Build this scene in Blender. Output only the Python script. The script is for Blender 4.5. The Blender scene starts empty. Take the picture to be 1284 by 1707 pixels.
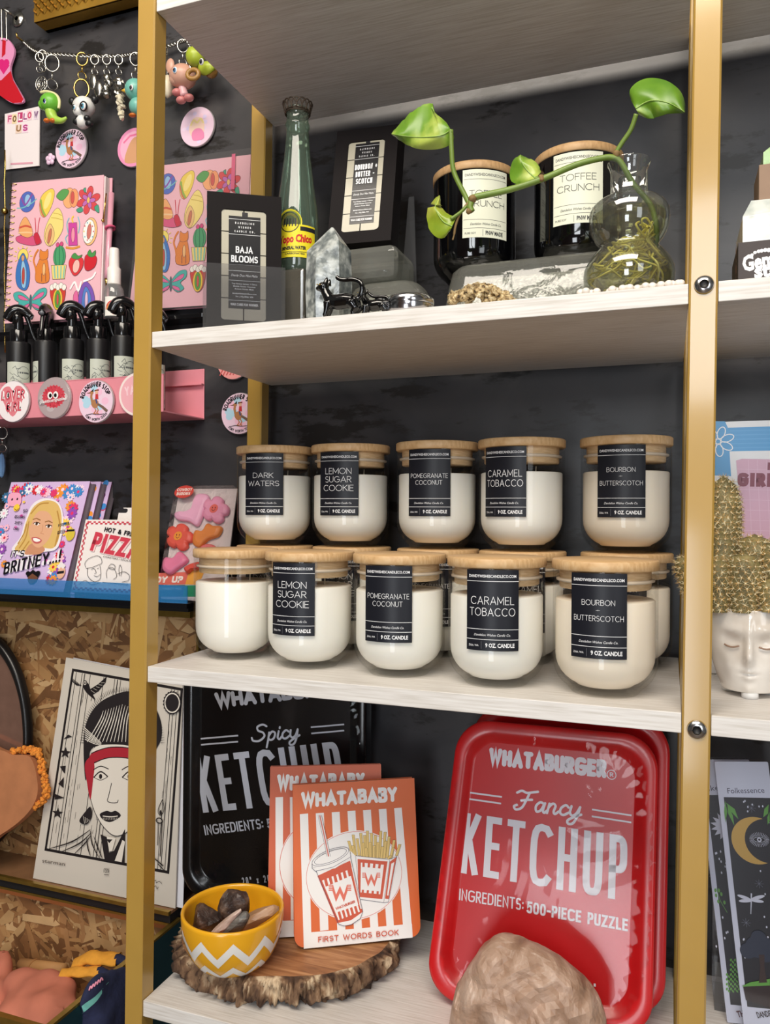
import bpy, bmesh, math, random
from mathutils import Vector, Matrix, noise
from mathutils.geometry import tessellate_polygon
PI = math.pi
scene = bpy.context.scene
COL = scene.collection
random.seed(7)

# ------------------------------------------------------------------ camera
CAM = Vector((.58958, -.78051, -.00074))
FPX, CX0, CY0 = 1297.927, 642.0, 853.5
CROT = (Matrix.Rotation(math.radians(20.11614), 3, 'Z')
        @ Matrix.Rotation(math.radians(-.03783), 3, 'X')
        @ Matrix.Rotation(math.radians(-.26428), 3, 'Y'))       # columns: right, forward, up
cd = bpy.data.cameras.new('camera')
cam = bpy.data.objects.new('camera', cd)
COL.objects.link(cam)
r_, f_, u_ = CROT.col[0], CROT.col[1], CROT.col[2]
mw = Matrix((( r_.x, u_.x, -f_.x, CAM.x), (r_.y, u_.y, -f_.y, CAM.y), (r_.z, u_.z, -f_.z, CAM.z), (0, 0, 0, 1)))
cam.matrix_world = mw
cd.sensor_fit = 'VERTICAL'
cd.sensor_height = 24
cd.lens = FPX / 1707 * 24
cd.clip_start = .02
scene.camera = cam

# ------------------------------------------------------------------ view, world, lights
scene.view_settings.view_transform = 'Standard'
scene.view_settings.look = 'None'
scene.view_settings.gamma = 1
scene.view_settings.use_curve_mapping = False
scene.view_settings.exposure = 0.0
scene.cycles.use_denoising = True
scene.cycles.transparent_max_bounces = 24
scene.cycles.max_bounces = 10
scene.cycles.sample_clamp_indirect = 4
scene.cycles.caustics_reflective = False
scene.cycles.caustics_refractive = False

world = bpy.data.worlds.new('world')
scene.world = world
world.use_nodes = True
wnt = world.node_tree
wbg = wnt.nodes['Background']
wtc = wnt.nodes.new('ShaderNodeTexCoord')
wsep = wnt.nodes.new('ShaderNodeSeparateXYZ')
wnz = wnt.nodes.new('ShaderNodeTexNoise'); wnz.inputs['Scale'].default_value = 3.0; wnz.inputs['Detail'].default_value = 4
wcr = wnt.nodes.new('ShaderNodeValToRGB')
wcr.color_ramp.elements[0].position = .38; wcr.color_ramp.elements[0].color = (.05, .055, .05, 1)
wcr.color_ramp.elements[1].position = .66; wcr.color_ramp.elements[1].color = (.55, .53, .48, 1)
wnt.links.new(wtc.outputs['Generated'], wnz.inputs['Vector'])
wnt.links.new(wnz.outputs['Fac'], wcr.inputs['Fac'])
wnt.links.new(wcr.outputs['Color'], wbg.inputs['Color'])
wbg.inputs['Strength'].default_value = WORLD_STRENGTH = .30


def area(name, loc, target, sx, sy, power, color):
    l = bpy.data.lights.new(name, 'AREA')
    l.shape = 'RECTANGLE'; l.size = sx; l.size_y = sy
    l.energy = power; l.color = color
    o = bpy.data.objects.new(name, l)
    o.location = loc
    o.rotation_euler = (Vector(target) - Vector(loc)).to_track_quat('-Z', 'Y').to_euler()
    COL.objects.link(o)
    return o


area('shop_window_light', (.78, -3.0, .95), (.45, .2, 0), .8, .9, 25, (.93, .97, 1.0))
area('shop_window_light', (.40, -3.0, -.62), (.35, .2, -.3), .6, 1.1, 19, (.90, .95, 1.0))
area('shop_window_light', (2.1, -2.4, .2), (.5, .1, -.1), .7, 1.5, 12, (.92, .97, 1.0))
area('ceiling_panel_light', (.35, -1.25, 1.6), (.3, .15, -.1), 1.8, .7, 50, (1.0, .91, .79))
# ------------------------------------------------------------------ materials
def lin(c):
    return tuple((x / 255 / 12.92) if x / 255 <= .04045 else ((x / 255 + .055) / 1.055) ** 2.4 for x in c[:3])


MATS = {}


def new_mat(name):
    m = bpy.data.materials.new(name)
    m.use_nodes = True
    nt = m.node_tree
    return m, nt, nt.nodes['Principled BSDF']


def mat(name, rgb, rough=.5, metal=0.0, var=.06, scale=40.0, bump=0.0, stretch=(1, 1, 1), coat=0.0, spec=.5, sss=0.0):
    """plain painted / dyed surface with a slight procedural variation"""
    if name in MATS:
        return MATS[name]
    m, nt, b = new_mat(name)
    c = lin(rgb)
    tc = nt.nodes.new('ShaderNodeTexCoord')
    mp = nt.nodes.new('ShaderNodeMapping'); mp.inputs['Scale'].default_value = stretch
    nz = nt.nodes.new('ShaderNodeTexNoise'); nz.inputs['Scale'].default_value = scale; nz.inputs['Detail'].default_value = 4
    cr = nt.nodes.new('ShaderNodeValToRGB')
    cr.color_ramp.elements[0].position = .3; cr.color_ramp.elements[1].position = .7
    cr.color_ramp.elements[0].color = tuple(max(0, x * (1 - var)) for x in c) + (1,)
    cr.color_ramp.elements[1].color = tuple(min(1, x * (1 + var)) for x in c) + (1,)
    nt.links.new(tc.outputs['Object'], mp.inputs['Vector'])
    nt.links.new(mp.outputs['Vector'], nz.inputs['Vector'])
    nt.links.new(nz.outputs['Fac'], cr.inputs['Fac'])
    nt.links.new(cr.outputs['Color'], b.inputs['Base Color'])
    b.inputs['Roughness'].default_value = rough
    b.inputs['Metallic'].default_value = metal
    b.inputs['Coat Weight'].default_value = coat
    b.inputs['Coat Roughness'].default_value = .1
    b.inputs['Specular IOR Level'].default_value = spec
    if sss:
        b.inputs['Subsurface Weight'].default_value = sss
        b.inputs['Subsurface Radius'].default_value = (.01, .008, .005)
        b.inputs['Subsurface Scale'].default_value = 1
    if bump:
        bp = nt.nodes.new('ShaderNodeBump'); bp.inputs['Strength'].default_value = bump; bp.inputs['Distance'].default_value = .002
        nt.links.new(nz.outputs['Fac'], bp.inputs['Height']); nt.links.new(bp.outputs['Normal'], b.inputs['Normal'])
    MATS[name] = m
    return m


def ink(rgb, rough=.45):
    k = 'ink_%d_%d_%d_%d' % (rgb[0], rgb[1], rgb[2], int(rough * 100))
    if k not in MATS:
        m, nt, b = new_mat(k)
        b.inputs['Base Color'].default_value = lin(rgb) + (1,)
        b.inputs['Roughness'].default_value = rough
        b.inputs['Specular IOR Level'].default_value = .35
        MATS[k] = m
    return MATS[k]


def clear_mat(name, tint=(255, 255, 255), gloss=.08, rough=.02, bump=0.0, scale=60, edge=.5, haze=0.0, hazecol=(255, 255, 255), bdist=.002):
    """thin clear glass, acrylic or film: mostly see-through, with a mirror share that grows towards grazing"""
    if name in MATS:
        return MATS[name]
    m, nt, b = new_mat(name)
    nt.nodes.remove(b)
    out = nt.nodes['Material Output']
    tr = nt.nodes.new('ShaderNodeBsdfTransparent'); tr.inputs['Color'].default_value = lin(tint) + (1,)
    gl = nt.nodes.new('ShaderNodeBsdfGlossy'); gl.inputs['Roughness'].default_value = rough
    lw = nt.nodes.new('ShaderNodeLayerWeight'); lw.inputs['Blend'].default_value = .35
    ma = nt.nodes.new('ShaderNodeMath'); ma.operation = 'MULTIPLY_ADD'
    ma.inputs[1].default_value = edge; ma.inputs[2].default_value = gloss
    ma.use_clamp = True
    mx = nt.nodes.new('ShaderNodeMixShader')
    nt.links.new(lw.outputs['Fresnel'], ma.inputs[0])
    nt.links.new(ma.outputs[0], mx.inputs[0])
    src = tr
    if haze:
        df = nt.nodes.new('ShaderNodeBsdfDiffuse'); df.inputs['Color'].default_value = lin(hazecol) + (1,)
        m2 = nt.nodes.new('ShaderNodeMixShader'); m2.inputs[0].default_value = haze
        nt.links.new(tr.outputs[0], m2.inputs[1]); nt.links.new(df.outputs[0], m2.inputs[2]); src = m2
    nt.links.new(src.outputs[0], mx.inputs[1])
    nt.links.new(gl.outputs[0], mx.inputs[2])
    nt.links.new(mx.outputs[0], out.inputs['Surface'])
    if bump:
        tc = nt.nodes.new('ShaderNodeTexCoord')
        nz = nt.nodes.new('ShaderNodeTexNoise'); nz.inputs['Scale'].default_value = scale; nz.inputs['Detail'].default_value = 3; nz.inputs['Distortion'].default_value = .8
        bp = nt.nodes.new('ShaderNodeBump'); bp.inputs['Strength'].default_value = bump; bp.inputs['Distance'].default_value = bdist
        nt.links.new(tc.outputs['Object'], nz.inputs['Vector']); nt.links.new(nz.outputs['Fac'], bp.inputs['Height'])
        nt.links.new(bp.outputs['Normal'], gl.inputs['Normal']); nt.links.new(bp.outputs['Normal'], lw.inputs['Normal'])
    MATS[name] = m
    return m


def solid_glass(name, tint=(255, 255, 255), rough=0.0, ior=1.45):
    if name in MATS:
        return MATS[name]
    m, nt, b = new_mat(name)
    b.inputs['Base Color'].default_value = lin(tint) + (1,)
    b.inputs['Transmission Weight'].default_value = 1
    b.inputs['Roughness'].default_value = rough
    b.inputs['IOR'].default_value = ior
    MATS[name] = m
    return m


def ramp_mat(name, stops, scale, stretch=(1, 1, 1), rough=.6, bump=.2, detail=6, dist=.002, metal=0, distort=0.0, coat=0, rot=(0, 0, 0), spec=.5):
    """noise driven colour ramp: stops = [(pos, rgb), ...]"""
    if name in MATS:
        return MATS[name]
    m, nt, b = new_mat(name)
    tc = nt.nodes.new('ShaderNodeTexCoord')
    mp = nt.nodes.new('ShaderNodeMapping'); mp.inputs['Scale'].default_value = stretch; mp.inputs['Rotation'].default_value = rot
    nz = nt.nodes.new('ShaderNodeTexNoise'); nz.inputs['Scale'].default_value = scale; nz.inputs['Detail'].default_value = detail
    nz.inputs['Distortion'].default_value = distort
    cr = nt.nodes.new('ShaderNodeValToRGB')
    els = cr.color_ramp.elements
    while len(els) < len(stops):
        els.new(.5)
    for e, (p, c) in zip(els, stops):
        e.position = p; e.color = lin(c) + (1,)
    nt.links.new(tc.outputs['Object'], mp.inputs['Vector']); nt.links.new(mp.outputs['Vector'], nz.inputs['Vector'])
    nt.links.new(nz.outputs['Fac'], cr.inputs['Fac']); nt.links.new(cr.outputs['Color'], b.inputs['Base Color'])
    b.inputs['Roughness'].default_value = rough
    b.inputs['Metallic'].default_value = metal
    b.inputs['Coat Weight'].default_value = coat
    b.inputs['Specular IOR Level'].default_value = spec
    if bump:
        bp = nt.nodes.new('ShaderNodeBump'); bp.inputs['Strength'].default_value = bump; bp.inputs['Distance'].default_value = dist
        nt.links.new(nz.outputs['Fac'], bp.inputs['Height']); nt.links.new(bp.outputs['Normal'], b.inputs['Normal'])
    MATS[name] = m
    return m


# ------------------------------------------------------------------ pixels of the photograph -> points on real planes
def ray(px, py):
    return CROT @ Vector(((px - CX0) / FPX, 1, (CY0 - py) / FPX))


def atY(px, py, Y):
    d = ray(px, py); return CAM + d * ((Y - CAM.y) / d.y)


def atZ(px, py, Z):
    d = ray(px, py); return CAM + d * ((Z - CAM.z) / d.z)


def atX(px, py, X):
    d = ray(px, py); return CAM + d * ((X - CAM.x) / d.x)


class Frame:
    """a flat face in the world: origin, u (right), v (up), n (towards the viewer)"""
    curved = False

    def __init__(s, O, U, V):
        s.O, s.U, s.V = Vector(O), Vector(U).normalized(), Vector(V).normalized()
        s.V = (s.V - s.U * s.V.dot(s.U)).normalized()
        s.N = s.U.cross(s.V)

    def P(s, u, v, n=0.0):
        return s.O + s.U * u + s.V * v + s.N * n

    def px(s, px, py, n=0.0):
        d = ray(px, py)
        t = (s.O + s.N * n - CAM).dot(s.N) / d.dot(s.N)
        q = CAM + d * t - s.O
        return (q.dot(s.U), q.dot(s.V))

    def turned(s, ang, u=0, v=0, n=0):
        """frame turned in its own plane"""
        c, t = math.cos(ang), math.sin(ang)
        return Frame(s.P(u, v, n), s.U * c + s.V * t, s.V * c - s.U * t)


class Cyl:
    """wraps (u, v) round a vertical cylinder; u = 0 faces the angle a0"""
    curved = True

    def __init__(s, r, a0, z0=0.0, c=(0, 0)):
        s.r, s.a0, s.z0, s.c = r, a0, z0, c

    def P(s, u, v, n=0.0):
        a = s.a0 + u / s.r
        return Vector((s.c[0] + (s.r + n) * math.cos(a), s.c[1] + (s.r + n) * math.sin(a), s.z0 + v))


def upright(Y):
    return Frame((0, Y, 0), (1, 0, 0), (0, 0, 1))


def standing(bl, br, z, tilt=0.0):
    """face whose lower edge lies at height z between two pixels, leaning back by tilt (radians)"""
    a, b = atZ(bl[0], bl[1], z), atZ(br[0], br[1], z)
    U = (b - a).normalized()
    back = Vector((0, 0, 1)).cross(U)
    f = Frame(a, U, Vector((0, 0, math.cos(tilt))) + back * math.sin(tilt))
    f.w = (b - a).length
    return f


def best_tilt(bl, br, tl, z):
    """lean for which the measured left edge stands square on the lower edge"""
    best = None
    for k in range(-40, 45):
        f = standing(bl, br, z, math.radians(k * .75))
        u, v = f.px(*tl)
        if best is None or abs(u) < best[0]:
            best = (abs(u), math.radians(k * .75))
    return best[1]


# ------------------------------------------------------------------ meshes
WM = {}


class MB:
    def __init__(s):
        s.v, s.f, s.mi, s.sm, s.mats = [], [], [], [], []

    def m(s, mt):
        if mt not in s.mats:
            s.mats.append(mt)
        return s.mats.index(mt)

    def add(s, vs, fs, mt, smooth=False):
        k = len(s.v); i = s.m(mt)
        s.v += [Vector(p) for p in vs]
        for f in fs:
            s.f.append(tuple(k + q for q in f)); s.mi.append(i); s.sm.append(smooth)

    def box(s, lo, hi, mt, T=None, bev=0.0):
        x0, y0, z0 = lo; x1, y1, z1 = hi
        if bev > 0:
            bev = min(bev, (x1 - x0) / 2.01, (y1 - y0) / 2.01, (z1 - z0) / 2.01)
            bm = bmesh.new()
            bmesh.ops.create_cube(bm, size=1)
            for q in bm.verts:
                q.co = Vector((x0 + (q.co.x + .5) * (x1 - x0), y0 + (q.co.y + .5) * (y1 - y0), z0 + (q.co.z + .5) * (z1 - z0)))
            bmesh.ops.bevel(bm, geom=bm.edges[:], offset=bev, segments=2, profile=.5, affect='EDGES')
            s.bm(bm, mt, T); return
        vs = [Vector((x, y, z)) for x in (x0, x1) for y in (y0, y1) for z in (z0, z1)]
        if T:
            vs = [T @ q for q in vs]
        s.add(vs, [(0, 1, 3, 2), (4, 6, 7, 5), (0, 4, 5, 1), (2, 3, 7, 6), (0, 2, 6, 4), (1, 5, 7, 3)], mt)

    def bm(s, bm, mt, T=None, smooth=False):
        bm.verts.index_update()
        s.add([(T @ q.co) if T else q.co.copy() for q in bm.verts], [tuple(q.index for q in f.verts) for f in bm.faces], mt, smooth)
        bm.free()

    def lathe(s, prof, mt, n=40, c=(0, 0, 0), T=None, a0=0.0, a1=2 * PI, cap=False, fn=None):
        """profile of (r, z) from bottom to top, turned round the z axis"""
        full = abs(a1 - a0 - 2 * PI) < 1e-6
        k = n if full else n + 1
        vs = []
        for r, z in prof:
            for i in range(k):
                a = a0 + (a1 - a0) * i / n
                rr, zz = fn(r, z, a) if fn else (r, z)
                p = Vector((c[0] + rr * math.cos(a), c[1] + rr * math.sin(a), c[2] + zz))
                vs.append(T @ p if T else p)
        fs = []
        for j in range(len(prof) - 1):
            for i in range(n):
                a, b = j * k + i, j * k + (i + 1) % k
                fs.append((a, b, b + k, a + k))
        if cap:
            fs.append(tuple(reversed(range(k)))); fs.append(tuple(range((len(prof) - 1) * k, len(prof) * k)))
        s.add(vs, fs, mt, True)

    def tube(s, pts, r, mt, n=8, closed=False, caps=True):
        pts = [Vector(p) for p in pts]
        rad = r if isinstance(r, (list, tuple)) else [r] * len(pts)
        N = len(pts)
        vs, fs = [], []
        ref = None
        for i in range(N):
            if closed:
                t = pts[(i + 1) % N] - pts[i - 1]
            else:
                t = pts[min(i + 1, N - 1)] - pts[max(i - 1, 0)]
            t = t.normalized() if t.length > 1e-9 else Vector((0, 0, 1))
            if ref is None:
                ref = t.orthogonal().normalized()
            ref = (ref - t * ref.dot(t))
            ref = ref.normalized() if ref.length > 1e-6 else t.orthogonal().normalized()
            b = t.cross(ref)
            for k in range(n):
                a = 2 * PI * k / n
                vs.append(pts[i] + (ref * math.cos(a) + b * math.sin(a)) * rad[i])
        for i in range(N if closed else N - 1):
            j = (i + 1) % N
            for k in range(n):
                k2 = (k + 1) % n
                fs.append((i * n + k, i * n + k2, j * n + k2, j * n + k))
        if caps and not closed:
            fs.append(tuple(reversed(range(n)))); fs.append(tuple(range((N - 1) * n, N * n)))
        s.add(vs, fs, mt, True)

    def ball(s, c, r, mt, seg=16, rings=10, T=None, squash=(1, 1, 1), nz=0.0, nsc=30, flat=False):
        vs, fs = [], []
        c = Vector(c)
        for j in range(rings + 1):
            th = PI * j / rings
            for i in range(seg):
                a = 2 * PI * i / seg
                d = Vector((math.sin(th) * math.cos(a), math.sin(th) * math.sin(a), math.cos(th)))
                k = r * (1 + (nz * noise.noise((d * r + c) * nsc) if nz else 0))
                p = Vector((d.x * k * squash[0], d.y * k * squash[1], d.z * k * squash[2]))
                if T:
                    p = T @ p
                vs.append(c + p)
        for j in range(rings):
            for i in range(seg):
                i2 = (i + 1) % seg
                fs.append((j * seg + i, (j + 1) * seg + i, (j + 1) * seg + i2, j * seg + i2))
        s.add(vs, fs, mt, not flat)

    def slab(s, fr, outline, th, mfront, mside=None, mback=None, n0=0.0):
        """outline polygon (u, v) on a frame, given a thickness behind the face"""
        mside = mside or mfront; mback = mback or mside
        k = len(outline)
        front = [fr.P(u, v, n0) for u, v in outline]; back = [fr.P(u, v, n0 - th) for u, v in outline]
        tri = tessellate_polygon([[Vector((u, v, 0)) for u, v in outline]])
        s.add(front, orient(outline, tri), mfront)
        s.add(back, [tuple(reversed(t)) for t in orient(outline, tri)], mback)
        s.add(front + back, [(i, i + k, (i + 1) % k + k, (i + 1) % k) for i in range(k)], mside)

    def build(s, name, parent=None, world=True, loc=None):
        """links ONE mesh object; vertices are in world space unless world is False (then in the parent's space)"""
        me = bpy.data.meshes.new(name)
        if loc is not None:
            M = Matrix.Translation(Vector(loc))
        elif parent is not None:
            M = WM[parent.name]
        else:
            c = Vector((sum(p.x for p in s.v) / len(s.v), sum(p.y for p in s.v) / len(s.v), min(p.z for p in s.v)))
            M = Matrix.Translation(c)
        Mi = M.inverted()
        vs = [Mi @ p for p in s.v] if world else s.v
        me.from_pydata([tuple(p) for p in vs], [], s.f)
        for mt in s.mats:
            me.materials.append(mt)
        me.polygons.foreach_set('material_index', s.mi)
        me.polygons.foreach_set('use_smooth', s.sm)
        me.update()
        o = bpy.data.objects.new(name, me)
        COL.objects.link(o)
        if parent is not None:
            o.parent = parent
        else:
            o.matrix_world = M
        WM[o.name] = M
        return o


def orient(outline, tri):
    """wind every triangle of a tessellation anticlockwise"""
    r = []
    for a, b, c in tri:
        p, q, t = outline[a], outline[b], outline[c]
        ar = (q[0] - p[0]) * (t[1] - p[1]) - (t[0] - p[0]) * (q[1] - p[1])
        r.append((a, b, c) if ar > 0 else (a, c, b))
    return r


def tag(o, label=None, cat=None, group=None, kind=None):
    if label: o['label'] = label
    if cat: o['category'] = cat
    if group: o['group'] = group
    if kind: o['kind'] = kind
    return o


def thing(name, label, cat, loc, rotz=0.0, group=None):
    o = bpy.data.objects.new(name, None)
    o.empty_display_size = .02
    COL.objects.link(o)
    o.location = loc; o.rotation_euler = (0, 0, rotz)
    WM[o.name] = Matrix.Translation(Vector(loc)) @ Matrix.Rotation(rotz, 4, 'Z')
    return tag(o, label, cat, group)


def copy_tree(o, parent=None):
    c = o.copy(); COL.objects.link(c)
    if parent is not None: c.parent = parent
    for ch in list(o.children):
        copy_tree(ch, c)
    return c


def fuse(mb, name, parent, voxel, mt, smooth=2):
    """melts overlapping lumps into one continuous skin"""
    o = mb.build(name + '_tmp', None, loc=(0, 0, 0))
    md = o.modifiers.new('r', 'REMESH'); md.mode = 'VOXEL'; md.voxel_size = voxel
    if smooth:
        ms = o.modifiers.new('s', 'SMOOTH'); ms.iterations = smooth; ms.factor = .5
    bpy.context.view_layer.update()
    me = bpy.data.meshes.new_from_object(o.evaluated_get(bpy.context.evaluated_depsgraph_get()))
    r = MB(); r.add([p.co.copy() for p in me.vertices], [tuple(p.vertices) for p in me.polygons], mt, True)
    bpy.data.objects.remove(o); bpy.data.meshes.remove(me)
    return r.build(name, parent)


def mpp(p):
    """metres per photograph pixel at a point"""
    return f_.dot(Vector(p) - CAM) / FPX


def turned_prof(pxc, Y, rows):
    """turned body from half-widths measured in the photograph: rows = [(py, half width)] bottom first -> centre, [(r, z)]"""
    c = atY(pxc, rows[0][0], Y)
    d = ray(pxc, CY0); ca = (f_.dot(d) / math.hypot(d.x, d.y)) ** 2
    k = mpp(c)
    return c, [(hw * k * ca, atY(pxc, py, Y).z - c.z) for py, hw in rows]


def rrect(u0, v0, u1, v1, r, n=6):
    p = []
    for cx, cy, a in ((u1 - r, v0 + r, -90), (u1 - r, v1 - r, 0), (u0 + r, v1 - r, 90), (u0 + r, v0 + r, 180)):
        for i in range(n + 1):
            t = math.radians(a + 90 * i / n)
            p.append((cx + r * math.cos(t), cy + r * math.sin(t)))
    return p


def spline(pts, k=6, closed=False):
    """Catmull-Rom through the given points (any dimension)"""
    n = len(pts); out = []
    for i in range(n if closed else n - 1):
        g = lambda j: pts[j % n] if closed else pts[max(0, min(n - 1, j))]
        a, b, c, d = g(i - 1), g(i), g(i + 1), g(i + 2)
        for q in range(k):
            t = q / k
            out.append(tuple(.5 * (2 * b[e] + (c[e] - a[e]) * t + (2 * a[e] - 5 * b[e] + 4 * c[e] - d[e]) * t * t + (3 * b[e] - a[e] - 3 * c[e] + d[e]) * t ** 3) for e in range(len(b))))
    if not closed:
        out.append(tuple(pts[-1]))
    return out


# ------------------------------------------------------------------ lettering drawn as strokes
def arc(cx, cy, rx, ry, a0, a1, e=2.0, n=12):
    r = []
    for i in range(n + 1):
        t = math.radians(a0 + (a1 - a0) * i / n)
        c, s = math.cos(t), math.sin(t)
        r.append((cx + rx * math.copysign(abs(c) ** (2 / e), c), cy + ry * math.copysign(abs(s) ** (2 / e), s)))
    return r


def make_font(e=2.0):
    A = lambda *a: arc(*a, e=e)
    g = {}
    g['A'] = (.78, [[(0, 0), (.39, 1), (.78, 0)], [(.13, .33), (.65, .33)]])
    g['B'] = (.6, [[(0, 0), (0, 1), (.28, 1)] + A(.28, .77, .28, .23, 90, -90) + [(0, .54)], [(.28, .54)] + A(.3, .27, .3, .27, 90, -90) + [(0, 0)]])
    g['C'] = (.8, [A(.45, .5, .45, .5, 48, 312)])
    g['D'] = (.7, [[(0, 0), (0, 1), (.25, 1)] + A(.25, .5, .45, .5, 90, -90) + [(0, 0)]])
    g['E'] = (.5, [[(.5, 1), (0, 1), (0, 0), (.5, 0)], [(0, .52), (.44, .52)]])
    g['F'] = (.5, [[(.5, 1), (0, 1), (0, 0)], [(0, .5), (.42, .5)]])
    g['G'] = (.86, [A(.45, .5, .45, .5, 48, 345) + [(.88, .48), (.5, .48)]])
    g['H'] = (.66, [[(0, 0), (0, 1)], [(.66, 0), (.66, 1)], [(0, .52), (.66, .52)]])
    g['I'] = (.0, [[(0, 0), (0, 1)]])
    g['J'] = (.4, [[(.4, 1), (.4, .25)] + A(.2, .22, .2, .22, 0, -150)])
    g['K'] = (.6, [[(0, 0), (0, 1)], [(.58, 1), (0, .4)], [(.18, .58), (.6, 0)]])
    g['L'] = (.48, [[(0, 1), (0, 0), (.48, 0)]])
    g['M'] = (.84, [[(0, 0), (0, 1), (.42, .22), (.84, 1), (.84, 0)]])
    g['N'] = (.68, [[(0, 0), (0, 1), (.68, 0), (.68, 1)]])
    g['O'] = (.9, [A(.45, .5, .45, .5, 0, 180)[:-1] + A(.45, .5, .45, .5, 180, 360)])
    g['P'] = (.56, [[(0, 0), (0, 1), (.27, 1)] + A(.27, .73, .29, .27, 90, -90) + [(0, .46)]])
    g['Q'] = (.9, g['O'][1] + [[(.55, .25), (.9, -.05)]])
    g['R'] = (.6, [[(0, 0), (0, 1), (.28, 1)] + A(.28, .74, .29, .26, 90, -90) + [(0, .48)], [(.26, .48), (.6, 0)]])
    g['S'] = (.56, [A(.28, .75, .27, .25, 35, 270)[:-1] + A(.28, .25, .28, .25, 90, -145)])
    g['T'] = (.62, [[(.31, 0), (.31, 1)], [(0, 1), (.62, 1)]])
    g['U'] = (.64, [[(0, 1), (0, .32)] + A(.32, .32, .32, .32, 180, 360) + [(.64, 1)]])
    g['V'] = (.72, [[(0, 1), (.36, 0), (.72, 1)]])
    g['W'] = (1.06, [[(0, 1), (.27, 0), (.53, .9), (.79, 0), (1.06, 1)]])
    g['X'] = (.64, [[(0, 0), (.64, 1)], [(0, 1), (.64, 0)]])
    g['Y'] = (.66, [[(0, 1), (.33, .48), (.66, 1)], [(.33, .48), (.33, 0)]])
    g['Z'] = (.6, [[(0, 1), (.6, 1), (0, 0), (.6, 0)]])
    g['0'] = (.6, [A(.3, .5, .3, .5, 0, 180)[:-1] + A(.3, .5, .3, .5, 180, 360)])
    g['1'] = (.2, [[(0, .8), (.2, 1), (.2, 0)]])
    g['2'] = (.55, [A(.27, .72, .27, .28, 165, -35) + [(0, 0), (.55, 0)]])
    g['3'] = (.55, [A(.26, .76, .26, .24, 150, -80)[:-1] + A(.26, .27, .29, .27, 90, -150)])
    g['5'] = (.55, [[(.5, 1), (.06, 1), (.03, .55)] + A(.26, .32, .29, .32, 110, -145)])
    g['9'] = (.6, [A(.3, .7, .3, .3, 0, 360) + [(.6, .5)] + A(.3, .3, .3, .3, 0, -130)])
    g['+'] = (.5, [[(.25, .25), (.25, .75)], [(0, .5), (.5, .5)]])
    g['-'] = (.3, [[(0, .45), (.3, .45)]])
    g['.'] = (.02, [[(0, 0), (.02, .04)]])
    g[':'] = (.02, [[(0, .15), (.02, .2)], [(0, .62), (.02, .67)]])
    g['!'] = (.02, [[(0, 0), (.02, .04)], [(0, .3), (.04, 1)]])
    g['"'] = (.2, [[(0, 1), (0, .75)], [(.2, 1), (.2, .75)]])
    g["'"] = (.02, [[(0, 1), (0, .75)]])
    g['&'] = (.75, [[(.75, 0), (.15, .7)] + A(.32, .8, .19, .2, 200, 0)[::1] + [(.05, .35)] + A(.3, .24, .28, .24, 165, 330) + [(.72, .45)]])
    g['/'] = (.4, [[(0, -.05), (.4, 1.05)]])
    g['"'] = (.22, [[(0, 1), (0, .72)], [(.22, 1), (.22, .72)]])
    g['x'] = (.42, [[(0, 0), (.42, .6)], [(0, .6), (.42, 0)]])
    g[' '] = (.35, [])
    return g


ROUND, CONDENSED = make_font(2.0), make_font(3.2)
FT = {}


def font_mesh(txt, bold=0.0, shear=0.0):
    """the built-in outline font as flat triangles, cap height about 1"""
    k = (txt, bold, shear)
    if k not in FT:
        cu = bpy.data.curves.new('text', 'FONT')
        cu.body = txt; cu.size = 1; cu.offset = bold; cu.shear = shear; cu.resolution_u = 2
        o = bpy.data.objects.new('text', cu); COL.objects.link(o)
        bpy.context.view_layer.update()
        me = bpy.data.meshes.new_from_object(o.evaluated_get(bpy.context.evaluated_depsgraph_get()))
        vs = [(p.co.x, p.co.y) for p in me.vertices]; fs = [tuple(p.vertices) for p in me.polygons]
        bpy.data.objects.remove(o); bpy.data.curves.remove(cu); bpy.data.meshes.remove(me)
        FT[k] = (vs, fs)
    return FT[k]


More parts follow.
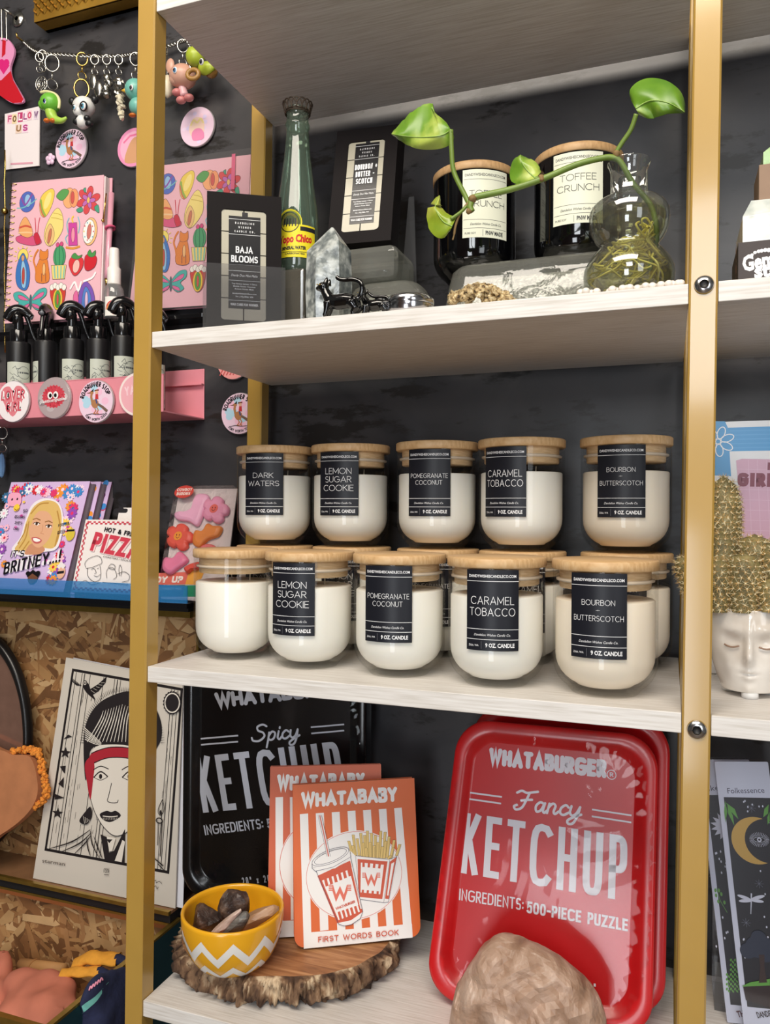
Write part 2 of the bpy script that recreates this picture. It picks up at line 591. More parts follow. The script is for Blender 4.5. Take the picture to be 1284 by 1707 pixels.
class Art:
    """print on a face: every call lies a hair above the one before"""

    def __init__(s, mb, fr, n0=.00012, step=.000012, rough=.45):
        s.mb, s.fr, s.n, s.step, s.rough = mb, fr, n0, step, rough

    def px(s, *pts):
        return [s.fr.px(*p) for p in pts]

    def up(s):
        s.n += s.step

    def mat(s, c):
        return c if not isinstance(c, (tuple, list)) else ink(c, s.rough)

    def poly(s, pts, c):
        s.up()
        tri = orient(pts, tessellate_polygon([[Vector((u, v, 0)) for u, v in pts]]))
        s.mb.add([s.fr.P(u, v, s.n) for u, v in pts], tri, s.mat(c))

    def rect(s, u0, v0, u1, v1, c):
        if s.fr.curved:
            s.up(); k = max(1, int(abs(u1 - u0) / .003))
            vs = []
            for i in range(k + 1):
                u = u0 + (u1 - u0) * i / k
                vs += [s.fr.P(u, v0, s.n), s.fr.P(u, v1, s.n)]
            s.mb.add(vs, [(2 * i, 2 * i + 2, 2 * i + 3, 2 * i + 1) for i in range(k)], s.mat(c), True)
        else:
            s.poly([(u0, v0), (u1, v0), (u1, v1), (u0, v1)], c)

    def ell(s, u, v, ru, rv, c, rot=0.0, n=22, a0=0, a1=360):
        ct, st = math.cos(rot), math.sin(rot)
        p = []
        full = a1 - a0 >= 360
        for i in range(n if full else n + 1):
            t = math.radians(a0 + (a1 - a0) * i / n)
            x, y = ru * math.cos(t), rv * math.sin(t)
            p.append((u + x * ct - y * st, v + x * st + y * ct))
        s.poly(p, c)
        return p

    def ring(s, u, v, ru, rv, w, c, rot=0.0, n=36, a0=0, a1=360):
        ct, st = math.cos(rot), math.sin(rot)
        full = a1 - a0 >= 360
        p = []
        for i in range(n if full else n + 1):
            t = math.radians(a0 + (a1 - a0) * i / n)
            x, y = ru * math.cos(t), rv * math.sin(t)
            p.append((u + x * ct - y * st, v + x * st + y * ct))
        s.line(p, w, c, closed=full)

    def line(s, pts, w, c, closed=False, cap=0, taper=None, same=False):
        """stroke of width w with mitred joins; cap 1 = round ends; taper = widths at both ends (fractions)"""
        s.n += s.step * (.6 if same else 1)
        q = []
        for p in pts:
            if not q or (abs(p[0] - q[-1][0]) + abs(p[1] - q[-1][1])) > 1e-7:
                q.append(p)
        if closed and len(q) > 2 and abs(q[0][0] - q[-1][0]) + abs(q[0][1] - q[-1][1]) < 1e-7:
            q.pop()
        if s.fr.curved:
            r = []
            for i in range(len(q)):
                r.append(q[i])
                j = (i + 1) % len(q)
                if j == 0 and not closed: break
                d = math.hypot(q[j][0] - q[i][0], q[j][1] - q[i][1]); k = int(d / .004)
                r += [(q[i][0] + (q[j][0] - q[i][0]) * t / (k + 1), q[i][1] + (q[j][1] - q[i][1]) * t / (k + 1)) for t in range(1, k + 1)]
            q = r
        n = len(q)
        if n < 2:
            return
        if cap == 2 and not closed:
            for i_, j_ in ((0, 1), (-1, -2)):
                dx, dy = q[i_][0] - q[j_][0], q[i_][1] - q[j_][1]; l = math.hypot(dx, dy) or 1
                q[i_] = (q[i_][0] + dx / l * w / 2, q[i_][1] + dy / l * w / 2)
        L, R = [], []
        for i in range(n):
            a = q[i - 1] if (i or closed) else None
            b = q[(i + 1) % n] if (i < n - 1 or closed) else None
            def nrm(p1, p2):
                dx, dy = p2[0] - p1[0], p2[1] - p1[1]; l = math.hypot(dx, dy) or 1e-9
                return (-dy / l, dx / l)
            n1 = nrm(a, q[i]) if a else None
            n2 = nrm(q[i], b) if b else None
            if n1 and n2:
                mx, my = n1[0] + n2[0], n1[1] + n2[1]; l = math.hypot(mx, my)
                if l < 1e-6: mx, my, l = n1[0], n1[1], 1
                mx, my = mx / l, my / l
                k = 1 / max(.42, mx * n1[0] + my * n1[1])
            else:
                mx, my = n1 or n2; k = 1
            h = w / 2 * k
            if taper:
                t = i / (n - 1); h *= taper[0] + (taper[1] - taper[0]) * t if len(taper) == 2 else (taper[0] + (taper[1] - taper[0]) * t * 2 if t < .5 else taper[1] + (taper[2] - taper[1]) * (t * 2 - 1))
            L.append((q[i][0] + mx * h, q[i][1] + my * h)); R.append((q[i][0] - mx * h, q[i][1] - my * h))
        vs = [s.fr.P(u, v, s.n) for u, v in L] + [s.fr.P(u, v, s.n) for u, v in R]
        fs = [(i + n, (i + 1) % n + n, (i + 1) % n, i) for i in range(n if closed else n - 1)]
        s.mb.add(vs, fs, s.mat(c))
        if cap == 1 and not closed:
            for p, o in ((q[0], q[1]), (q[-1], q[-2])):
                a = math.atan2(p[1] - o[1], p[0] - o[0])
                pp = [(p[0] + w / 2 * math.cos(a + PI / 2 - PI * i / 6), p[1] + w / 2 * math.sin(a + PI / 2 - PI * i / 6)) for i in range(7)]
                s.mb.add([s.fr.P(u, v, s.n) for u, v in pp], [tuple(reversed(range(7)))], s.mat(c))

    def text(s, txt, p0, p1, h, c, sw=.12, font=None, gap=.12, cap=2, bounce=None, slant=0.0, sag=0.0):
        """stroke lettering fitted between two baseline points; h = cap height, sw = stroke as a share of h"""
        font = font or ROUND
        L = math.hypot(p1[0] - p0[0], p1[1] - p0[1])
        ux, uy = (p1[0] - p0[0]) / L, (p1[1] - p0[1]) / L
        nat = sum(font[ch][0] for ch in txt)
        gp = gap * h
        sx = max(.02 * h, (L - sw * h * len(txt) - gp * (len(txt) - 1)) / nat) if nat else h
        x = sw * h / 2
        s.up()
        for k, ch in enumerate(txt):
            wd, strokes = font[ch]
            sc, dy = (1, 0)
            if bounce:
                sc, dy = bounce[k % len(bounce)]
            for st in strokes:
                pts = []
                for a, b in st:
                    b2 = sw / 2 + b * (1 - sw)
                    y = (b2 * sc + dy) * h
                    xx = x + a * sx + slant * b2 * h
                    if sag:
                        y += sag * h * (1 - (2 * xx / L - 1) ** 2)
                    pts.append((p0[0] + ux * xx - uy * y, p0[1] + uy * xx + ux * y))
                cl = len(pts) > 3 and math.hypot(pts[0][0] - pts[-1][0], pts[0][1] - pts[-1][1]) < 1e-6
                s.line(pts, sw * h, c, closed=cl, cap=cap, same=True)
            x += wd * sx + gp + sw * h
        s.n += s.step

    def ftext(s, txt, p0, p1, h, c, bold=0.0, shear=0.0):
        """outline lettering fitted between two baseline points"""
        vs, fs = font_mesh(txt, bold, shear)
        if not vs: return
        s.up()
        x0, x1 = min(v[0] for v in vs), max(v[0] for v in vs)
        L = math.hypot(p1[0] - p0[0], p1[1] - p0[1]); ux, uy = (p1[0] - p0[0]) / L, (p1[1] - p0[1]) / L
        kx, ky = L / (x1 - x0), h / .72
        P = []
        for a, b in vs:
            x, y = (a - x0) * kx, b * ky
            P.append(s.fr.P(p0[0] + ux * x - uy * y, p0[1] + uy * x + ux * y, s.n))
        s.mb.add(P, fs, s.mat(c))

    def ptext(s, txt, p0, p1, pt, c, fn='s', **k):
        """lettering whose baseline ends and first letter top are read off the photograph"""
        a, b, t = s.fr.px(*p0), s.fr.px(*p1), s.fr.px(*pt)
        L = math.hypot(b[0] - a[0], b[1] - a[1]); ux, uy = (b[0] - a[0]) / L, (b[1] - a[1]) / L
        h = abs(-(t[0] - a[0]) * uy + (t[1] - a[1]) * ux)
        (s.text if fn == 's' else s.ftext)(txt, a, b, h, c, **k)

    def ppoly(s, pts, c): s.poly(s.px(*pts), c)

    def pline(s, pts, wpx, c, **k):
        """stroke through photograph points; wpx = width in photograph pixels"""
        q = s.px(*pts)
        e = s.px((pts[0][0], pts[0][1]), (pts[0][0], pts[0][1] + 4))
        w = wpx * math.hypot(e[1][0] - e[0][0], e[1][1] - e[0][1]) / 4
        s.line(q, w, c, **k)

    def arctext(s, txt, cu, cv, r, a0, a1, h, c, sw=.16, inward=False):
        """letters standing on a circle from angle a0 to a1 (degrees); inward = reading along the lower rim"""
        nat = [max(ROUND[ch][0], .1) + .28 for ch in txt]; tot = sum(nat); t = 0
        s.up()
        for ch, wd in zip(txt, nat):
            am = math.radians(a0 + (a1 - a0) * (t + wd / 2) / tot)
            sx = abs(math.radians(a1 - a0)) * r / tot
            for st in ROUND[ch][1]:
                pts = []
                for a, b in st:
                    x = (a - ROUND[ch][0] / 2) * sx
                    rr = r + (b * h if not inward else -b * h + h)
                    if not inward:
                        ux, uy = math.sin(am), -math.cos(am)
                        pts.append((cu + rr * math.cos(am) + ux * x, cv + rr * math.sin(am) + uy * x))
                    else:
                        ux, uy = -math.sin(am), math.cos(am)
                        pts.append((cu + rr * math.cos(am) + ux * x, cv + rr * math.sin(am) + uy * x))
                s.line(pts, sw * h, c, same=True)
            t += wd
# ------------------------------------------------------------------ the setting
YW = .33
Z = {1: .61767, 2: .21425, 3: -.1888, 4: -.59305}
TH, WU, DU, PW, REC, SHX = .0191, .60294, .27187, .025, .003, .01081
FLOOR = -1.42

m_wall = ramp_mat('charcoal_wall_paint', [(.28, (36, 36, 40)), (.46, (58, 57, 60)), (.58, (66, 64, 66)), (.72, (86, 82, 80))], 5.5, (1, 1, 1.6), rough=.36, bump=.12, detail=9, distort=.6)
nt = m_wall.node_tree                                   # scuffed dark streaks of bare plaster under the paint
b = nt.nodes['Principled BSDF']
tc = [n for n in nt.nodes if n.type == 'TEX_COORD'][0]
mp = nt.nodes.new('ShaderNodeMapping'); mp.inputs['Scale'].default_value = (6, 6, 17)
n2 = nt.nodes.new('ShaderNodeTexNoise'); n2.inputs['Scale'].default_value = 1.5; n2.inputs['Detail'].default_value = 10; n2.inputs['Roughness'].default_value = .65
r2 = nt.nodes.new('ShaderNodeValToRGB'); r2.color_ramp.elements[0].position = .545; r2.color_ramp.elements[1].position = .60
r2.color_ramp.elements[0].color = (0, 0, 0, 1); r2.color_ramp.elements[1].color = (1, 1, 1, 1)
mx = nt.nodes.new('ShaderNodeMix'); mx.data_type = 'RGBA'
mx.inputs['B'].default_value = lin((35, 32, 31)) + (1,)
src = b.inputs['Base Color'].links[0].from_socket
nt.links.new(tc.outputs['Object'], mp.inputs['Vector']); nt.links.new(mp.outputs['Vector'], n2.inputs['Vector']); nt.links.new(n2.outputs['Fac'], r2.inputs['Fac'])
nt.links.new(r2.outputs['Color'], mx.inputs['Factor']); nt.links.new(src, mx.inputs['A']); nt.links.new(mx.outputs['Result'], b.inputs['Base Color'])

mb = MB(); mb.box((-2.2, YW, FLOOR), (2.4, YW + .1, 2.0), m_wall)
tag(mb.build('wall_back'), kind='structure')
mb = MB(); mb.box((-2.2, -3.4, FLOOR - .05), (2.4, YW + .1, FLOOR), ramp_mat('shop_floor_boards', [(.3, (96, 78, 62)), (.7, (140, 118, 96))], 3, (1, 12, 1), rough=.45, bump=.1))
tag(mb.build('floor'), kind='structure')

mb = MB(); mb.box((-2.2, -3.6, FLOOR - .05), (2.6, -3.5, 2.0), mat('clay_plaster', (186, 150, 132), rough=.8, var=.1, scale=3))
tag(mb.build('wall_front'), kind='structure')

# ------------------------------------------------------------------ the gold and white shelving unit
m_gold = mat('gold_powder_coat', (180, 143, 68), rough=.3, metal=.0, coat=.7, var=.03, scale=18, bump=.02)
m_board = ramp_mat('white_wood_grain_laminate', [(.3, (204, 198, 190)), (.5, (220, 215, 210)), (.7, (230, 227, 223))], 16, (1.2, 26, 26), rough=.42, bump=.16, detail=5, dist=.0008)
m_steel = mat('polished_steel', (205, 205, 208), rough=.22, metal=1, var=.02)
m_dark = mat('black_socket', (25, 25, 27), rough=.5)

shelf = thing('shelving_unit', 'tall gold metal shelving unit with white wood-grain boards carrying the candles', 'shelving unit', (WU / 2, 0, FLOOR))


def skew_post(x, y, z0=FLOOR, z1=1.0):
    mb = MB(); e = .0018
    prof = [(e, 0), (PW - e, 0), (PW, e), (PW, PW - e), (PW - e, PW), (e, PW), (0, PW - e), (0, e)]
    vs = []
    for z in (z0, z1):
        vs += [(x + a + SHX * z, y + c, z) for a, c in prof]
    mb.add(vs, [(i, (i + 1) % 8, (i + 1) % 8 + 8, i + 8) for i in range(8)] + [tuple(reversed(range(8))), tuple(range(8, 16))], m_gold)
    return mb.build('post', shelf)


for x in (-PW, WU, 2 * WU + PW):
    for y in (0, DU):
        skew_post(x, y)
for k in (1, 2, 3, 4):
    for x in (0, WU + PW):
        mb = MB()
        xs = x + SHX * Z[k]
        mb.box((xs + .0004, REC, Z[k] - TH), (xs + WU - .0004, .3005, Z[k]), m_board, bev=.0007)
        mb.build('shelf_board', shelf)
for px, py in ((1174, 475), (1162, 1216)):
    c = atY(px, py, 0)
    T = Matrix.Translation(c) @ Matrix.Rotation(PI / 2, 4, 'X')
    mb = MB()
    mb.lathe([(.0086, 0), (.0088, .001), (.0078, .0027), (.0042, .0036)], m_steel, 24, T=T)
    mb.lathe([(.0042, .0036), (.0036, .0022), (.0004, .002)], m_dark, 6, T=T)
    mb.build('bolt', shelf)
# ------------------------------------------------------------------ candle jars with bamboo lids
JH, JR = .1392, .0546
m_bamboo = ramp_mat('bamboo_lid', [(.25, (190, 150, 102)), (.5, (208, 170, 122)), (.75, (220, 188, 144))], 14, (3, 40, 8), rough=.5, bump=.05, dist=.0005)
m_bamboo2 = ramp_mat('bamboo_plug', [(.3, (203, 168, 124)), (.7, (226, 196, 156))], 14, (6, 6, 60), rough=.5, bump=.05, dist=.0005)
m_jar = clear_mat('clear_jar_glass', (253, 253, 252), gloss=.012, rough=.02, edge=.2)
m_wax = mat('ivory_wax', (250, 247, 238), rough=.38, var=.01, scale=20, sss=.1)
m_waxw = mat('cream_wax', (248, 236, 218), rough=.38, var=.01, scale=20, sss=.1)
m_wick = mat('cotton_wick', (225, 220, 205), rough=.8)
m_ring = mat('clear_seal_ring', (216, 200, 180), rough=.3)
BLK, WHT = (24, 25, 33), (236, 236, 238)


def jar_profile(r, h, rb, rc):
    p = [(.001, .004), (rb * .7, .0035), (rb, .0005), (rb + .003, .0002)]
    for i in range(9):
        a = -PI / 2 + (PI / 2) * i / 8
        p.append((r - rc + rc * math.cos(a) if True else 0, rc * .98 + rc * .98 * math.sin(a)))
    p = [q for q in p[:4]] + [q for q in p[4:] if q[0] > rb + .004]
    p.append((r, h))
    return p


def jar_label(A, lines, h0, w, h):
    """black front label; lines = [(text, y share, height share, width share)]"""
    A.rect(-w / 2, h0, w / 2, h0 + h, BLK)
    Y = lambda t: h0 + h * t
    A.ftext('DANDYWISHESCANDLECO.COM', (-w * .45, Y(.905)), (w * .45, Y(.905)), h * .035, WHT, bold=.02)
    for t in (.855, .262, .135):
        A.rect(-w / 2, Y(t), w / 2, Y(t) + .0005, WHT)
    for txt, y, hh, ww in lines:
        A.text(txt, (-w * ww / 2, Y(y)), (w * ww / 2, Y(y)), h * hh, WHT, sw=.072, gap=.13)
    A.ftext('Dandelion Wishes Candle Co.', (-w * .34, Y(.182)), (w * .34, Y(.182)), h * .030, WHT, shear=.35)
    A.ftext('Zillah, WA', (-w * .45, Y(.05)), (-w * .25, Y(.05)), h * .026, WHT)
    A.rect(-w * .2, Y(.02), -w * .2 + .0003, Y(.115), (120, 120, 126))
    A.ftext('9 OZ. CANDLE', (-w * .12, Y(.045)), (w * .42, Y(.045)), h * .05, WHT, bold=.03)


def wood_lid(t, h, r):
    mb = MB()
    mb.lathe([(0, h - .0105), (r - .0012, h - .0105), (r, h - .0094), (r, h - .0012), (r - .0012, h), (0, h)], m_bamboo, 56)
    lid = mb.build('lid', t, world=False)
    mb = MB()
    mb.lathe([(0, h - .030), (r - .009, h - .030), (r - .008, h - .029), (r - .008, h - .0105)], m_bamboo2, 48)
    mb.lathe([(r - .0078, h - .0235), (r - .0046, h - .0225), (r - .0046, h - .0205), (r - .0078, h - .0195)], m_ring, 48)
    mb.build('plug', lid, world=False)
    WM[lid.name] = WM[t.name]
    return lid


def candle(x, y, z, label, lines, turn, group, wax=None, fill=.098, level=0):
    """turn = where the label faces, degrees to the right of the camera (None: label turned away)"""
    t = thing('jar_candle', label, 'candle', (x, y, z), 0, group)
    mb = MB(); mb.lathe(jar_profile(JR - .0012, JH - .0105, .031, .034), m_jar, 56)
    mb.build('glass_jar', t, world=False)
    mb = MB(); pr = []
    for r, zz in jar_profile(JR - .0040, JH, .026, .033):
        pr.append((r, max(zz + .0075, .0085)))
    pr = [q for q in pr if q[1] < fill] + [(JR - .0040, fill - .0012), (JR - .0052, fill), (0, fill + .0004)]
    pr = [(0, .0085)] + pr[1:]
    mb.lathe(pr, wax or m_wax, 56)
    w_ = mb.build('wax', t, world=False); WM[w_.name] = WM[t.name]
    for a in (.4, 2.4, 4.5):
        mb = MB(); mb.tube([(.018 * math.cos(a), .018 * math.sin(a), fill - .001), (.0185 * math.cos(a), .018 * math.sin(a), fill + .009)], .0008, m_wick, 6)
        mb.build('wick', w_, world=False)
    if lines is not None:
        toward = math.atan2(CAM.y - y, CAM.x - x)
        mb = MB(); A = Art(mb, Cyl(JR - .0009, toward + math.radians(turn)), n0=.00005, step=.000010, rough=.4)
        jar_label(A, lines, .0432, .0565, .0845)
        mb.build('label', t, world=False)
    wood_lid(t, JH, JR)
    return t


L_DARK = [('DARK', .60, .085, .52), ('WATERS', .47, .085, .80)]
L_LEMON = [('LEMON', .65, .095, .66), ('SUGAR', .52, .095, .66), ('COOKIE', .385, .095, .76)]
L_POM = [('POMEGRANATE', .57, .068, .88), ('COCONUT', .47, .068, .62)]
L_CAR = [('CARAMEL', .57, .10, .82), ('TOBACCO', .43, .10, .86)]
L_BOUR = [('BOURBON', .625, .065, .58), ('+', .55, .035, .07), ('BUTTERSCOTCH', .44, .065, .88)]
GF, GT, GR = 'candles in the front row of the middle shelf', 'candles stacked on the back row of the middle shelf', 'candles in the back row of the middle shelf'


def turn_for(x, y, z, pxc):
    """turn that brings the label's middle to the wanted picture column"""
    best = (1e9, 0)
    t0 = math.atan2(CAM.y - y, CAM.x - x)
    for d in range(-60, 61):
        a = t0 + math.radians(d)
        p = CROT.transposed() @ (Vector((x + JR * math.cos(a), y + JR * math.sin(a), z + .07)) - CAM)
        e = abs(CX0 + FPX * p.x / p.y - pxc)
        if e < best[0]: best = (e, d)
    return best[1]


zt = Z[3] + JH
FRONT = [(.0605, .1020, 'plain ivory candle with no label showing, at the left end of the front row', None, 0, m_wax),
         (.1746, .0854, 'ivory candle labelled lemon sugar cookie, standing in the front row on the white board', L_LEMON, 484, m_wax),
         (.2922, .0820, 'ivory candle labelled pomegranate coconut, standing in the front row on the white board', L_POM, 644, m_wax),
         (.4094, .0721, 'ivory candle labelled caramel tobacco, standing in the front row on the white board', L_CAR, 820, m_wax),
         (.5255, .0685, 'cream candle labelled bourbon and butterscotch, in the front row beside the gold post', L_BOUR, 996, m_waxw)]
for x, y, lb, ln, pc, wx in FRONT:
    candle(x, y, Z[3], lb, ln, turn_for(x, y, Z[3], pc) if ln else 0, GF, wx)
BACK = [(.0577, .2125, 'dark waters', L_DARK, 437, m_wax), (.1729, .2182, 'lemon sugar cookie', L_LEMON, 562, m_wax),
        (.2993, .2126, 'pomegranate coconut', L_POM, 714, m_wax), (.4131, .2021, 'caramel tobacco', L_CAR, 838, m_wax),
        (.5384, .2143, 'bourbon and butterscotch', L_BOUR, 1035, m_waxw)]
for x, y, nm, ln, pc, wx in BACK:
    candle(x, y, zt, 'candle labelled %s, stacked on top of a back row jar' % nm, ln, turn_for(x, y, zt, pc), GT, wx)
UND = ['underneath the dark waters jar', 'underneath the stacked lemon sugar cookie jar', 'underneath the stacked pomegranate coconut jar', 'underneath the stacked caramel tobacco jar', 'underneath the stacked bourbon jar, beside the gold post']
for (x, y, nm, ln, pc, wx), u in zip(BACK, UND):
    candle(x + .001, y + (.003 if nm != 'dark waters' else 0), Z[3], 'back row candle under a wooden lid, ' + u, ln, turn_for(x, y, Z[3], pc + (30 if nm == 'caramel tobacco' else 0)), GR, wx)
# ------------------------------------------------------------------ the shelf above the candles
z2 = Z[2]
m_blackcard = mat('matt_black_card', (24, 20, 21), rough=.65, var=.05, spec=.12)
m_frost = mat('melt_wax_bars', (186, 180, 160), rough=.35, var=.05, scale=30)
m_blackglass = mat('black_glazed_jar', (7, 7, 9), rough=.05, var=.0, coat=.6)
m_cleardish = clear_mat('clear_heavy_glass', (238, 240, 237), gloss=.05, rough=.06, edge=.3, bump=.3, scale=35, haze=.17, hazecol=(208, 208, 198))
m_acrylic = clear_mat('clear_acrylic', (236, 236, 238), gloss=.04, rough=.03, edge=.4, haze=.03)
m_quartz = ramp_mat('cloudy_quartz', [(.3, (66, 72, 76)), (.48, (126, 132, 130)), (.64, (190, 194, 190))], 75, rough=.12, bump=.25, detail=8)
m_green_glass = clear_mat('pale_green_bottle_glass', (206, 224, 208), gloss=.05, rough=.02, edge=.3, haze=.09, hazecol=(176, 200, 182))
m_wire = mat('twisted_rusty_wire', (96, 82, 70), rough=.5, metal=.7)


def melt_box(label, O, yaw, tilt, w, h, d, lines, win, textpx):
    """black windowed carton of wax melts; win and textpx in shares of the front"""
    c, s_ = math.cos(yaw), math.sin(yaw)
    U = Vector((c, s_, 0)); back = Vector((-s_, c, 0))
    fr = Frame(O, U, Vector((0, 0, math.cos(tilt))) + back * math.sin(tilt))
    t = thing('wax_melt_box', label, 'box', fr.P(w / 2, 0, -d / 2), 0)
    mb = MB()
    x0, y0, x1, y1 = win
    mb.slab(fr, [(0, 0), (w, 0), (w, h), (0, h)], d - .002, m_blackcard, n0=-.002)
    o = [(0, 0), (w, 0), (w, h), (0, h)]; i = rrect(x0 * w, y0 * h, x1 * w, y1 * h, .006, 5)
    tri = tessellate_polygon([[Vector((u, v, 0)) for u, v in o], [Vector((u, v, 0)) for u, v in reversed(i)]])
    allp = o + list(reversed(i))
    mb.add([fr.P(u, v, 0) for u, v in allp], orient(allp, tri), m_blackcard)
    k = len(i)
    mb.add([fr.P(u, v, 0) for u, v in i] + [fr.P(u, v, -.002) for u, v in i], [((a + 1) % k, a, a + k, (a + 1) % k + k) for a in range(k)], m_blackcard)
    mb.add([fr.P(u, v, n) for n in (0, -.002) for u, v in o], [(0, 4, 5, 1), (1, 5, 6, 2), (2, 6, 7, 3), (3, 7, 4, 0)], m_blackcard)
    mb.build('carton', t)
    mb = MB()
    for a in range(2):
        for b in range(5):
            u0 = (x0 + (x1 - x0) * (a / 2)) * w; v0 = (y0 + (y1 - y0) * b / 5) * h
            lo, hi = (u0 + .0008, v0 + .0006), (u0 + (x1 - x0) / 2 * w - .0008, v0 + (y1 - y0) / 5 * h - .0006)
            mb.slab(fr, [lo, (hi[0], lo[1]), hi, (lo[0], hi[1])], .0006, m_frost, n0=-.0011)
    mb.build('wax_melts', t)
    mb = MB(); A = Art(mb, fr, n0=-.0007, rough=.28)
    tx0, ty0, tx1, ty1 = textpx
    X = lambda q: (tx0 + (tx1 - tx0) * q) * w
    Y = lambda q: (ty0 + (ty1 - ty0) * q) * h
    H = (ty1 - ty0) * h
    A.rect(X(0), Y(0), X(1), Y(1), (20, 20, 25))
    for q in (.965, .80, .405, .30, .085):
        A.rect(X(0), Y(q), X(1), Y(q) + .0005, WHT)
    A.rect(X(.42), Y(1.0), X(.60), Y(1.045), (32, 31, 37))
    for txt, q, a, b in (('DANDELION', .915, .2, .8), ('WISHES', .87, .3, .7), ('CANDLE CO.', .825, .18, .82)):
        A.text(txt, (X(a), Y(q)), (X(b), Y(q)), H * .022, WHT, sw=.2, gap=.55)
    for txt, q, hh, a, b in lines:
        A.text(txt, (X(a), Y(q)), (X(b), Y(q)), H * hh, WHT, sw=.17, gap=.08, font=CONDENSED)
    A.ftext('Dandy Duo Mini Melts', (X(.08), Y(.345)), (X(.92), Y(.345)), H * .026, WHT, shear=.3)
    for k, (txt, a, b) in enumerate((('Top Notes: Lemon + Citrus', .1, .9), ('Middle Notes: Coconut', .15, .85), ('Bottom Notes: Musk', .2, .8))):
        A.ftext(txt, (X(a), Y(.26 - .028 * k)), (X(b), Y(.26 - .028 * k)), H * .014, WHT, bold=.02)
    A.ftext('dandywishescandleco.com', (X(.12), Y(.155)), (X(.88), Y(.155)), H * .015, WHT, bold=.02)
    A.ftext('2oz. | 57g Zillah, WA', (X(.22), Y(.122)), (X(.78), Y(.122)), H * .015, WHT, bold=.02)
    A.ftext('WAX CUBES FOR WARMER', (X(.06), Y(.03)), (X(.94), Y(.03)), H * .026, WHT, bold=.03)
    mb.build('label', t)
    mb = MB(); mb.add([fr.P(u, v, -.0004) for u, v in ((x0 * w, y0 * h), (x1 * w, y0 * h), (x1 * w, y1 * h), (x0 * w, y1 * h))], [(0, 1, 2, 3)], clear_mat('window_film', (252, 252, 252), gloss=.0, rough=.15, edge=.12))
    mb.build('clear_window', t)
    return fr


# baja blooms box, turned towards the viewer, close to the front edge
yaw = math.radians(32)
O = atY(344, 539, .035)
O.z = z2 + .0015
b_fr = Frame(O, (math.cos(yaw), math.sin(yaw), 0), (0, 0, 1))
bw = b_fr.px(469, 530)[0]; bh = b_fr.px(345, 315)[1]
bfr = melt_box('black box of wax melts labelled baja blooms, beside the glass soda bottle', O, yaw, .03, bw, bh, .03,
               [('BAJA', .60, .072, .22, .76), ('BLOOMS', .50, .072, .08, .92)], (.185, .10, .80, .885), (.29, .185, .715, .84))
# clear acrylic easel holding its lower half
mb = MB(); ah = .083
mb.slab(b_fr, [(-.004, 0), (bw + .004, 0), (bw + .004, ah), (-.004, ah)], .002, m_acrylic, n0=.010)
mb.slab(b_fr, [(-.004, -.0003), (bw + .004, -.0003), (bw + .004, .0002), (-.004, .0002)], .05, m_acrylic, n0=.010)
tag(mb.build('acrylic_stand'), 'low clear acrylic holder in front of the baja blooms box', 'display stand')

# the taller bourbon box on its glass block
mb = MB()
c0 = atY(612, 432, .155)
mb.box((c0.x - .046, .118, z2 + .072), (c0.x + .052, .20, .3298), m_cleardish, bev=.010)
gb = mb.build('glass_block')
tag(gb, 'chunky clear glass block under the bourbon butterscotch melt box', 'glass block')
tl = math.radians(14)
O = atY(545, 403, .128); O.z = .339
f2 = Frame(O, (math.cos(.10), math.sin(.10), 0), Vector((0, math.sin(tl), math.cos(tl))))
w2, h2 = f2.px(651, 407)[0], f2.px(562, 219)[1]
melt_box('black box of wax melts labelled bourbon butterscotch, leaning on a glass block', O, .10, tl, w2, h2, .036,
         [('BOURBON +', .665, .068, .05, .97), ('BUTTER -', .575, .068, .10, .88), ('SCOTCH', .485, .068, .14, .82)], (.20, .10, .80, .885), (.325, .165, .71, .865))

# soda bottle on a clear riser
m_riser = clear_mat('smoky_riser_glass', (190, 188, 180), gloss=.1, rough=.05, edge=.6, haze=.25, hazecol=(150, 145, 132))
bc = atY(495, 462, .135)
mb = MB(); mb.box((bc.x - .034, .098, z2 + .0005), (bc.x + .028, .170, bc.z - .0005), m_riser, bev=.004)
tag(mb.build('glass_riser'), 'square smoky glass riser under the soda bottle', 'riser')
BR = [(462, 30), (458, 34), (452, 35.5), (372, 36), (350, 34.5), (330, 31), (310, 28), (285, 25), (262, 22), (240, 20), (218, 18.5), (214, 20.5), (210, 21), (206, 19), (204, 18.5), (190, 18), (188, 19), (183, 18.5)]
c, pr = turned_prof(495, .135, BR)
t = thing('soda_bottle', 'tall pale green glass soda bottle with yellow label and twisted wire crown', 'bottle', c)
mb = MB(); mb.lathe([(.001, .003)] + pr, m_green_glass, 40, c=c); mb.build('glass_body', t)
k = mpp(c)
mb = MB(); A = Art(mb, Cyl(pr[3][0] + .0004, math.atan2(CAM.y - c.y, CAM.x - c.x), 0, (c.x, c.y)), n0=.0001)
zl = lambda py: atY(495, py, .135).z
YEL, REDC, NVY = (232, 214, 44), (196, 38, 42), (34, 34, 40)
A.rect(-.026, zl(440), .026, zl(387), YEL)
A.ell(-.010, zl(383), .0165, .0165, YEL); A.ring(-.010, zl(383), .0125, .0125, .0012, NVY); A.ell(-.010, zl(383), .0105, .0105, (120, 112, 50))
for q in range(5):
    A.line([(-.018 + .004 * q, zl(390)), (-.016 + .0035 * q, zl(377))], .0016, NVY)
A.rect(.004, zl(397), .026, zl(390), NVY)
A.ftext('Topo Chico', (-.024, zl(417)), (.0205, zl(414)), .0095, REDC, bold=.05, shear=.15)
A.ftext('MINERAL WATER', (-.020, zl(428)), (.012, zl(427)), .0042, NVY, bold=.05)
A.rect(-.022, zl(431.5), .02, zl(430.8), NVY)
A.ftext('CARBONATED', (-.016, zl(435.5)), (.010, zl(435.5)), .0024, NVY, bold=.03)
mb.build('label', t)
mb = MB()
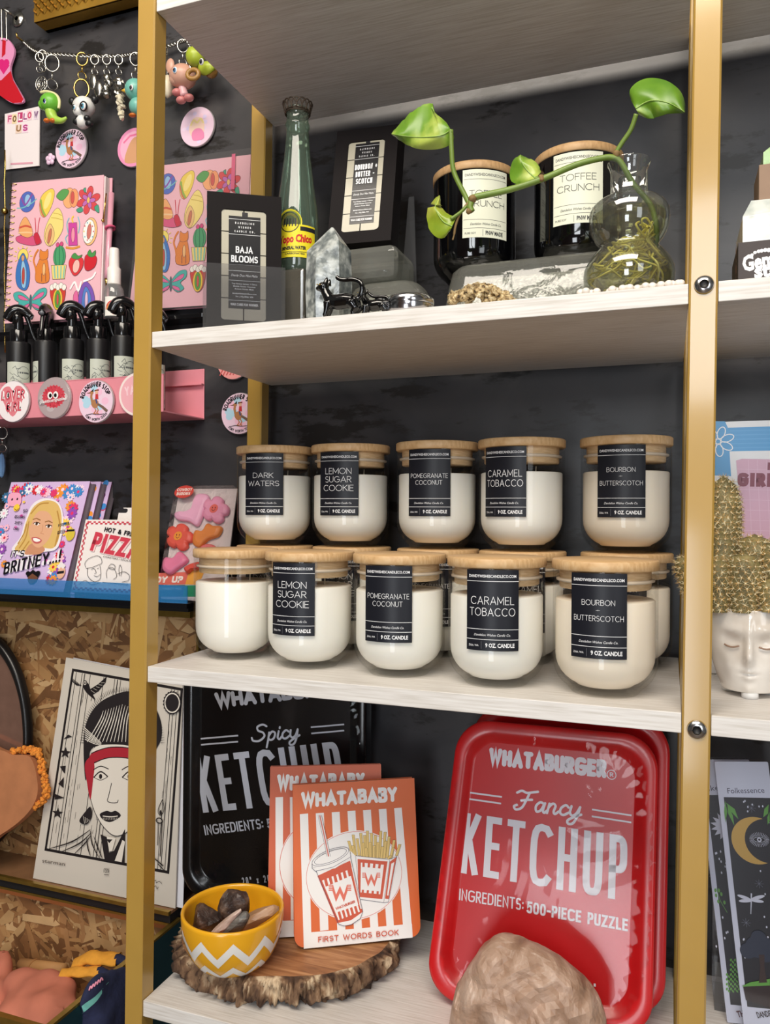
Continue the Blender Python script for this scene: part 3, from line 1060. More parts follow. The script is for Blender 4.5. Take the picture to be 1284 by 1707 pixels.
for q in range(16):
    a = 2 * PI * q / 16; rr = pr[-1][0]
    p = []
    for s_ in range(13):
        tt = PI * s_ / 12
        p.append(c + Vector(((rr + .002 + .003 * math.sin(tt)) * math.cos(a + .42 * math.cos(tt)), (rr + .002 + .003 * math.sin(tt)) * math.sin(a + .42 * math.cos(tt)), pr[-3][1] + .0125 * math.sin(tt))))
    mb.tube(p, .0009, m_wire, 6)
for h_ in (-.001, .0015):
    mb.tube([c + Vector(((pr[-1][0] + .0018) * math.cos(2 * PI * q / 24), (pr[-1][0] + .0018) * math.sin(2 * PI * q / 24), pr[-3][1] + h_)) for q in range(24)], .0009, m_wire, 6, closed=True)
mb.build('wire_crown', t)

# quartz point
c, pr = turned_prof(548, .058, [(538, 27), (532, 27), (440, 27), (400, 1)])
mb = MB()
vs = []
for j, (r, zz) in enumerate(((.026, 0), (.0275, .05), (.026, .088), (.002, .118))):
    for q in range(6):
        a = PI / 3 * q + .35
        vs.append((c.x + (r if j < 3 else .002) * math.cos(a) + (.004 if j == 3 else 0), c.y + r * math.sin(a), z2 + .0003 + zz + (.012 * math.cos(a * 2 + .6) if j == 2 else 0)))
mb.add(vs, [(j * 6 + q, j * 6 + (q + 1) % 6, j * 6 + 6 + (q + 1) % 6, j * 6 + 6 + q) for j in range(3) for q in range(6)] + [tuple(reversed(range(6))), tuple(range(18, 24))], m_quartz)
tag(mb.build('quartz_point'), 'upright cloudy grey quartz crystal point behind the black cat figurine', 'crystal')

# glass dishes turned over as risers
m_core = ramp_mat('mottled_silver_lining', [(.36, (118, 116, 108)), (.5, (158, 156, 146)), (.62, (204, 202, 192))], 320, rough=.35, bump=.2, detail=6)


def dish(label, x0, x1, y0, y1, h, inset):
    t = thing('glass_dish', label, 'glass dish', ((x0 + x1) / 2, (y0 + y1) / 2, z2))
    def rings(levels, mt, name):
        mb = MB(); vs = []; n = None
        for zz, ins, rad in levels:
            ol = rrect(x0 + ins, y0 + ins, x1 - ins, y1 - ins, rad, 6)
            n = len(ol); vs += [(u, v, z2 + zz) for u, v in ol]
        L = len(levels)
        mb.add(vs, [(j * n + i, j * n + (i + 1) % n, j * n + n + (i + 1) % n, j * n + n + i) for j in range(L - 1) for i in range(n)] + [tuple(range((L - 1) * n, L * n))], mt, True)
        return mb.build(name, t)
    rings([(.0004, 0, .03), (h * .25, inset * .15, .03), (h * .75, inset * .7, .028), (h * .93, inset, .026), (h, inset + .006, .022)], m_cleardish, 'glass_shell')
    rings([(.0006, .008, .03), (h * .3, .009 + inset * .2, .03), (h * .74, .012 + inset * .7, .026), (h * .83, .022 + inset, .02)], m_core, 'silver_lining')
    return t


dish('short upturned clear glass dish behind the black cats', .186, .320, .100, .210, .0705, .022)
dish('long upturned clear glass dish under the two black candle jars', .3235, .586, .118, .285, .083, .012)

# two black jars with cream labels
CRM, INKC = (226, 228, 208), (60, 60, 62)
m_lid_dk = ramp_mat('honey_bamboo_lid', [(.25, (176, 136, 92)), (.5, (198, 158, 110)), (.75, (212, 174, 128))], 14, (3, 40, 8), rough=.5, bump=.05, dist=.0005)


def black_jar(x, y, z, label, pxc):
    t = thing('black_candle', label, 'candle', (x, y, z), 0, 'black toffee crunch candles')
    mb = MB(); mb.lathe(jar_profile(JR - .0012, JH - .0105, .031, .034), m_blackglass, 56); mb.build('black_jar', t, world=False)
    mb = MB(); A = Art(mb, Cyl(JR - .0009, math.atan2(CAM.y - y, CAM.x - x) + math.radians(turn_for(x, y, z, pxc))), n0=.00005)
    w, h0, h = .060, .0425, .0845
    A.rect(-w / 2, h0, w / 2, h0 + h, CRM)
    Y = lambda q: h0 + h * q
    A.ftext('DANDYWISHESCANDLECO.COM', (-w * .45, Y(.905)), (w * .45, Y(.905)), h * .04, INKC, bold=.02)
    for q in (.855, .262, .135): A.rect(-w * .48, Y(q), w * .48, Y(q) + .0005, INKC)
    A.text('TOFFEE', (-w * .36, Y(.60)), (w * .36, Y(.60)), h * .095, INKC, sw=.085)
    A.text('CRUNCH', (-w * .42, Y(.45)), (w * .42, Y(.45)), h * .095, INKC, sw=.085)
    A.ftext('Dandelion Wishes Candle Co.', (-w * .34, Y(.182)), (w * .34, Y(.182)), h * .035, INKC, shear=.35)
    A.ftext('PURE SOY', (-w * .45, Y(.05)), (-w * .22, Y(.05)), h * .03, INKC)
    A.rect(-w * .08, Y(.02), -w * .08 + .0004, Y(.115), INKC)
    A.ftext('PNW MADE', (-w * .02, Y(.04)), (w * .38, Y(.04)), h * .06, INKC, bold=.03)
    mb.build('label', t, world=False)
    mb = MB(); mb.lathe([(0, JH - .0105), (JR - .0012, JH - .0105), (JR, JH - .0094), (JR, JH - .0012), (JR - .0012, JH), (0, JH)], m_lid_dk, 56)
    mb.build('lid', t, world=False)


black_jar(.3471, .2174, z2 + .0835, 'black toffee crunch candle behind the low pothos leaves, nearer the melt box', 812)
black_jar(.4800, .2120, z2 + .0835, 'black toffee crunch candle behind the glass vase', 964)

# glossy black cats
m_catblk = mat('glossy_black_ceramic', (10, 10, 11), rough=.08, var=0, coat=.7)


def cat_figure(label, frY, ox, oy, sc, tail):
    """drawn on an upright face at depth frY; ox, oy = picture place of the paws, sc = scale"""
    G = lambda x, y, d=0: atY(ox + (x) * sc, oy - y * sc, frY) + Vector((0, d, 0))
    k = mpp(G(0, 0)) * sc
    mb = MB()
    T = lambda pts, rad: mb.tube([G(*p) for p in pts], [r * k * 1.22 for r in rad], m_catblk, 10)
    T([(12, 26), (24, 25), (38, 27), (50, 26)], [9, 11, 11, 9.5])                      # trunk
    T([(12, 28), (6, 38), (2, 46)], [8.5, 7, 6])                                       # neck
    mb.ball(G(0, 50), 9.5 * k, m_catblk, 14, 10, squash=(1.05, .95, .92)); mb.ball(G(-8, 48), 4.5 * k, m_catblk)
    for d in (-.0035, .0045):
        T([(6, 54, d), (8, 62, d), (9, 66, d)], [4.2, 2.4, .4])                        # ears
        T([(10, 24, d), (8, 12, d), (5, 2, d), (2, 1.5, d)], [7, 4.5, 3.2, 3])         # front legs
        T([(50, 24, d), (56, 13, d), (51, 8, d), (52, 2, d), (48, 1.5, d)], [9, 6, 3.8, 3.2, 3])
    tl_ = spline(tail, 5)
    T(tl_, [4.2 - 1.4 * i / len(tl_) for i in range(len(tl_))])
    t = thing('cat_figurine', label, 'cat figurine', Vector((G(30, 0).x, frY, z2)))
    fuse(mb, 'body', t, .0009, m_catblk)
    mb = MB()
    for d in (-3.5, 2): mb.ball(G(-3.5 + d * .8, 52, -9 * k), 1.3 * k, mat('cat_gold_eye', (150, 120, 50), rough=.2), 8, 6)
    mb.build('eyes', t)


zb = lambda px, Y: (lambda lo: lo)(None)
def row_at(px, Y, zz):
    p = CROT.transposed() @ (Vector((atY(px, CY0, Y).x, Y, zz)) - CAM)
    return CY0 - FPX * p.z / p.y
cat_figure('shiny black cat figurine standing with its tail curled high over its back', .0145, 539, row_at(560, .0145, z2 + .001), 1.0,
           [(52, 28), (61, 34), (65, 46), (62, 58), (50, 63), (36, 62), (26, 64), (22, 68)])
cat_figure('small shiny black cat figurine, mostly hidden behind the bigger cat and the round tin', .026, 604, row_at(620, .026, z2 + .001), .74,
           [(50, 27), (58, 36), (54, 44), (38, 45), (24, 46), (14, 54)])

mb = MB(); sx_ = atY(690, 400, .21)
for dx_, y_ in ((0, .206), (.006, .2085)):
    mb.add([(sx_.x + dx_ - .018, y_, z2 + .071), (sx_.x + dx_ + .006, y_, z2 + .071), (sx_.x + dx_ + .001, y_, z2 + .205), (sx_.x + dx_ - .006, y_, z2 + .205), (sx_.x + dx_ - .018, y_ + .002, z2 + .071), (sx_.x + dx_ + .006, y_ + .002, z2 + .071), (sx_.x + dx_ + .001, y_ + .002, z2 + .205), (sx_.x + dx_ - .006, y_ + .002, z2 + .205)][:8], [(0, 1, 2, 3), (7, 6, 5, 4), (1, 5, 6, 2), (0, 3, 7, 4), (3, 2, 6, 7)], m_acrylic)
    break
tag(mb.build('acrylic_sheet'), 'slim pointed clear acrylic sheet between the melt box and the black candle', 'display stand')

# chrome tin
m_chrome = mat('mirror_chrome', (215, 215, 220), rough=.16, metal=1, var=0)
ct = atY(683, 505, .040); ct.z = z2
t = thing('round_tin', 'shiny round chrome tin lying on the board beside the small cat', 'tin', ct)
rt = 42 * mpp(ct) * .98
mb = MB(); mb.lathe([(0, .0004), (rt * .9, .0004), (rt * .98, .002), (rt * .98, .012)], m_chrome, 40, c=ct); mb.build('base', t)
mb = MB(); mb.lathe([(rt * .98, .0125), (rt, .014), (rt, .019), (rt * .9, .0215), (rt * .4, .0245), (0, .025)], m_chrome, 40, c=ct); mb.build('lid', t)

# crumbly mineral specimen
m_spec = ramp_mat('speckled_cream_mineral', [(.35, (60, 46, 34)), (.46, (178, 150, 104)), (.6, (216, 196, 152)), (.72, (238, 226, 196))], 230, rough=.7, bump=.8, detail=6, dist=.003)
mb = MB(); random.seed(3)
s0 = atY(800, 505, .05)
for i in range(110):
    px = 752 + 105 * random.random(); e = 1 - abs((px - 800) / 55) ** 1.5
    top = 505 - 30 * max(.08, e) * random.random() ** .5
    p = atY(px, top, .045 + .03 * random.random()); p.z = max(p.z, z2 + .004)
    mb.ball(p, .0026 + .0034 * random.random(), m_spec, 7, 5, nz=.9, nsc=260, flat=True)
tag(mb.build('mineral_specimen'), 'crumbly cream and brown mineral chunk lying before the long glass dish', 'mineral')

# hourglass vase, water, roots and pothos cutting
m_vase = clear_mat('clear_vase_glass', (240, 243, 238), gloss=.09, rough=.01, edge=.6, bump=.06, scale=25, haze=.03)  # faint white haze mixed in stands in for reflected surroundings
m_water = clear_mat('still_water_tinted_by_roots', (240, 238, 216), gloss=.01, rough=.01, edge=.15)
VR = [(491, 50), (488, 58), (480, 66), (468, 74), (456, 79), (445, 80.5), (434, 79), (422, 73), (410, 64), (402, 56), (397, 52), (391, 54), (384, 60), (374, 66), (362, 70), (350, 71), (338, 70), (328, 64), (321, 55), (316, 44), (312, 36), (306, 33), (295, 32.5), (280, 32.5), (270, 33), (263, 35), (258, 38), (255, 37.5)]
VY = .062
c, pr = turned_prof(1048, VY, VR)
c.z = z2 + .0008; c, pr = c, [(r, z_) for r, z_ in pr]
t = thing('glass_vase', 'clear hourglass shaped bud vase holding a rooted cutting in water', 'vase', c)
mb = MB(); mb.lathe([(.001, .002)] + pr, m_vase, 48, c=c); mb.build('glass_body', t)
wl = [q for q in pr if q[1] < pr[17][1] - .012]
mb = MB(); mb.lathe([(.001, .005)] + [(r - .0035, z_ + .003) for r, z_ in wl] + [(wl[-1][0] - .006, wl[-1][1] + .0035), (0, wl[-1][1] + .0035)], m_water, 48, c=c); mb.build('water', t)

m_leaf = ramp_mat('pothos_leaf', [(.35, (82, 126, 30)), (.52, (106, 146, 40)), (.66, (172, 188, 86))], 22, (1, 1, 1), rough=.34, bump=.1, detail=4, dist=.001)
m_leafy = ramp_mat('pothos_leaf_yellowing', [(.35, (116, 142, 32)), (.52, (142, 158, 44)), (.68, (176, 178, 78))], 22, (1, 1, 1), rough=.34, bump=.1, detail=4, dist=.001)
for m_ in (m_leaf, m_leafy):
    bb = m_.node_tree.nodes['Principled BSDF']; bb.inputs['Subsurface Weight'].default_value = .15; bb.inputs['Subsurface Radius'].default_value = (.004, .006, .001)
m_stem = mat('pothos_stem', (112, 136, 56), rough=.4, var=.12)
m_node = mat('brown_stem_node', (132, 104, 62), rough=.7)
m_root = mat('pale_yellow_root', (246, 232, 132), rough=.45, var=.15)
pt = thing('pothos_cutting', 'trailing pothos cutting with four green leaves reaching out of the vase', 'plant', c + Vector((0, 0, .02)))
PY = .055
SP = lambda pts, Yf: [tuple(atY(a, b_, Yf(a))) for a, b_ in pts]
yf = lambda a: .055 - .00014 * (1040 - a)          # the vine comes forward as it trails to the left
mb = MB()
main = spline([tuple(atY(1083, 450, .062)), tuple(atY(1095, 395, .062)), tuple(atY(1086, 345, .06)), tuple(atY(1055, 305, .058))] + SP([(1036, 272), (1022, 263), (1002, 264), (960, 275), (905, 298), (850, 316), (795, 328), (785, 332)], yf), 6)
mb.tube(main, [.0027 + .0009 * i / len(main) for i in range(len(main))], m_stem, 10)
mb.tube(spline(SP([(788, 330), (784, 345), (787, 353)], yf), 5), .0034, m_stem, 10)
mb.build('vine', pt)
mb = MB()
for a, b_, r in ((788, 331, .0042), (903, 298, .0036), (1028, 256, .0038), (782, 352, .0034)):
    mb.ball(atY(a, b_, yf(a) - .001), r, m_node, 10, 8, nz=.4, nsc=300)
mb.tube(spline(SP([(785, 333), (768, 355), (760, 375), (757, 392), (755, 400)], yf), 5), [.0014] * 15 + [.0009] * 6, m_node, 6)
mb.build('node', pt)


def leaf(axis, up, lo, yd, mt, cup, ystem, stem_r=.0018, vein=True):
    """axis: picture points base->tip of the midrib; up/lo: half widths in pixels on either side; yd(t): depth"""
    up = [max(.6, q[0]) for q in spline([(q,) for q in up], 4)]; lo = [max(.6, q[0]) for q in spline([(q,) for q in lo], 4)]
    n = len(up) if len(up) == len(lo) else min(len(up), len(lo))
    rs = lambda a: [a[int(round(i * (len(a) - 1) / (n - 1)))] for i in range(n)]
    up, lo = rs(up), rs(lo)
    ax = spline(axis, 12)
    ax = [ax[int(round(i * (len(ax) - 1) / (n - 1)))] for i in range(n)]
    K = 6; rows = []
    for i in range(n):
        a, b_ = ax[max(0, i - 1)], ax[min(n - 1, i + 1)]
        dx, dy = b_[0] - a[0], b_[1] - a[1]; L = math.hypot(dx, dy); nx, ny = -dy / L, dx / L
        if ny > 0: nx, ny = -nx, -ny                       # 'up' side
        row = []
        for j in range(-K, K + 1):
            q = j / K
            hw = up[i] * q if q > 0 else lo[i] * q
            row.append(atY(ax[i][0] + nx * hw, ax[i][1] + ny * hw, yd(i / (n - 1)) + cup * (q * q) * (1 if q > 0 else .7) + .0016 * math.sin(i * .33 + j * .5)))
        rows.append(row)
    mb = MB(); W = 2 * K + 1
    th = Vector((0, .0006, 0))
    vs = [p for r in rows for p in r]; vb = [p + th for p in vs]
    fs = [(i * W + j, i * W + j + 1, (i + 1) * W + j + 1, (i + 1) * W + j) for i in range(n - 1) for j in range(W - 1)]
    mb.add(vs, fs, mt, True); mb.add(vb, [tuple(reversed(f)) for f in fs], mt, True)
    lf = mb.build('leaf', pt)
    if vein:
        mb = MB(); mb.tube([rows[i][K] + Vector((0, -.0004, 0)) for i in range(n)], [.0008 * (1 - .8 * i / n) for i in range(n)], mat('leaf_midrib', (150, 182, 92), rough=.4), 6)
        WM[lf.name] = WM[pt.name]; mb.build('midrib', lf)
    if ystem:
        mb = MB(); s_ = spline([tuple(atY(*p)) for p in ystem], 6); mb.tube(s_, stem_r, m_stem, 8); WM[lf.name] = WM[pt.name]; mb.build('stalk', lf)


leaf([(752, 217), (735, 226), (705, 229), (675, 227), (653, 223)], [14, 40, 50, 55, 56, 54, 48, 40, 28, 14, 1], [8, 17, 20, 21, 21, 20, 18, 14, 9, 4, 1], lambda q: .010 + .012 * q, m_leaf, .010,
     [(752, 217, .012), (753, 250, .014), (757, 287, .018), (775, 325, .021), (787, 350, .0205)], .0026)
leaf([(754, 377, ), (738, 368), (726, 345), (733, 326)], [16, 16, 15, 12, 9, 5, 1], [9, 26, 27, 21, 13, 6, 1], lambda q: .008 + .008 * q, m_leafy, .008,
     [(752, 365, .010), (770, 352, .016), (782, 338, .0205)], .0018)
leaf([(893, 297), (880, 285), (870, 270), (868, 258)], [14, 19, 20, 16, 10, 1], [10, 24, 32, 24, 12, 1], lambda q: .034 + .006 * q, m_leaf, .010,
     [(893, 297, .035), (903, 298, .036)], .0022)
leaf([(1060, 181), (1085, 168), (1115, 172), (1142, 187)], [16, 30, 36, 38, 37, 35, 31, 24, 13, 1], [12, 24, 29, 30, 28, 25, 20, 14, 7, 1], lambda q: .040 - .01 * q, m_leaf, .010,
     [(1061, 190, .041), (1052, 216, .046), (1036, 240, .05), (1027, 256, .052), (1028, 264, .053)], .0024)
random.seed(11)
mb = MB()
for i in range(46):
    a = random.uniform(0, 2 * PI)
    s_ = Vector((c.x + .018 + random.uniform(-.012, .01), VY + random.uniform(-.012, .012), z2 + random.uniform(.05, .085)))
    pts = [s_]; ang = a; p = s_.copy()
    rr = .043
    for q in range(9):
        ang += random.uniform(-.6, .6)
        p = p + Vector((math.cos(ang) * .010, math.sin(ang) * .008, random.uniform(-.011, .004)))
        d = Vector((p.x - c.x, p.y - VY)); h = min(1, max(.0, (p.z - z2) / .06))
        R_ = rr * (1 - .45 * abs(h - .5) * 2)
        if d.length > R_: d = d * (R_ / d.length); p.x, p.y = c.x + d.x, VY + d.y; ang += 1.2
        p.z = max(p.z, z2 + .007)
        pts.append(p.copy())
    mb.tube(spline([tuple(q) for q in pts], 3), .0008 + .0004 * random.random(), m_root, 5, caps=False)
o = mb.build('roots', pt); o['kind'] = 'stuff'

# white beads scattered along the front edge by the vase
m_bead = mat('pearl_bead', (236, 226, 216), rough=.3)
first = None
for i in range(22):
    px = 985 + 152 * i / 21 + random.uniform(-3, 3)
    if i < 4: px = 968 + 9 * i
    p = atY(px, 480, .008 + .010 * random.random()); p.z = z2 + .0034
    if first is None:
        mb = MB(); mb.ball((0, 0, 0), .0034, m_bead, 12, 8, squash=(1.15, 1, .95))
        first = mb.build('bead', None, loc=(0, 0, 0)); o = first
        tag(first, 'tiny pearly white bead lying along the board edge by the vase', 'bead', 'white beads by the vase')
    else:
        o = copy_tree(first)
    o.location = p

# boxed kits in the next bay
m_kraft = mat('brown_kraft_card', (150, 124, 104), rough=.75, var=.05)
m_gbox = mat('dark_brown_printed_card', (58, 48, 46), rough=.55)
def crystal_kit(label, x0, x1, y0, y1, z0, hbox, htop, cardm, capm, art):
    t = thing('crystal_soap_box', label, 'box', ((x0 + x1) / 2, (y0 + y1) / 2, z0), 0)
    mb = MB(); mb.box((x0, y0, z0 + .0004), (x1, y1, z0 + hbox), cardm)
    if art: art(mb, x0, x1, y0, z0, hbox)
    mb.build('carton', t)
    mb = MB(); e = .004; q = .012
    vs = [(x0 + e, y0 + e, z0 + hbox), (x1 - e, y0 + e, z0 + hbox), (x1 - e, y1 - e, z0 + hbox), (x0 + e, y1 - e, z0 + hbox),
          (x0 + e, y0 + e, z0 + hbox + htop * .6), (x1 - e, y0 + e, z0 + hbox + htop * .75), (x1 - e, y1 - e, z0 + hbox + htop * .7), (x0 + e, y1 - e, z0 + hbox + htop * .6),
          (x0 + q, y0 + q, z0 + hbox + htop), (x1 - q, y0 + q, z0 + hbox + htop * .95), (x1 - q, y1 - q, z0 + hbox + htop * .9), (x0 + q, y1 - q, z0 + hbox + htop * .92)]
    mb.add(vs, [(0, 1, 5, 4), (1, 2, 6, 5), (2, 3, 7, 6), (3, 0, 4, 7), (4, 5, 9, 8), (5, 6, 10, 9), (6, 7, 11, 10), (7, 4, 8, 11), (8, 9, 10, 11)], capm)
    mb.build('crystal_block', t)


def gem_art(mb, x0, x1, y0, z0, h):
    A = Art(mb, Frame((x0, y0, z0), (1, 0, 0), (0, 0, 1)), rough=.5)
    G = A.px
    a, b_ = G((1237, 452), (1340, 437)); t_ = G((1237, 424))[0]
    A.ftext('Gem', G((1239, 452))[0], G((1292, 443))[0], .0145, WHT, bold=.045)
    A.ftext('stone', G((1258, 463))[0], G((1340, 452))[0], .0125, WHT, bold=.045)
    for q, (u, v) in enumerate(((1243, 431), (1248, 427), (1254, 425), (1259, 421), (1265, 419), (1270, 418), (1276, 417), (1282, 417))):
        p = G((u, v))[0]; A.ell(p[0], p[1], .0012 + .00012 * q, .0012 + .00012 * q, WHT, n=12)
    B = Art(mb, Frame((x0, y0 + .08, z0), (0, -1, 0), (0, 0, 1)), rough=.5)     # the side that faces the post
    for q in range(3):
        B.ring(.055, .006 + .018 * q, .0075, .0082, .0009, (190, 150, 120)); B.ell(.055, .006 + .018 * q, .003, .0045, (214, 160, 130))


m_soapw = ramp_mat('clear_white_soap', [(.35, (176, 184, 178)), (.5, (206, 210, 204)), (.65, (226, 228, 222))], 40, rough=.15, bump=.4, detail=5)
m_soapg = ramp_mat('pale_green_soap', [(.35, (148, 184, 128)), (.5, (178, 210, 158)), (.65, (206, 226, 190))], 40, rough=.15, bump=.4, detail=5)
kx = atY(1231, 440, .03)
crystal_kit('dark box with a clear white crystal block on top, at the right edge', kx.x, kx.x + .11, .03, .11, z2, .042, .043, m_gbox, m_soapw, gem_art)
kx2 = atY(1264, 300, .06)
crystal_kit('brown box with a pale green crystal block, on top of the dark gem box', kx2.x, kx2.x + .08, .05, .10, z2 + .0855, .036, .022, m_kraft, m_soapg, None)
# ------------------------------------------------------------------ the lowest visible shelf
z4 = Z[4]
# --- wood slice with bark
m_slice = ramp_mat('sawn_wood_face', [(.25, (112, 72, 44)), (.45, (158, 108, 68)), (.6, (186, 136, 92)), (.78, (206, 162, 116))], 9, (1.2, 9, 3), rough=.55, bump=.08, detail=6, distort=1.2, rot=(0, 0, .35))
m_bark = ramp_mat('rough_bark', [(.32, (34, 24, 18)), (.45, (84, 60, 44)), (.55, (132, 102, 76)), (.66, (206, 182, 150))], 42, (1.4, 1.4, .55), rough=.9, bump=1.0, detail=9, dist=.006)
SC = Vector((.1170, .1370, z4)); SH = .035
random.seed(5)


def slice_r(a):
    d = Vector((math.cos(a), math.sin(a), 0))
    q = a - .309; SR = .141 * .102 / math.hypot(.102 * math.cos(q), .141 * math.sin(q))
    return SR * (1 + .04 * noise.noise(d * 1.3 + Vector((4, 0, 0))) + .022 * noise.noise(d * 5 + Vector((9, 2, 0))))


t = thing('wood_slice', 'round live-edge wood slice with rough bark under the bowl and orange books', 'wood slice', SC)
mb = MB(); N = 120
top = [(SC.x + (slice_r(2 * PI * i / N) - .007) * math.cos(2 * PI * i / N), SC.y + (slice_r(2 * PI * i / N) - .007) * math.sin(2 * PI * i / N)) for i in range(N)]
mb.add([(SC.x, SC.y, z4 + SH)] + [(x, y, z4 + SH) for x, y in top], [(0, 1 + i, 1 + (i + 1) % N) for i in range(N)], m_slice)
mb.build('sawn_face', t)
mb = MB(); N = 380; Lv = 12; vs = []
for j in range(Lv):
    q = j / (Lv - 1)
    for i in range(N):
        a = 2 * PI * i / N
        d = Vector((math.cos(a), math.sin(a), 0))
        p3 = Vector((d.x * 19, d.y * 19, q * 1.1))
        rid = abs(noise.noise(p3)) * 1.6 + .6 * abs(noise.noise(p3 * 2.3 + Vector((3, 3, 1))))
        r = slice_r(a) - .006 + .015 * min(1, rid) + .003 * noise.noise(Vector((d.x * 50, d.y * 50, q * 6)))
        if j == Lv - 1: r = slice_r(a) - .0072
        if q < .35: r -= .012 * (.35 - q) / .35 * (1 + noise.noise(d * 9))
        zz = SH * q + (0 if j == Lv - 1 else .0028 * noise.noise(Vector((d.x * 22, d.y * 22, q * 3))) * q) + (.006 * max(0, noise.noise(d * 10)) if j == 0 else 0)
        vs.append((SC.x + r * d.x, SC.y + r * d.y, z4 + .0005 + max(0, zz)))
mb.add(vs, [(j * N + i, j * N + (i + 1) % N, (j + 1) * N + (i + 1) % N, (j + 1) * N + i) for j in range(Lv - 1) for i in range(N)], m_bark, True)
mb.build('bark', t)

# --- yellow chevron bowl
YB, WB = (236, 172, 34), (236, 234, 230)
m_yel = mat('yellow_glaze', YB, rough=.22, var=.03, coat=.3)
m_wht = mat('white_glaze', WB, rough=.25, var=.02, coat=.3)
bz = z4 + SH
bc = atZ(388, 1604, bz)
BH, BRr = .067, .0625
outer = []
for i in range(33):
    q = i / 32
    outer.append((.024 + (BRr - .024) * math.sin(q * PI / 2) ** .78, BH * (1 - math.cos(q * PI / 2)) ** .92 if q else 0))
outer[-1] = (BRr, BH)


def bowl_r(zz):
    for (r0, h0), (r1, h1) in zip(outer, outer[1:]):
        if h0 <= zz <= h1: return r0 + (r1 - r0) * (zz - h0) / max(1e-9, h1 - h0)
    return outer[-1][0]


bt = Matrix.Translation(bc)
t = thing('chevron_bowl', 'yellow ceramic bowl with white zigzag bands holding rough stones, on the wood slice', 'bowl', bc)
mb = MB()
mb.lathe([(0, .0006)] + outer + [(BRr - .0012, BH + .0016), (BRr - .0034, BH + .0012), (BRr - .0048, BH - .001)] + [(max(.0, bowl_r(max(.006, zz)) - .0048), zz) for zz in [BH * (1 - k / 14) for k in range(1, 13)]] + [(0, .010)], m_yel, 96, T=bt)
mb.build('bowl_body', t)
mb = MB()
for zlo, zhi, thk in ((.030, .0500, .0125), (.0060, .0205, .0095)):
    n = 10; K = 14; vs = []; M_ = n * 2 * K
    for i in range(M_):
        ph = (i / (2 * K)) % 1
        tri_ = 1 - abs(ph * 2 - 1)
        zc = zlo + (zhi - zlo) * tri_
        a = 2 * PI * i / M_ + 1.18
        for k in range(5):
            zz = min(BH, max(.0008, zc - thk / 2 + thk * k / 4)); r = bowl_r(zz) + .0004
            vs.append(bt @ Vector((r * math.cos(a), r * math.sin(a), zz)))
    mb.add(vs, [(i * 5 + k, ((i + 1) % M_) * 5 + k, ((i + 1) % M_) * 5 + k + 1, i * 5 + k + 1) for i in range(M_) for k in range(4)], m_wht, True)
mb.build('zigzag_band', t)

# --- stones in the bowl
m_garnet = ramp_mat('dark_garnet_stone', [(.3, (30, 22, 20)), (.5, (64, 48, 42)), (.66, (106, 84, 70)), (.8, (156, 134, 116))], 70, rough=.4, bump=.9, detail=8, dist=.004)
m_pale = ramp_mat('pale_pink_stone', [(.35, (176, 146, 130)), (.6, (214, 190, 178)), (.75, (230, 214, 206))], 50, rough=.5, bump=.5, detail=6)
m_grey = ramp_mat('grey_kyanite', [(.35, (78, 74, 72)), (.6, (116, 112, 106)), (.75, (148, 142, 134))], 60, (1, 1, 4), rough=.4, bump=.6, detail=6)
m_amber = ramp_mat('tan_calcite', [(.35, (150, 112, 82)), (.6, (184, 142, 106)), (.75, (204, 168, 132))], 30, rough=.35, bump=.4, detail=6)


def rock_mesh(c, dims, mt, seed, rot=(0, 0, 0), cuts=14, sub=3, rough=.05):
    """a lump faceted by random planes"""
    rnd = random.Random(seed)
    bm = bmesh.new(); bmesh.ops.create_icosphere(bm, subdivisions=sub, radius=1)
    planes = []
    for i in range(cuts):
        d = Vector((rnd.gauss(0, 1), rnd.gauss(0, 1), rnd.gauss(0, 1))).normalized(); planes.append((d, rnd.uniform(.62, .9)))
    for q in bm.verts:
        for d, h in planes:
            k = q.co.dot(d)
            if k > h: q.co -= d * (k - h)
        q.co *= 1 + rough * noise.noise(q.co * 3 + Vector((seed, 0, 0)))
    R_ = Matrix.Rotation(rot[2], 4, 'Z') @ Matrix.Rotation(rot[1], 4, 'Y') @ Matrix.Rotation(rot[0], 4, 'X')
    mb = MB(); T = Matrix.Translation(Vector(c)) @ R_ @ Matrix.Diagonal((dims[0], dims[1], dims[2], 1))
    mb.bm(bm, mt, T)
    return mb


at_b = lambda px, py, dy: atY(px, py, bc.y + dy)
tag(rock_mesh(at_b(391, 1513, .012), (.022, .021, .025), m_garnet, 3, (0, .3, .4)).build('garnet_stone'), 'tall dark brown faceted garnet lump at the back of the yellow bowl', 'stone')
tag(rock_mesh(at_b(344, 1531, .006), (.0225, .020, .018), m_garnet, 8, (.4, .2, .1)).build('garnet_stone'), 'dark brown garnet lump at the left side inside the yellow bowl', 'stone')
c1 = at_b(380, 1543, -.022)
t = thing('two_tone_stone', 'slim stone with a pale pink face and a grey side, in front in the bowl', 'stone', c1)
ang = (0, -.75, .15)
o = rock_mesh(c1 + Vector((.003, .004, -.004)), (.029, .010, .0105), m_grey, 21, ang, 16).build('grey_side', t)
o = rock_mesh(c1 + Vector((-.003, -.001, .002)), (.028, .008, .007), m_pale, 22, ang, 16).build('pale_face', t)
tag(rock_mesh(at_b(424, 1533, -.006), (.034, .010, .012), m_amber, 31, (0.1, -.5, .35), 18).build('calcite_stone'), 'long tan translucent stone at the right side inside the yellow bowl', 'stone')

# --- orange board books
ORG, ORG2, IVO, LINE, FRY = (219, 108, 58), (206, 92, 66), (240, 238, 236), (70, 66, 92), (226, 196, 122)
m_page = mat('board_book_pages', (206, 196, 178), rough=.7)


def book_face(bl, br, z, tilt):
    f = standing(bl, br, z, tilt); return f


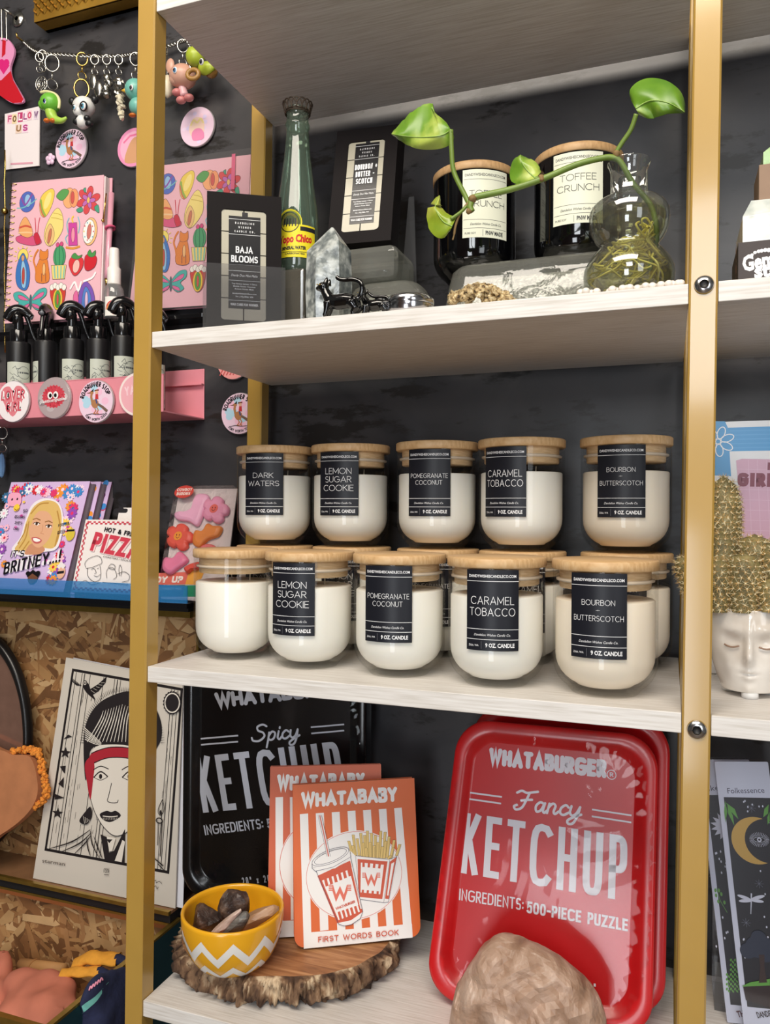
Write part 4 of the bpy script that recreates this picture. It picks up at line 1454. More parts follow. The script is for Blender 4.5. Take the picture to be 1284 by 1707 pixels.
def board_book(label, fr, w, h, Q, cover, detail):
    """fr: face; Q maps drawing coordinates (read in the photograph) to the face"""
    t = thing('board_book', label, 'book', fr.P(w / 2, 0, -.008), 0, None)
    mb = MB()
    r = .013
    ol = [(0, h), (0, r)] + [(r + r * math.cos(math.radians(a)), r + r * math.sin(math.radians(a))) for a in range(180, 271, 15)] + \
         [(w - r + r * math.cos(math.radians(a)), r + r * math.sin(math.radians(a))) for a in range(270, 361, 15)] + [(w, h)]
    mb.slab(fr, ol, .0012, ink(cover, .35), ink((214, 176, 150), .5))
    A = Art(mb, fr, rough=.35)
    bottom_band = [Q(142, 1612), Q(1110, 1510)]
    # white stripes
    wl = [((106, 180, 410), 213), ((248, 320, 402), 287)]
    def stripe(x0, x1, yt, xb0, xb1, yb):
        A.poly([Q(x0, yt), Q(xb0, yb), Q(xb1, yb - 6), Q(x1, yt - 5)], IVO)
    A.poly([Q(106, 412), Q(142, 1608), Q(212, 1600), Q(180, 405)], IVO)
    for a, b_, c_, d_, e_ in ((248, 320, 404, 287, 362), (390, 460, 395, 440, 512), (530, 600, 385, 588, 660), (668, 738, 376, 735, 806), (808, 876, 368, 880, 945), (945, 1012, 358, 1027, 1105)):
        A.poly([Q(a, c_), Q(d_, 1450), Q(e_, 1440), Q(b_, c_ - 5)], IVO)
    A.poly([Q(138, 1466), Q(142, 1608), Q(600, 1563), Q(1110, 1508), Q(1103, 1386), Q(1027, 1392), Q(600, 1430)], IVO)
    # lettering
    bn = [(1.02, .0), (.95, -.03), (1.0, -.02), (.96, .0), (1.0, -.01), (1.0, .02), (.97, 0), (1.05, -.02)]
    p0, p1, pt = Q(118, 352), Q(975, 300), Q(118, 215)
    A.text('WHATABABY', p0, p1, abs(pt[1] - p0[1]) * .98, IVO, sw=.26, gap=.0, cap=1, bounce=bn, font=CONDENSED)
    if detail:
        el = [(592, 940)]
        c_ = Q(593, 950); rx = (Q(1025, 940)[0] - Q(163, 960)[0]) / 2; ry = (Q(593, 565)[1] - Q(593, 1340)[1]) / 2
        A.ell(c_[0], c_[1], rx * 1.0, ry * 1.03, IVO, n=48)
        A.ring(c_[0], c_[1], rx * .985, ry * 1.0, .0006, (214, 110, 100), n=60)
        W = lambda q: (Q(100 + q, 900)[0] - Q(100, 900)[0])
        # fries carton
        for x, y0, y1 in ((565, 650, 760), (600, 595, 780), (632, 628, 780), (660, 580, 790), (690, 600, 790), (712, 560, 790), (745, 580, 800), (776, 600, 800), (818, 562, 800), (853, 570, 800), (885, 610, 800), (925, 640, 790), (970, 680, 780),
                          (595, 690, 790), (678, 665, 800), (700, 710, 800), (733, 660, 800), (765, 690, 800), (797, 660, 800), (833, 700, 805), (858, 650, 805), (915, 710, 805), (893, 780, 810)):
            sl = (x - 760) * .12
            q = [Q(x - 12 - sl * .2, y1), Q(x + 12 - sl * .2, y1), Q(x + 12 + sl, y0), Q(x - 12 + sl, y0)]
            A.poly(q, FRY); A.line(q, .00035, (120, 100, 60), closed=True)
            A.line([Q(x + 4, y1), Q(x + 4 + sl, y0 + 14)], .0003, (160, 136, 80))
        A.poly([Q(555, 735), Q(600, 780), Q(960, 815), Q(985, 780), Q(893, 1192), Q(850, 1195), Q(640, 1165)], IVO)
        A.poly([Q(619, 808), Q(885, 830), Q(838, 1165), Q(625, 1145)], ORG2)
        A.poly([Q(648, 840), Q(852, 860), Q(820, 1122), Q(645, 1105)], IVO)
        for k in range(4): A.line([Q(672 + 48 * k, 842 + 4 * k), Q(672 + 46 * k, 880 + 4 * k)], W(22), ORG2)
        for k in range(4): A.line([Q(666 + 44 * k, 1082 + 4 * k), Q(664 + 44 * k, 1112 + 4 * k)], W(20), ORG2)
        A.poly([Q(905, 832), Q(965, 790), Q(895, 1165), Q(862, 1160)], ORG2); A.poly([Q(918, 850), Q(945, 835), Q(892, 1135), Q(880, 1130)], IVO)
        A.line([Q(600, 780), Q(893, 812), Q(968, 785)], .0004, LINE); A.line([Q(600, 780), Q(640, 1165), Q(850, 1195), Q(893, 1190), Q(968, 785)], .0004, LINE); A.line([Q(905, 815), Q(850, 1195)], .0004, LINE)
        def wmark(cx, cy, s_):
            for k in range(4):
                o_ = (k - 1.5) * 12 * s_
                A.line([Q(cx - 80 * s_, cy - 38 * s_ + o_), Q(cx - 52 * s_, cy - 38 * s_ + o_), Q(cx - 28 * s_, cy + 38 * s_ + o_), Q(cx, cy - 25 * s_ + o_), Q(cx + 28 * s_, cy + 38 * s_ + o_), Q(cx + 52 * s_, cy - 38 * s_ + o_), Q(cx + 80 * s_, cy - 38 * s_ + o_)], W(6.5 * s_), (224, 116, 96))
        wmark(740, 990, 1.0)
        # cup
        A.poly([Q(250, 905), Q(560, 800), Q(664, 1275), Q(640, 1335), Q(560, 1390), Q(500, 1400), Q(450, 1385)], IVO)
        A.poly([Q(262, 958), Q(553, 822), Q(640, 1185), Q(664, 1278), Q(560, 1352), Q(437, 1378)], ORG2)
        A.poly([Q(303, 1000), Q(545, 900), Q(640, 1275), Q(450, 1352)], IVO)
        for k in range(6): A.line([Q(330 + 41 * k, 975 - 18 * k), Q(348 + 41 * k, 1050 - 18 * k)], W(26), ORG2)
        for k in range(6): A.line([Q(452 + 36 * k, 1275 - 12 * k), Q(472 + 36 * k, 1350 - 14 * k)], W(22), ORG2)
        wmark(462, 1110, 1.25)
        A.text('WHATABURGER', Q(427, 1262), Q(598, 1195), abs(Q(427, 1238)[1] - Q(427, 1262)[1]), ORG2, sw=.22, gap=.02, font=CONDENSED)
        for k in range(3): A.line([Q(566 + 14 * k, 880 + 20 * k), Q(645 + 5 * k, 1250)], W(4), IVO)
        A.poly([Q(216, 895), Q(560, 765), Q(560, 800), Q(420, 890), Q(240, 915)], IVO)
        A.poly([Q(212, 845), Q(240, 800), Q(400, 735), Q(515, 708), Q(535, 720), Q(555, 750), Q(556, 780), Q(400, 855), Q(225, 885)], IVO)
        a0, a1 = Q(215, 850), Q(540, 722); e_ang = math.atan2(a1[1] - a0[1], a1[0] - a0[0]); ec = ((a0[0] + a1[0]) / 2, (a0[1] + a1[1]) / 2); er = math.hypot(a1[0] - a0[0], a1[1] - a0[1]) / 2
        A.ring(ec[0], ec[1], er, er * .33, .0005, LINE, rot=e_ang); A.ring(ec[0], ec[1], er * .87, er * .25, .0005, LINE, rot=e_ang)
        A.line([Q(212, 850), Q(215, 890), Q(245, 915), Q(400, 880), Q(556, 790), Q(552, 745)], .0005, LINE)
        A.line([Q(250, 915), Q(450, 1385), Q(500, 1402), Q(570, 1388), Q(640, 1340), Q(664, 1275), Q(556, 795)], .0005, LINE)
        A.line([Q(362, 785), Q(283, 420)], W(32), IVO); A.line([Q(362, 785), Q(283, 420)], W(12), (206, 120, 110))
        for o_ in (-15, 15): A.line([Q(362 + o_, 785), Q(283 + o_, 420)], .0004, LINE)
        A.text('FIRST WORDS BOOK', Q(268, 1548), Q(983, 1482), abs(Q(268, 1498)[1] - Q(268, 1548)[1]), ORG2, sw=.16, gap=.16)
    else:
        c_ = Q(593, 950); rx = (Q(1025, 940)[0] - Q(163, 960)[0]) / 2; ry = (Q(593, 565)[1] - Q(593, 1340)[1]) / 2
        A.ell(c_[0], c_[1], rx, ry * 1.03, IVO, n=48); A.ring(c_[0], c_[1], rx * .985, ry, .0008, (214, 110, 100), n=60)
    mb.build('cover', t)
    mb = MB()
    ip = [(u + (.0012 if u < w / 2 else -.0012), v + (.001 if v < h / 2 else -.001)) for u, v in ol]
    mb.slab(fr, ip, .013, m_page, n0=-.00121); mb.build('pages', t)
    mb = MB(); mb.slab(fr, ol, .0012, ink(cover, .35), n0=-.01425); mb.build('back_cover', t)
    return t


q7 = lambda x, y: (480 + x / 5.333, 1280 + y / 5.333)
ft = math.radians(13)
fA = standing((491.2, 1581), (701.8, 1561), z4 + SH + .0042, ft)
wA = fA.w; hA = fA.px(*q7(540, 124))[1]
board_book('front orange and white striped board book with a cup and fries on it', fA, wA, hA, lambda x, y: fA.px(*q7(x, y)), ORG, True)
# the second copy behind it, seen at its top and left
def q1(x, y): return (280 + x / 2.918, 1130 + y / 2.918)
blB = q1(575, 1245); 
fB = Frame(fA.P(-.020, .0, -.033), (fA.U + Vector((.10, -.10, 0))), fA.V)
O_ = fB.O.copy(); O_.z = z4 + SH + .0042
fB = Frame(O_, (fA.U + Vector((.05, -.08, 0))), fA.V)
cor = [fB.px(*q1(497, 490)), fB.px(*q1(1037, 420)), fB.px(*q1(530, 1000))]
sB = fB.px(*q1(497, 490))
hB = max(cor[0][1], cor[1][1])
u0 = cor[0][0]
wB = cor[1][0] - u0
fB = Frame(fB.P(u0, 0), fB.U, fB.V)
fQ = lambda x, y: ((fA.px(*q7(x, y))[0]) * wB / wA, fA.px(*q7(x, y))[1] * hB / hA)
board_book('second orange striped board book, half hidden behind the one with cup and fries', fB, wB, hB, fQ, (208, 104, 72), False)


# --- puzzle trays in film
m_film = clear_mat('shrink_wrap_film', (252, 252, 252), gloss=.004, rough=.05, edge=.28, bump=.55, scale=9, bdist=.006)


def puzzle_tray(label, fr, w, h, col, art, film=True, rr=.042, colr=.3, tap=None):
    """shallow tub-shaped box: flange, sloping rim and a sunken panel"""
    t = thing('puzzle_tray', label, 'puzzle box', fr.P(w / 2, 0, -.02), 0)
    mt = mat('tray_%d_%d' % (col[0], col[1]), col, rough=colr, var=.02, coat=.2)
    TP = (lambda u, v: (u + tap[0] * (v / h - .5) * (1 - u / w) + tap[1] * (v / h - .5) * (u / w), v)) if tap else (lambda u, v: (u, v))
    mb = MB()
    lev = [(0, -.031, rr), (-.0005, -.004, rr), (0, -.0012, rr), (.003, 0, rr * .95), (.011, 0, rr * .86), (.0165, -.0015, rr * .8), (.022, -.0075, rr * .72), (.026, -.009, rr * .66)]
    vs = []; n = None
    for ins, nn, r in lev:
        ol = rrect(ins, ins, w - ins, h - ins, r, 10); n = len(ol); vs += [fr.P(*TP(u, v), nn) for u, v in ol]
    L = len(lev)
    mb.add(vs, [(j * n + i, j * n + (i + 1) % n, j * n + n + (i + 1) % n, j * n + n + i) for j in range(L - 1) for i in range(n)], mt, True)
    mb.add(vs[(L - 1) * n:], [tuple(range(n))], mt); mb.add(vs[:n], [tuple(reversed(range(n)))], mt)
    A = Art(mb, Frame(fr.P(0, 0, -.009), fr.U, fr.V), rough=.3)
    art(A)
    mb.build('printed_tray', t)
    if film:
        mb = MB(); NX, NY = 44, 60; vs = []
        ol = rrect(-.003, -.003, w + .003, h + .003, rr + .003, 10)
        for j in range(NY + 1):
            for i in range(NX + 1):
                x, y = i / NX * 2 - 1, j / NY * 2 - 1
                k = max(abs(x), abs(y)); e = 3.4
                l = (abs(x) ** e + abs(y) ** e) ** (1 / e)
                s_ = k / l if l > 1e-9 else 0
                u, v = w / 2 + x * s_ * (w / 2 + .002), h / 2 + y * s_ * (h / 2 + .002)
                edge = max(0, (k - .80) / .2)
                wr = .0011 * edge * noise.noise(Vector((u * 70, v * 70, 1))) + .0010 * edge * math.sin((math.atan2(y, x)) * 60 + 3 * noise.noise(Vector((x * 3, y * 3, 0)))) + .0010 * noise.noise(Vector((u * 14, v * 9, 5)))
                vs.append(fr.P(*TP(u, v), .0016 - .0035 * (edge ** 4) + wr))
        mb.add(vs, [(j * (NX + 1) + i, j * (NX + 1) + i + 1, (j + 1) * (NX + 1) + i + 1, (j + 1) * (NX + 1) + i) for j in range(NY) for i in range(NX)], m_film, True)
        mb.build('shrink_wrap', t)
    return t


SPICY = spline([(.92, .86), (.70, .98), (.42, .88), (.46, .64), (.72, .50), (.80, .26), (.52, .02), (.18, .06), (.10, .24)], 6)
def script_word(A, p0, p1, pt, word, c):
    """brush script: each letter a set of thick strokes in a 1-high box"""
    S = {'S': (.95, [SPICY]),
         'F': (.95, [spline([(.05, .86), (.25, .98), (.5, .90), (.75, .96), (.98, 1.02)], 5), spline([(.62, .92), (.52, .5), (.38, .12), (.14, .0), (.02, .14), (.14, .24)], 6), spline([(.30, .48), (.52, .54), (.78, .58)], 4)]),
         'p': (.55, [spline([(.12, .46), (.06, .0), (-.02, -.42)], 4), spline([(.12, .30), (.28, .50), (.44, .40), (.38, .10), (.20, .0), (.08, .10)], 5)]),
         'i': (.24, [spline([(.10, .48), (.04, .12), (.14, .0), (.26, .14)], 4), [(.15, .66), (.16, .72)]]),
         'c': (.44, [spline([(.40, .40), (.26, .50), (.08, .32), (.08, .08), (.24, .0), (.44, .14)], 5)]),
         'y': (.55, [spline([(.08, .48), (.06, .16), (.18, .02), (.34, .14), (.46, .48)], 5), spline([(.46, .48), (.40, .0), (.26, -.36), (.06, -.40), (.02, -.24), (.24, -.06), (.56, .12)], 6)]),
         'a': (.54, [spline([(.42, .42), (.22, .50), (.06, .28), (.12, .02), (.30, .10), (.42, .44)], 6), spline([(.44, .48), (.40, .10), (.48, .0), (.58, .12)], 4)]),
         'n': (.56, [spline([(.10, .48), (.06, .0)], 3), spline([(.08, .28), (.24, .50), (.38, .40), (.34, .10), (.42, .0), (.56, .14)], 5)])}
    a, b, tt = A.fr.px(*p0), A.fr.px(*p1), A.fr.px(*pt)
    L = math.hypot(b[0] - a[0], b[1] - a[1]); ux, uy = (b[0] - a[0]) / L, (b[1] - a[1]) / L
    h = abs(-(tt[0] - a[0]) * uy + (tt[1] - a[1]) * ux)
    nat = sum(S[ch][0] for ch in word); sx = L / nat; x = 0
    for ch in word:
        for st in S[ch][1]:
            A.line([(a[0] + ux * (x + p * sx + .16 * q * h) - uy * q * h, a[1] + uy * (x + p * sx + .16 * q * h) + ux * q * h) for p, q in st], h * .125, c, cap=1)
        x += S[ch][0] * sx


BOUNCE = [(1.0, 0), (.96, .0), (1.0, -.02), (.97, .02), (1.02, -.02), (.98, .02), (1.0, -.01), (.97, .0), (1.03, -.02), (.98, .0), (1.02, -.01)]
LWHITE, DUSK = (226, 222, 230), (206, 208, 218)


# black spicy tray, standing behind the bowl, turned towards the room's right
th = math.radians(6)
O = atZ(303, 1494, z4 + .0008)
fS = Frame(O, (math.cos(th), math.sin(th), 0), Vector((-math.sin(th) * math.sin(.008), math.cos(th) * math.sin(.008), math.cos(.008))))
wS = fS.px(609, 1290)[0]
hS = .375


def spicy_art(A):
    Q = lambda x, y: (280 + x / 2.918, 1130 + y / 2.918)
    A.ptext('WHATABURGER', Q(235, 148), Q(905, 75), Q(225, 72), DUSK, sw=.27, gap=.0, cap=1, bounce=BOUNCE, font=CONDENSED)
    script_word(A, Q(400, 312), Q(640, 288), Q(400, 232), 'Spicy', DUSK)
    for a, b_ in (((160, 296), (342, 280)), ((162, 325), (342, 310)), ((696, 240), (858, 226)), ((698, 270), (858, 256))):
        A.pline([Q(*a), Q(*b_)], 2.6, DUSK)
    A.ptext('KETCHUP', Q(172, 656), Q(872, 590), Q(166, 382), DUSK, sw=.115, gap=.10, font=CONDENSED)
    A.ptext('INGREDIENTS:', Q(182, 765), Q(468, 732), Q(180, 716), DUSK, sw=.15, gap=.1, font=CONDENSED)
    A.ptext('500-PIECE PUZZLE', Q(487, 731), Q(860, 690), Q(486, 684), DUSK, sw=.2, gap=.08, font=CONDENSED)
    A.ptext('20" x 20"', Q(365, 1005), Q(516, 990), Q(364, 970), DUSK, sw=.15, gap=.25, font=CONDENSED)


puzzle_tray('black shrink-wrapped ketchup puzzle tray standing behind the yellow bowl and orange books', fS, wS, hS, (12, 12, 14), spicy_art, colr=.22)

# red fancy trays
tl = math.radians(15)
Or = atZ(722, 1668, z4 + .0008)
Or.y = .104
thR = math.radians(1.5)
fR = Frame(Vector((0, Or.y, z4 + .001)), (math.cos(thR), math.sin(thR), 0), (0, math.sin(tl), math.cos(tl)))
hR = fR.px(900, 1210)[1]
(uL, vL), (uL2, vL2), (uR, vR), (uR2, vR2) = fR.px(717, 1590), fR.px(757, 1265), fR.px(1089, 1650), fR.px(1096, 1330)
sl, sr = (uL2 - uL) / (vL2 - vL), (uR2 - uR) / (vR2 - vR)
uL, uR = uL + sl * (hR / 2 - vL), uR + sr * (hR / 2 - vR)
TAP = (sl * hR, sr * hR)
fR = Frame(fR.P(uL, .0095), fR.U, fR.V); hR -= .0095
wR = uR - uL


def fancy_art(A):
    Q = lambda x, y: (690 + x / 2.732, 1170 + y / 2.732)
    A.ptext('WHATABURGER', Q(340, 286), Q(878, 348), Q(332, 206), LWHITE, sw=.27, gap=.0, cap=1, bounce=BOUNCE, font=CONDENSED)
    c_ = A.fr.px(*Q(901, 332)); A.ring(c_[0], c_[1], .0052, .0052, .0009, LWHITE)
    A.text('R', (c_[0] - .002, c_[1] - .0026), (c_[0] + .0022, c_[1] - .0024), .0052, LWHITE, sw=.2)
    script_word(A, Q(452, 488), Q(760, 524), Q(446, 398), 'Fancy', LWHITE)
    for a, b_ in (((246, 412), (402, 433)), ((244, 441), (398, 463)), ((812, 490), (992, 517)), ((811, 521), (991, 549))):
        A.pline([Q(*a), Q(*b_)], 2.8, LWHITE)
    A.ptext('KETCHUP', Q(212, 778), Q(968, 908), Q(238, 505), LWHITE, sw=.115, gap=.10, font=CONDENSED)
    A.ptext('INGREDIENTS:', Q(206, 902), Q(500, 950), Q(210, 850), LWHITE, sw=.13, gap=.1, font=CONDENSED)
    A.ptext('500-PIECE PUZZLE', Q(514, 960), Q(975, 1045), Q(516, 906), LWHITE, sw=.19, gap=.08, font=CONDENSED)
    A.ptext('20" x 20"', Q(640, 1290), Q(830, 1318), Q(640, 1255), LWHITE, sw=.15, gap=.25, font=CONDENSED)


RED = (196, 24, 28)
puzzle_tray('front red shrink-wrapped ketchup puzzle tray leaning behind the big pink stone', fR, wR, hR, RED, fancy_art, tap=TAP)
fR2 = Frame(fR.P(.014, .016, -.040) , fR.U, Vector((0, math.sin(tl * .92), math.cos(tl * .92))))
o2 = fR2.O.copy(); o2.z = z4 + .0102; fR2 = Frame(o2, fR2.U, fR2.V)
puzzle_tray('second red puzzle tray, showing only its rim behind the front red one', fR2, wR, hR + .010, (190, 20, 26), lambda A: None, film=False, tap=TAP)

# --- rose quartz boulder
m_rose = ramp_mat('rose_quartz', [(.28, (116, 88, 72)), (.44, (160, 128, 106)), (.6, (188, 158, 138)), (.76, (212, 190, 174))], 26, (1, 1, 1.3), rough=.42, bump=.9, detail=10, dist=.006, distort=.7)
nb = m_rose.node_tree.nodes['Principled BSDF']; nb.inputs['Subsurface Weight'].default_value = .15; nb.inputs['Subsurface Radius'].default_value = (.01, .006, .005)
rY = .050
sil = [(748, 1712), (752, 1680), (757, 1655), (775, 1625), (800, 1590), (818, 1575), (832, 1571), (860, 1578), (890, 1590), (925, 1608), (950, 1628), (968, 1642), (985, 1660), (1000, 1685), (1010, 1712)]
pk = atY(832, 1571, rY)
bm = bmesh.new(); bmesh.ops.create_icosphere(bm, subdivisions=5, radius=1)
L_, R2 = atY(746, 1707, rY), atY(1010, 1707, rY)
ccx = (L_.x + R2.x) / 2; HW = (R2.x - L_.x) / 2
def ridge(x):
    """height of the outline above the board at a given x"""
    P = [atY(a, b_, rY) for a, b_ in sil]
    for p, q in zip(P, P[1:]):
        if p.x <= x <= q.x: return p.z + (q.z - p.z) * (x - p.x) / max(1e-6, q.x - p.x) - z4
    return .004
for q in bm.verts:
    x = q.co.x
    cap_h = ridge(ccx + HW * max(-.995, min(.995, x)))
    r0 = math.sqrt(max(1e-6, 1 - x * x))
    f = max(0, q.co.z) / r0                                 # 0 rim .. 1 ridge
    h = cap_h * min(1, f ** .62)
    yy = q.co.y / max(r0, 1e-3) * (.046 * r0 ** .6)
    q.co = Vector((ccx + HW * x, rY + .012 + yy, z4 + .001 + (h if q.co.z > 0 else 0)))
for q in bm.verts:
    if q.co.z > z4 + .003:
        p = q.co
        fac = abs(noise.noise(p * 26)) * .010 + .006 * noise.noise(p * 60) + .0022 * noise.noise(p * 160)
        q.co += Vector((.2, -1, .15)) * (fac - .004)
mb = MB(); mb.bm(bm, m_rose)
tag(mb.build('rose_quartz_boulder'), 'large rough pale pink quartz rock in front of the red puzzle tray', 'rock')

# --- right bay: bookmarks on a clear stand
def bookmark(label, fr, w, h, kind):
    t = thing('bookmark', label, 'bookmark', fr.P(w / 2, 0, 0))
    mb = MB(); ol = rrect(0, 0, w, h, .0015, 3)
    mb.slab(fr, ol, .0011, ink((206, 210, 226), .35))
    A = Art(mb, fr, rough=.35)
    Q = lambda x, y: fr.px(1120 + x / 3.238, 1180 + y / 3.238)
    K, GRN, GLD, PALE = (34, 33, 38), (96, 156, 66), (200, 160, 78), (206, 208, 222)
    m_ = w * .10
    if kind == 0:
        top = Q(400, 484)[1]; bot = Q(430, 1615)[1]
        A.rect(m_, bot, w * .97, top, K)
        A.ftext('Folkessence', Q(303, 462), Q(502, 458), abs(Q(303, 430)[1] - Q(303, 462)[1]) * .95, (66, 60, 84))
        c_ = Q(430, 715); r_m = abs(Q(430, 590)[1] - Q(430, 845)[1]) / 2
        c_ = Q(455, 716)
        A.ell(c_[0], c_[1], r_m, r_m, GLD, n=40); A.ell(c_[0] + r_m * .48, c_[1], r_m * .93, r_m * .93, K, n=40)
        A.ring(c_[0], c_[1], r_m, r_m, .0003, PALE, a0=-60, a1=55)
        e_ = Q(473, 711); s_ = r_m / 128
        for k in range(17):
            a = PI * (k + .5) / 17
            for sg in (1, -1):
                A.line([(e_[0] + 34 * s_ * math.cos(a), e_[1] + sg * 20 * s_ * math.sin(a)), (e_[0] + 52 * s_ * math.cos(a), e_[1] + sg * 40 * s_ * math.sin(a))], .00035, PALE)
        A.ring(e_[0], e_[1], 30 * s_, 14 * s_, .0004, PALE); A.ell(e_[0], e_[1], 12 * s_, 12 * s_, PALE); A.ell(e_[0], e_[1], 6 * s_, 6 * s_, K)
        for pts in ([(288, 500), (300, 560), (290, 620), (283, 560)], [(300, 520), (330, 580), (338, 635), (305, 570)], [(292, 510), (340, 545), (360, 600), (320, 560)], [(524, 520), (500, 545), (494, 590), (520, 570)], [(528, 560), (516, 590), (518, 630), (530, 610)]):
            A.poly([Q(*p) for p in pts], GRN)
        for dx, rot in ((-38, .30), (38, -.30), (-30, -.1), (30, .1)):
            p = Q(429 + dx, 1022 if abs(dx) > 35 else 1040); A.ell(p[0], p[1], 36 * s_, 9 * s_, PALE, rot=-rot)
        A.line([Q(430, 1000), Q(429, 1060), Q(427, 1112)], 7 * s_, PALE, taper=(1, .5))
        random.seed(2)
        for k in range(22):
            p = Q(random.uniform(350, 520), random.choice((random.uniform(860, 1200), random.uniform(500, 560), random.uniform(1230, 1350))))
            A.ell(p[0], p[1], 4 * s_, 6 * s_, PALE, n=8)
        p = Q(430, 540)
        for x, y in ((430, 540), (402, 1158), (472, 948)):
            p = Q(x, y)
            for k in range(4): A.line([(p[0] + 24 * s_ * math.cos(PI * k / 4), p[1] + 24 * s_ * math.sin(PI * k / 4)), (p[0] - 24 * s_ * math.cos(PI * k / 4), p[1] - 24 * s_ * math.sin(PI * k / 4))], .0003, (120, 122, 136))
        for x, y, r in ((455, 1290, 55), (410, 1310, 40), (500, 1280, 45), (470, 1240, 40), (505, 1330, 40)):
            p = Q(x, y); A.ell(p[0], p[1], r * s_, r * s_, (44, 50, 66))
        A.poly([Q(378, 1500), Q(420, 1480), Q(530, 1460), Q(530, 1500), Q(430, 1508)], GRN)
        A.poly([Q(385, 1502), Q(532, 1496), Q(532, 1618), Q(480, 1600), Q(400, 1575)], (46, 32, 30))
        A.poly([Q(470, 1482), Q(478, 1400), Q(470, 1330), Q(500, 1330), Q(500, 1400), Q(515, 1480)], (58, 42, 38))
        A.ftext('DANDELION', Q(465, 1672), Q(590, 1655), abs(Q(465, 1640)[1] - Q(465, 1672)[1]), (60, 50, 52), bold=.02)
    else:
        top = Q(240, 470)[1]; bot = Q(300, 1600)[1]
        A.rect(m_, bot, w * .9, top, K)
        A.ftext('Like', Q(180, 450), Q(255, 444), abs(Q(212, 418)[1] - Q(212, 448)[1]), (66, 60, 84))
        p = Q(290, 640); R_ = abs(Q(290, 560)[1] - Q(290, 720)[1]) / 2
        pts = []
        for k in range(28):
            a = 2 * PI * k / 28; rr = R_ * (.98 if k % 2 else .62); pts.append((p[0] + rr * math.cos(a), p[1] + rr * math.sin(a)))
        A.poly(pts, PALE)
        s_ = R_ / 80
        A.line([Q(300, 1105), Q(262, 1040), Q(240, 970)], 3 * s_, GRN)
        for x, y in ((236, 985), (255, 985), (240, 1012), (268, 1005), (252, 1045), (285, 1050)): A.ell(*Q(x, y), 6 * s_, 11 * s_, GRN, n=10)
        for r_i in range(7):
            for k in range(7):
                x, y = 298 + 11 * k + 2 * r_i * 0, 1360 + 26 * r_i + (k % 2) * 12
                if r_i < 3 and k < 2: continue
                A.ell(*Q(x, y), 5 * s_, 8 * s_, GRN, n=10, rot=.5 if k % 2 else -.5)
        random.seed(4)
        for k in range(16): A.ell(*Q(random.uniform(222, 310), random.uniform(720, 1330)), 4 * s_, 7 * s_, PALE, n=8)
        p = Q(318, 860); A.ell(p[0], p[1], 22 * s_, 34 * s_, (170, 74, 44))
        A.ftext('THE', Q(358, 1668), Q(410, 1660), abs(Q(358, 1635)[1] - Q(358, 1668)[1]), (90, 50, 60), bold=.03)
    mb.build('card', t)
    mb = MB(); mb.add([fr.P(u, v, n) for n in (.0016, -.0022) for u, v in ((-.001, -.0005), (w + .001, -.0005), (w + .001, h + .003), (-.001, h + .003))], [(0, 1, 2, 3), (7, 6, 5, 4)], clear_mat('bookmark_sleeve', (250, 250, 252), gloss=.03, rough=.08, edge=.3))
    mb.build('clear_sleeve', t)


def bm_frame(bl, tl_, br, Y0, lean):
    f0 = Frame((0, Y0, z4 + .0008), (1, 0, 0), (0, math.sin(lean), math.cos(lean)))
    a, b_ = f0.px(*bl), f0.px(*tl_)
    ang = math.atan2(b_[1] - a[1], b_[0] - a[0]) - PI / 2
    f1 = f0.turned(ang, a[0], 0)
    return f1


K3 = lambda x, y: (1120 + x / 3.238, 1180 + y / 3.238)
fK = bm_frame(K3(395, 1700), K3(238, 295), None, .190, math.radians(8))
wK = fK.px(*K3(520, 290))[0]; hK = fK.px(*K3(300, 290))[1]
bookmark('bookmark with a golden crescent moon and eye, in front on the right', fK, wK, hK, 0)
fL = bm_frame(K3(300, 1690), K3(140, 290), None, .206, math.radians(8))
hL = fL.px(*K3(330, 280))[1]
bookmark('bookmark with a white sun and green sprigs, behind the crescent moon one', fL, wK, hL, 1)
mb = MB()
for x in (K3(225, 0)[0],):
    a, b_ = atY(x, 1500, .262), None
    mb.box((a.x, .226, z4 + .0003), (a.x + .12, .288, z4 + .058), m_acrylic)
    mb.box((a.x, .276, z4 + .0585), (a.x + .12, .288, z4 + .21), m_acrylic)
tag(mb.build('acrylic_riser'), 'clear acrylic stepped holder behind the bookmarks on the right', 'display stand')
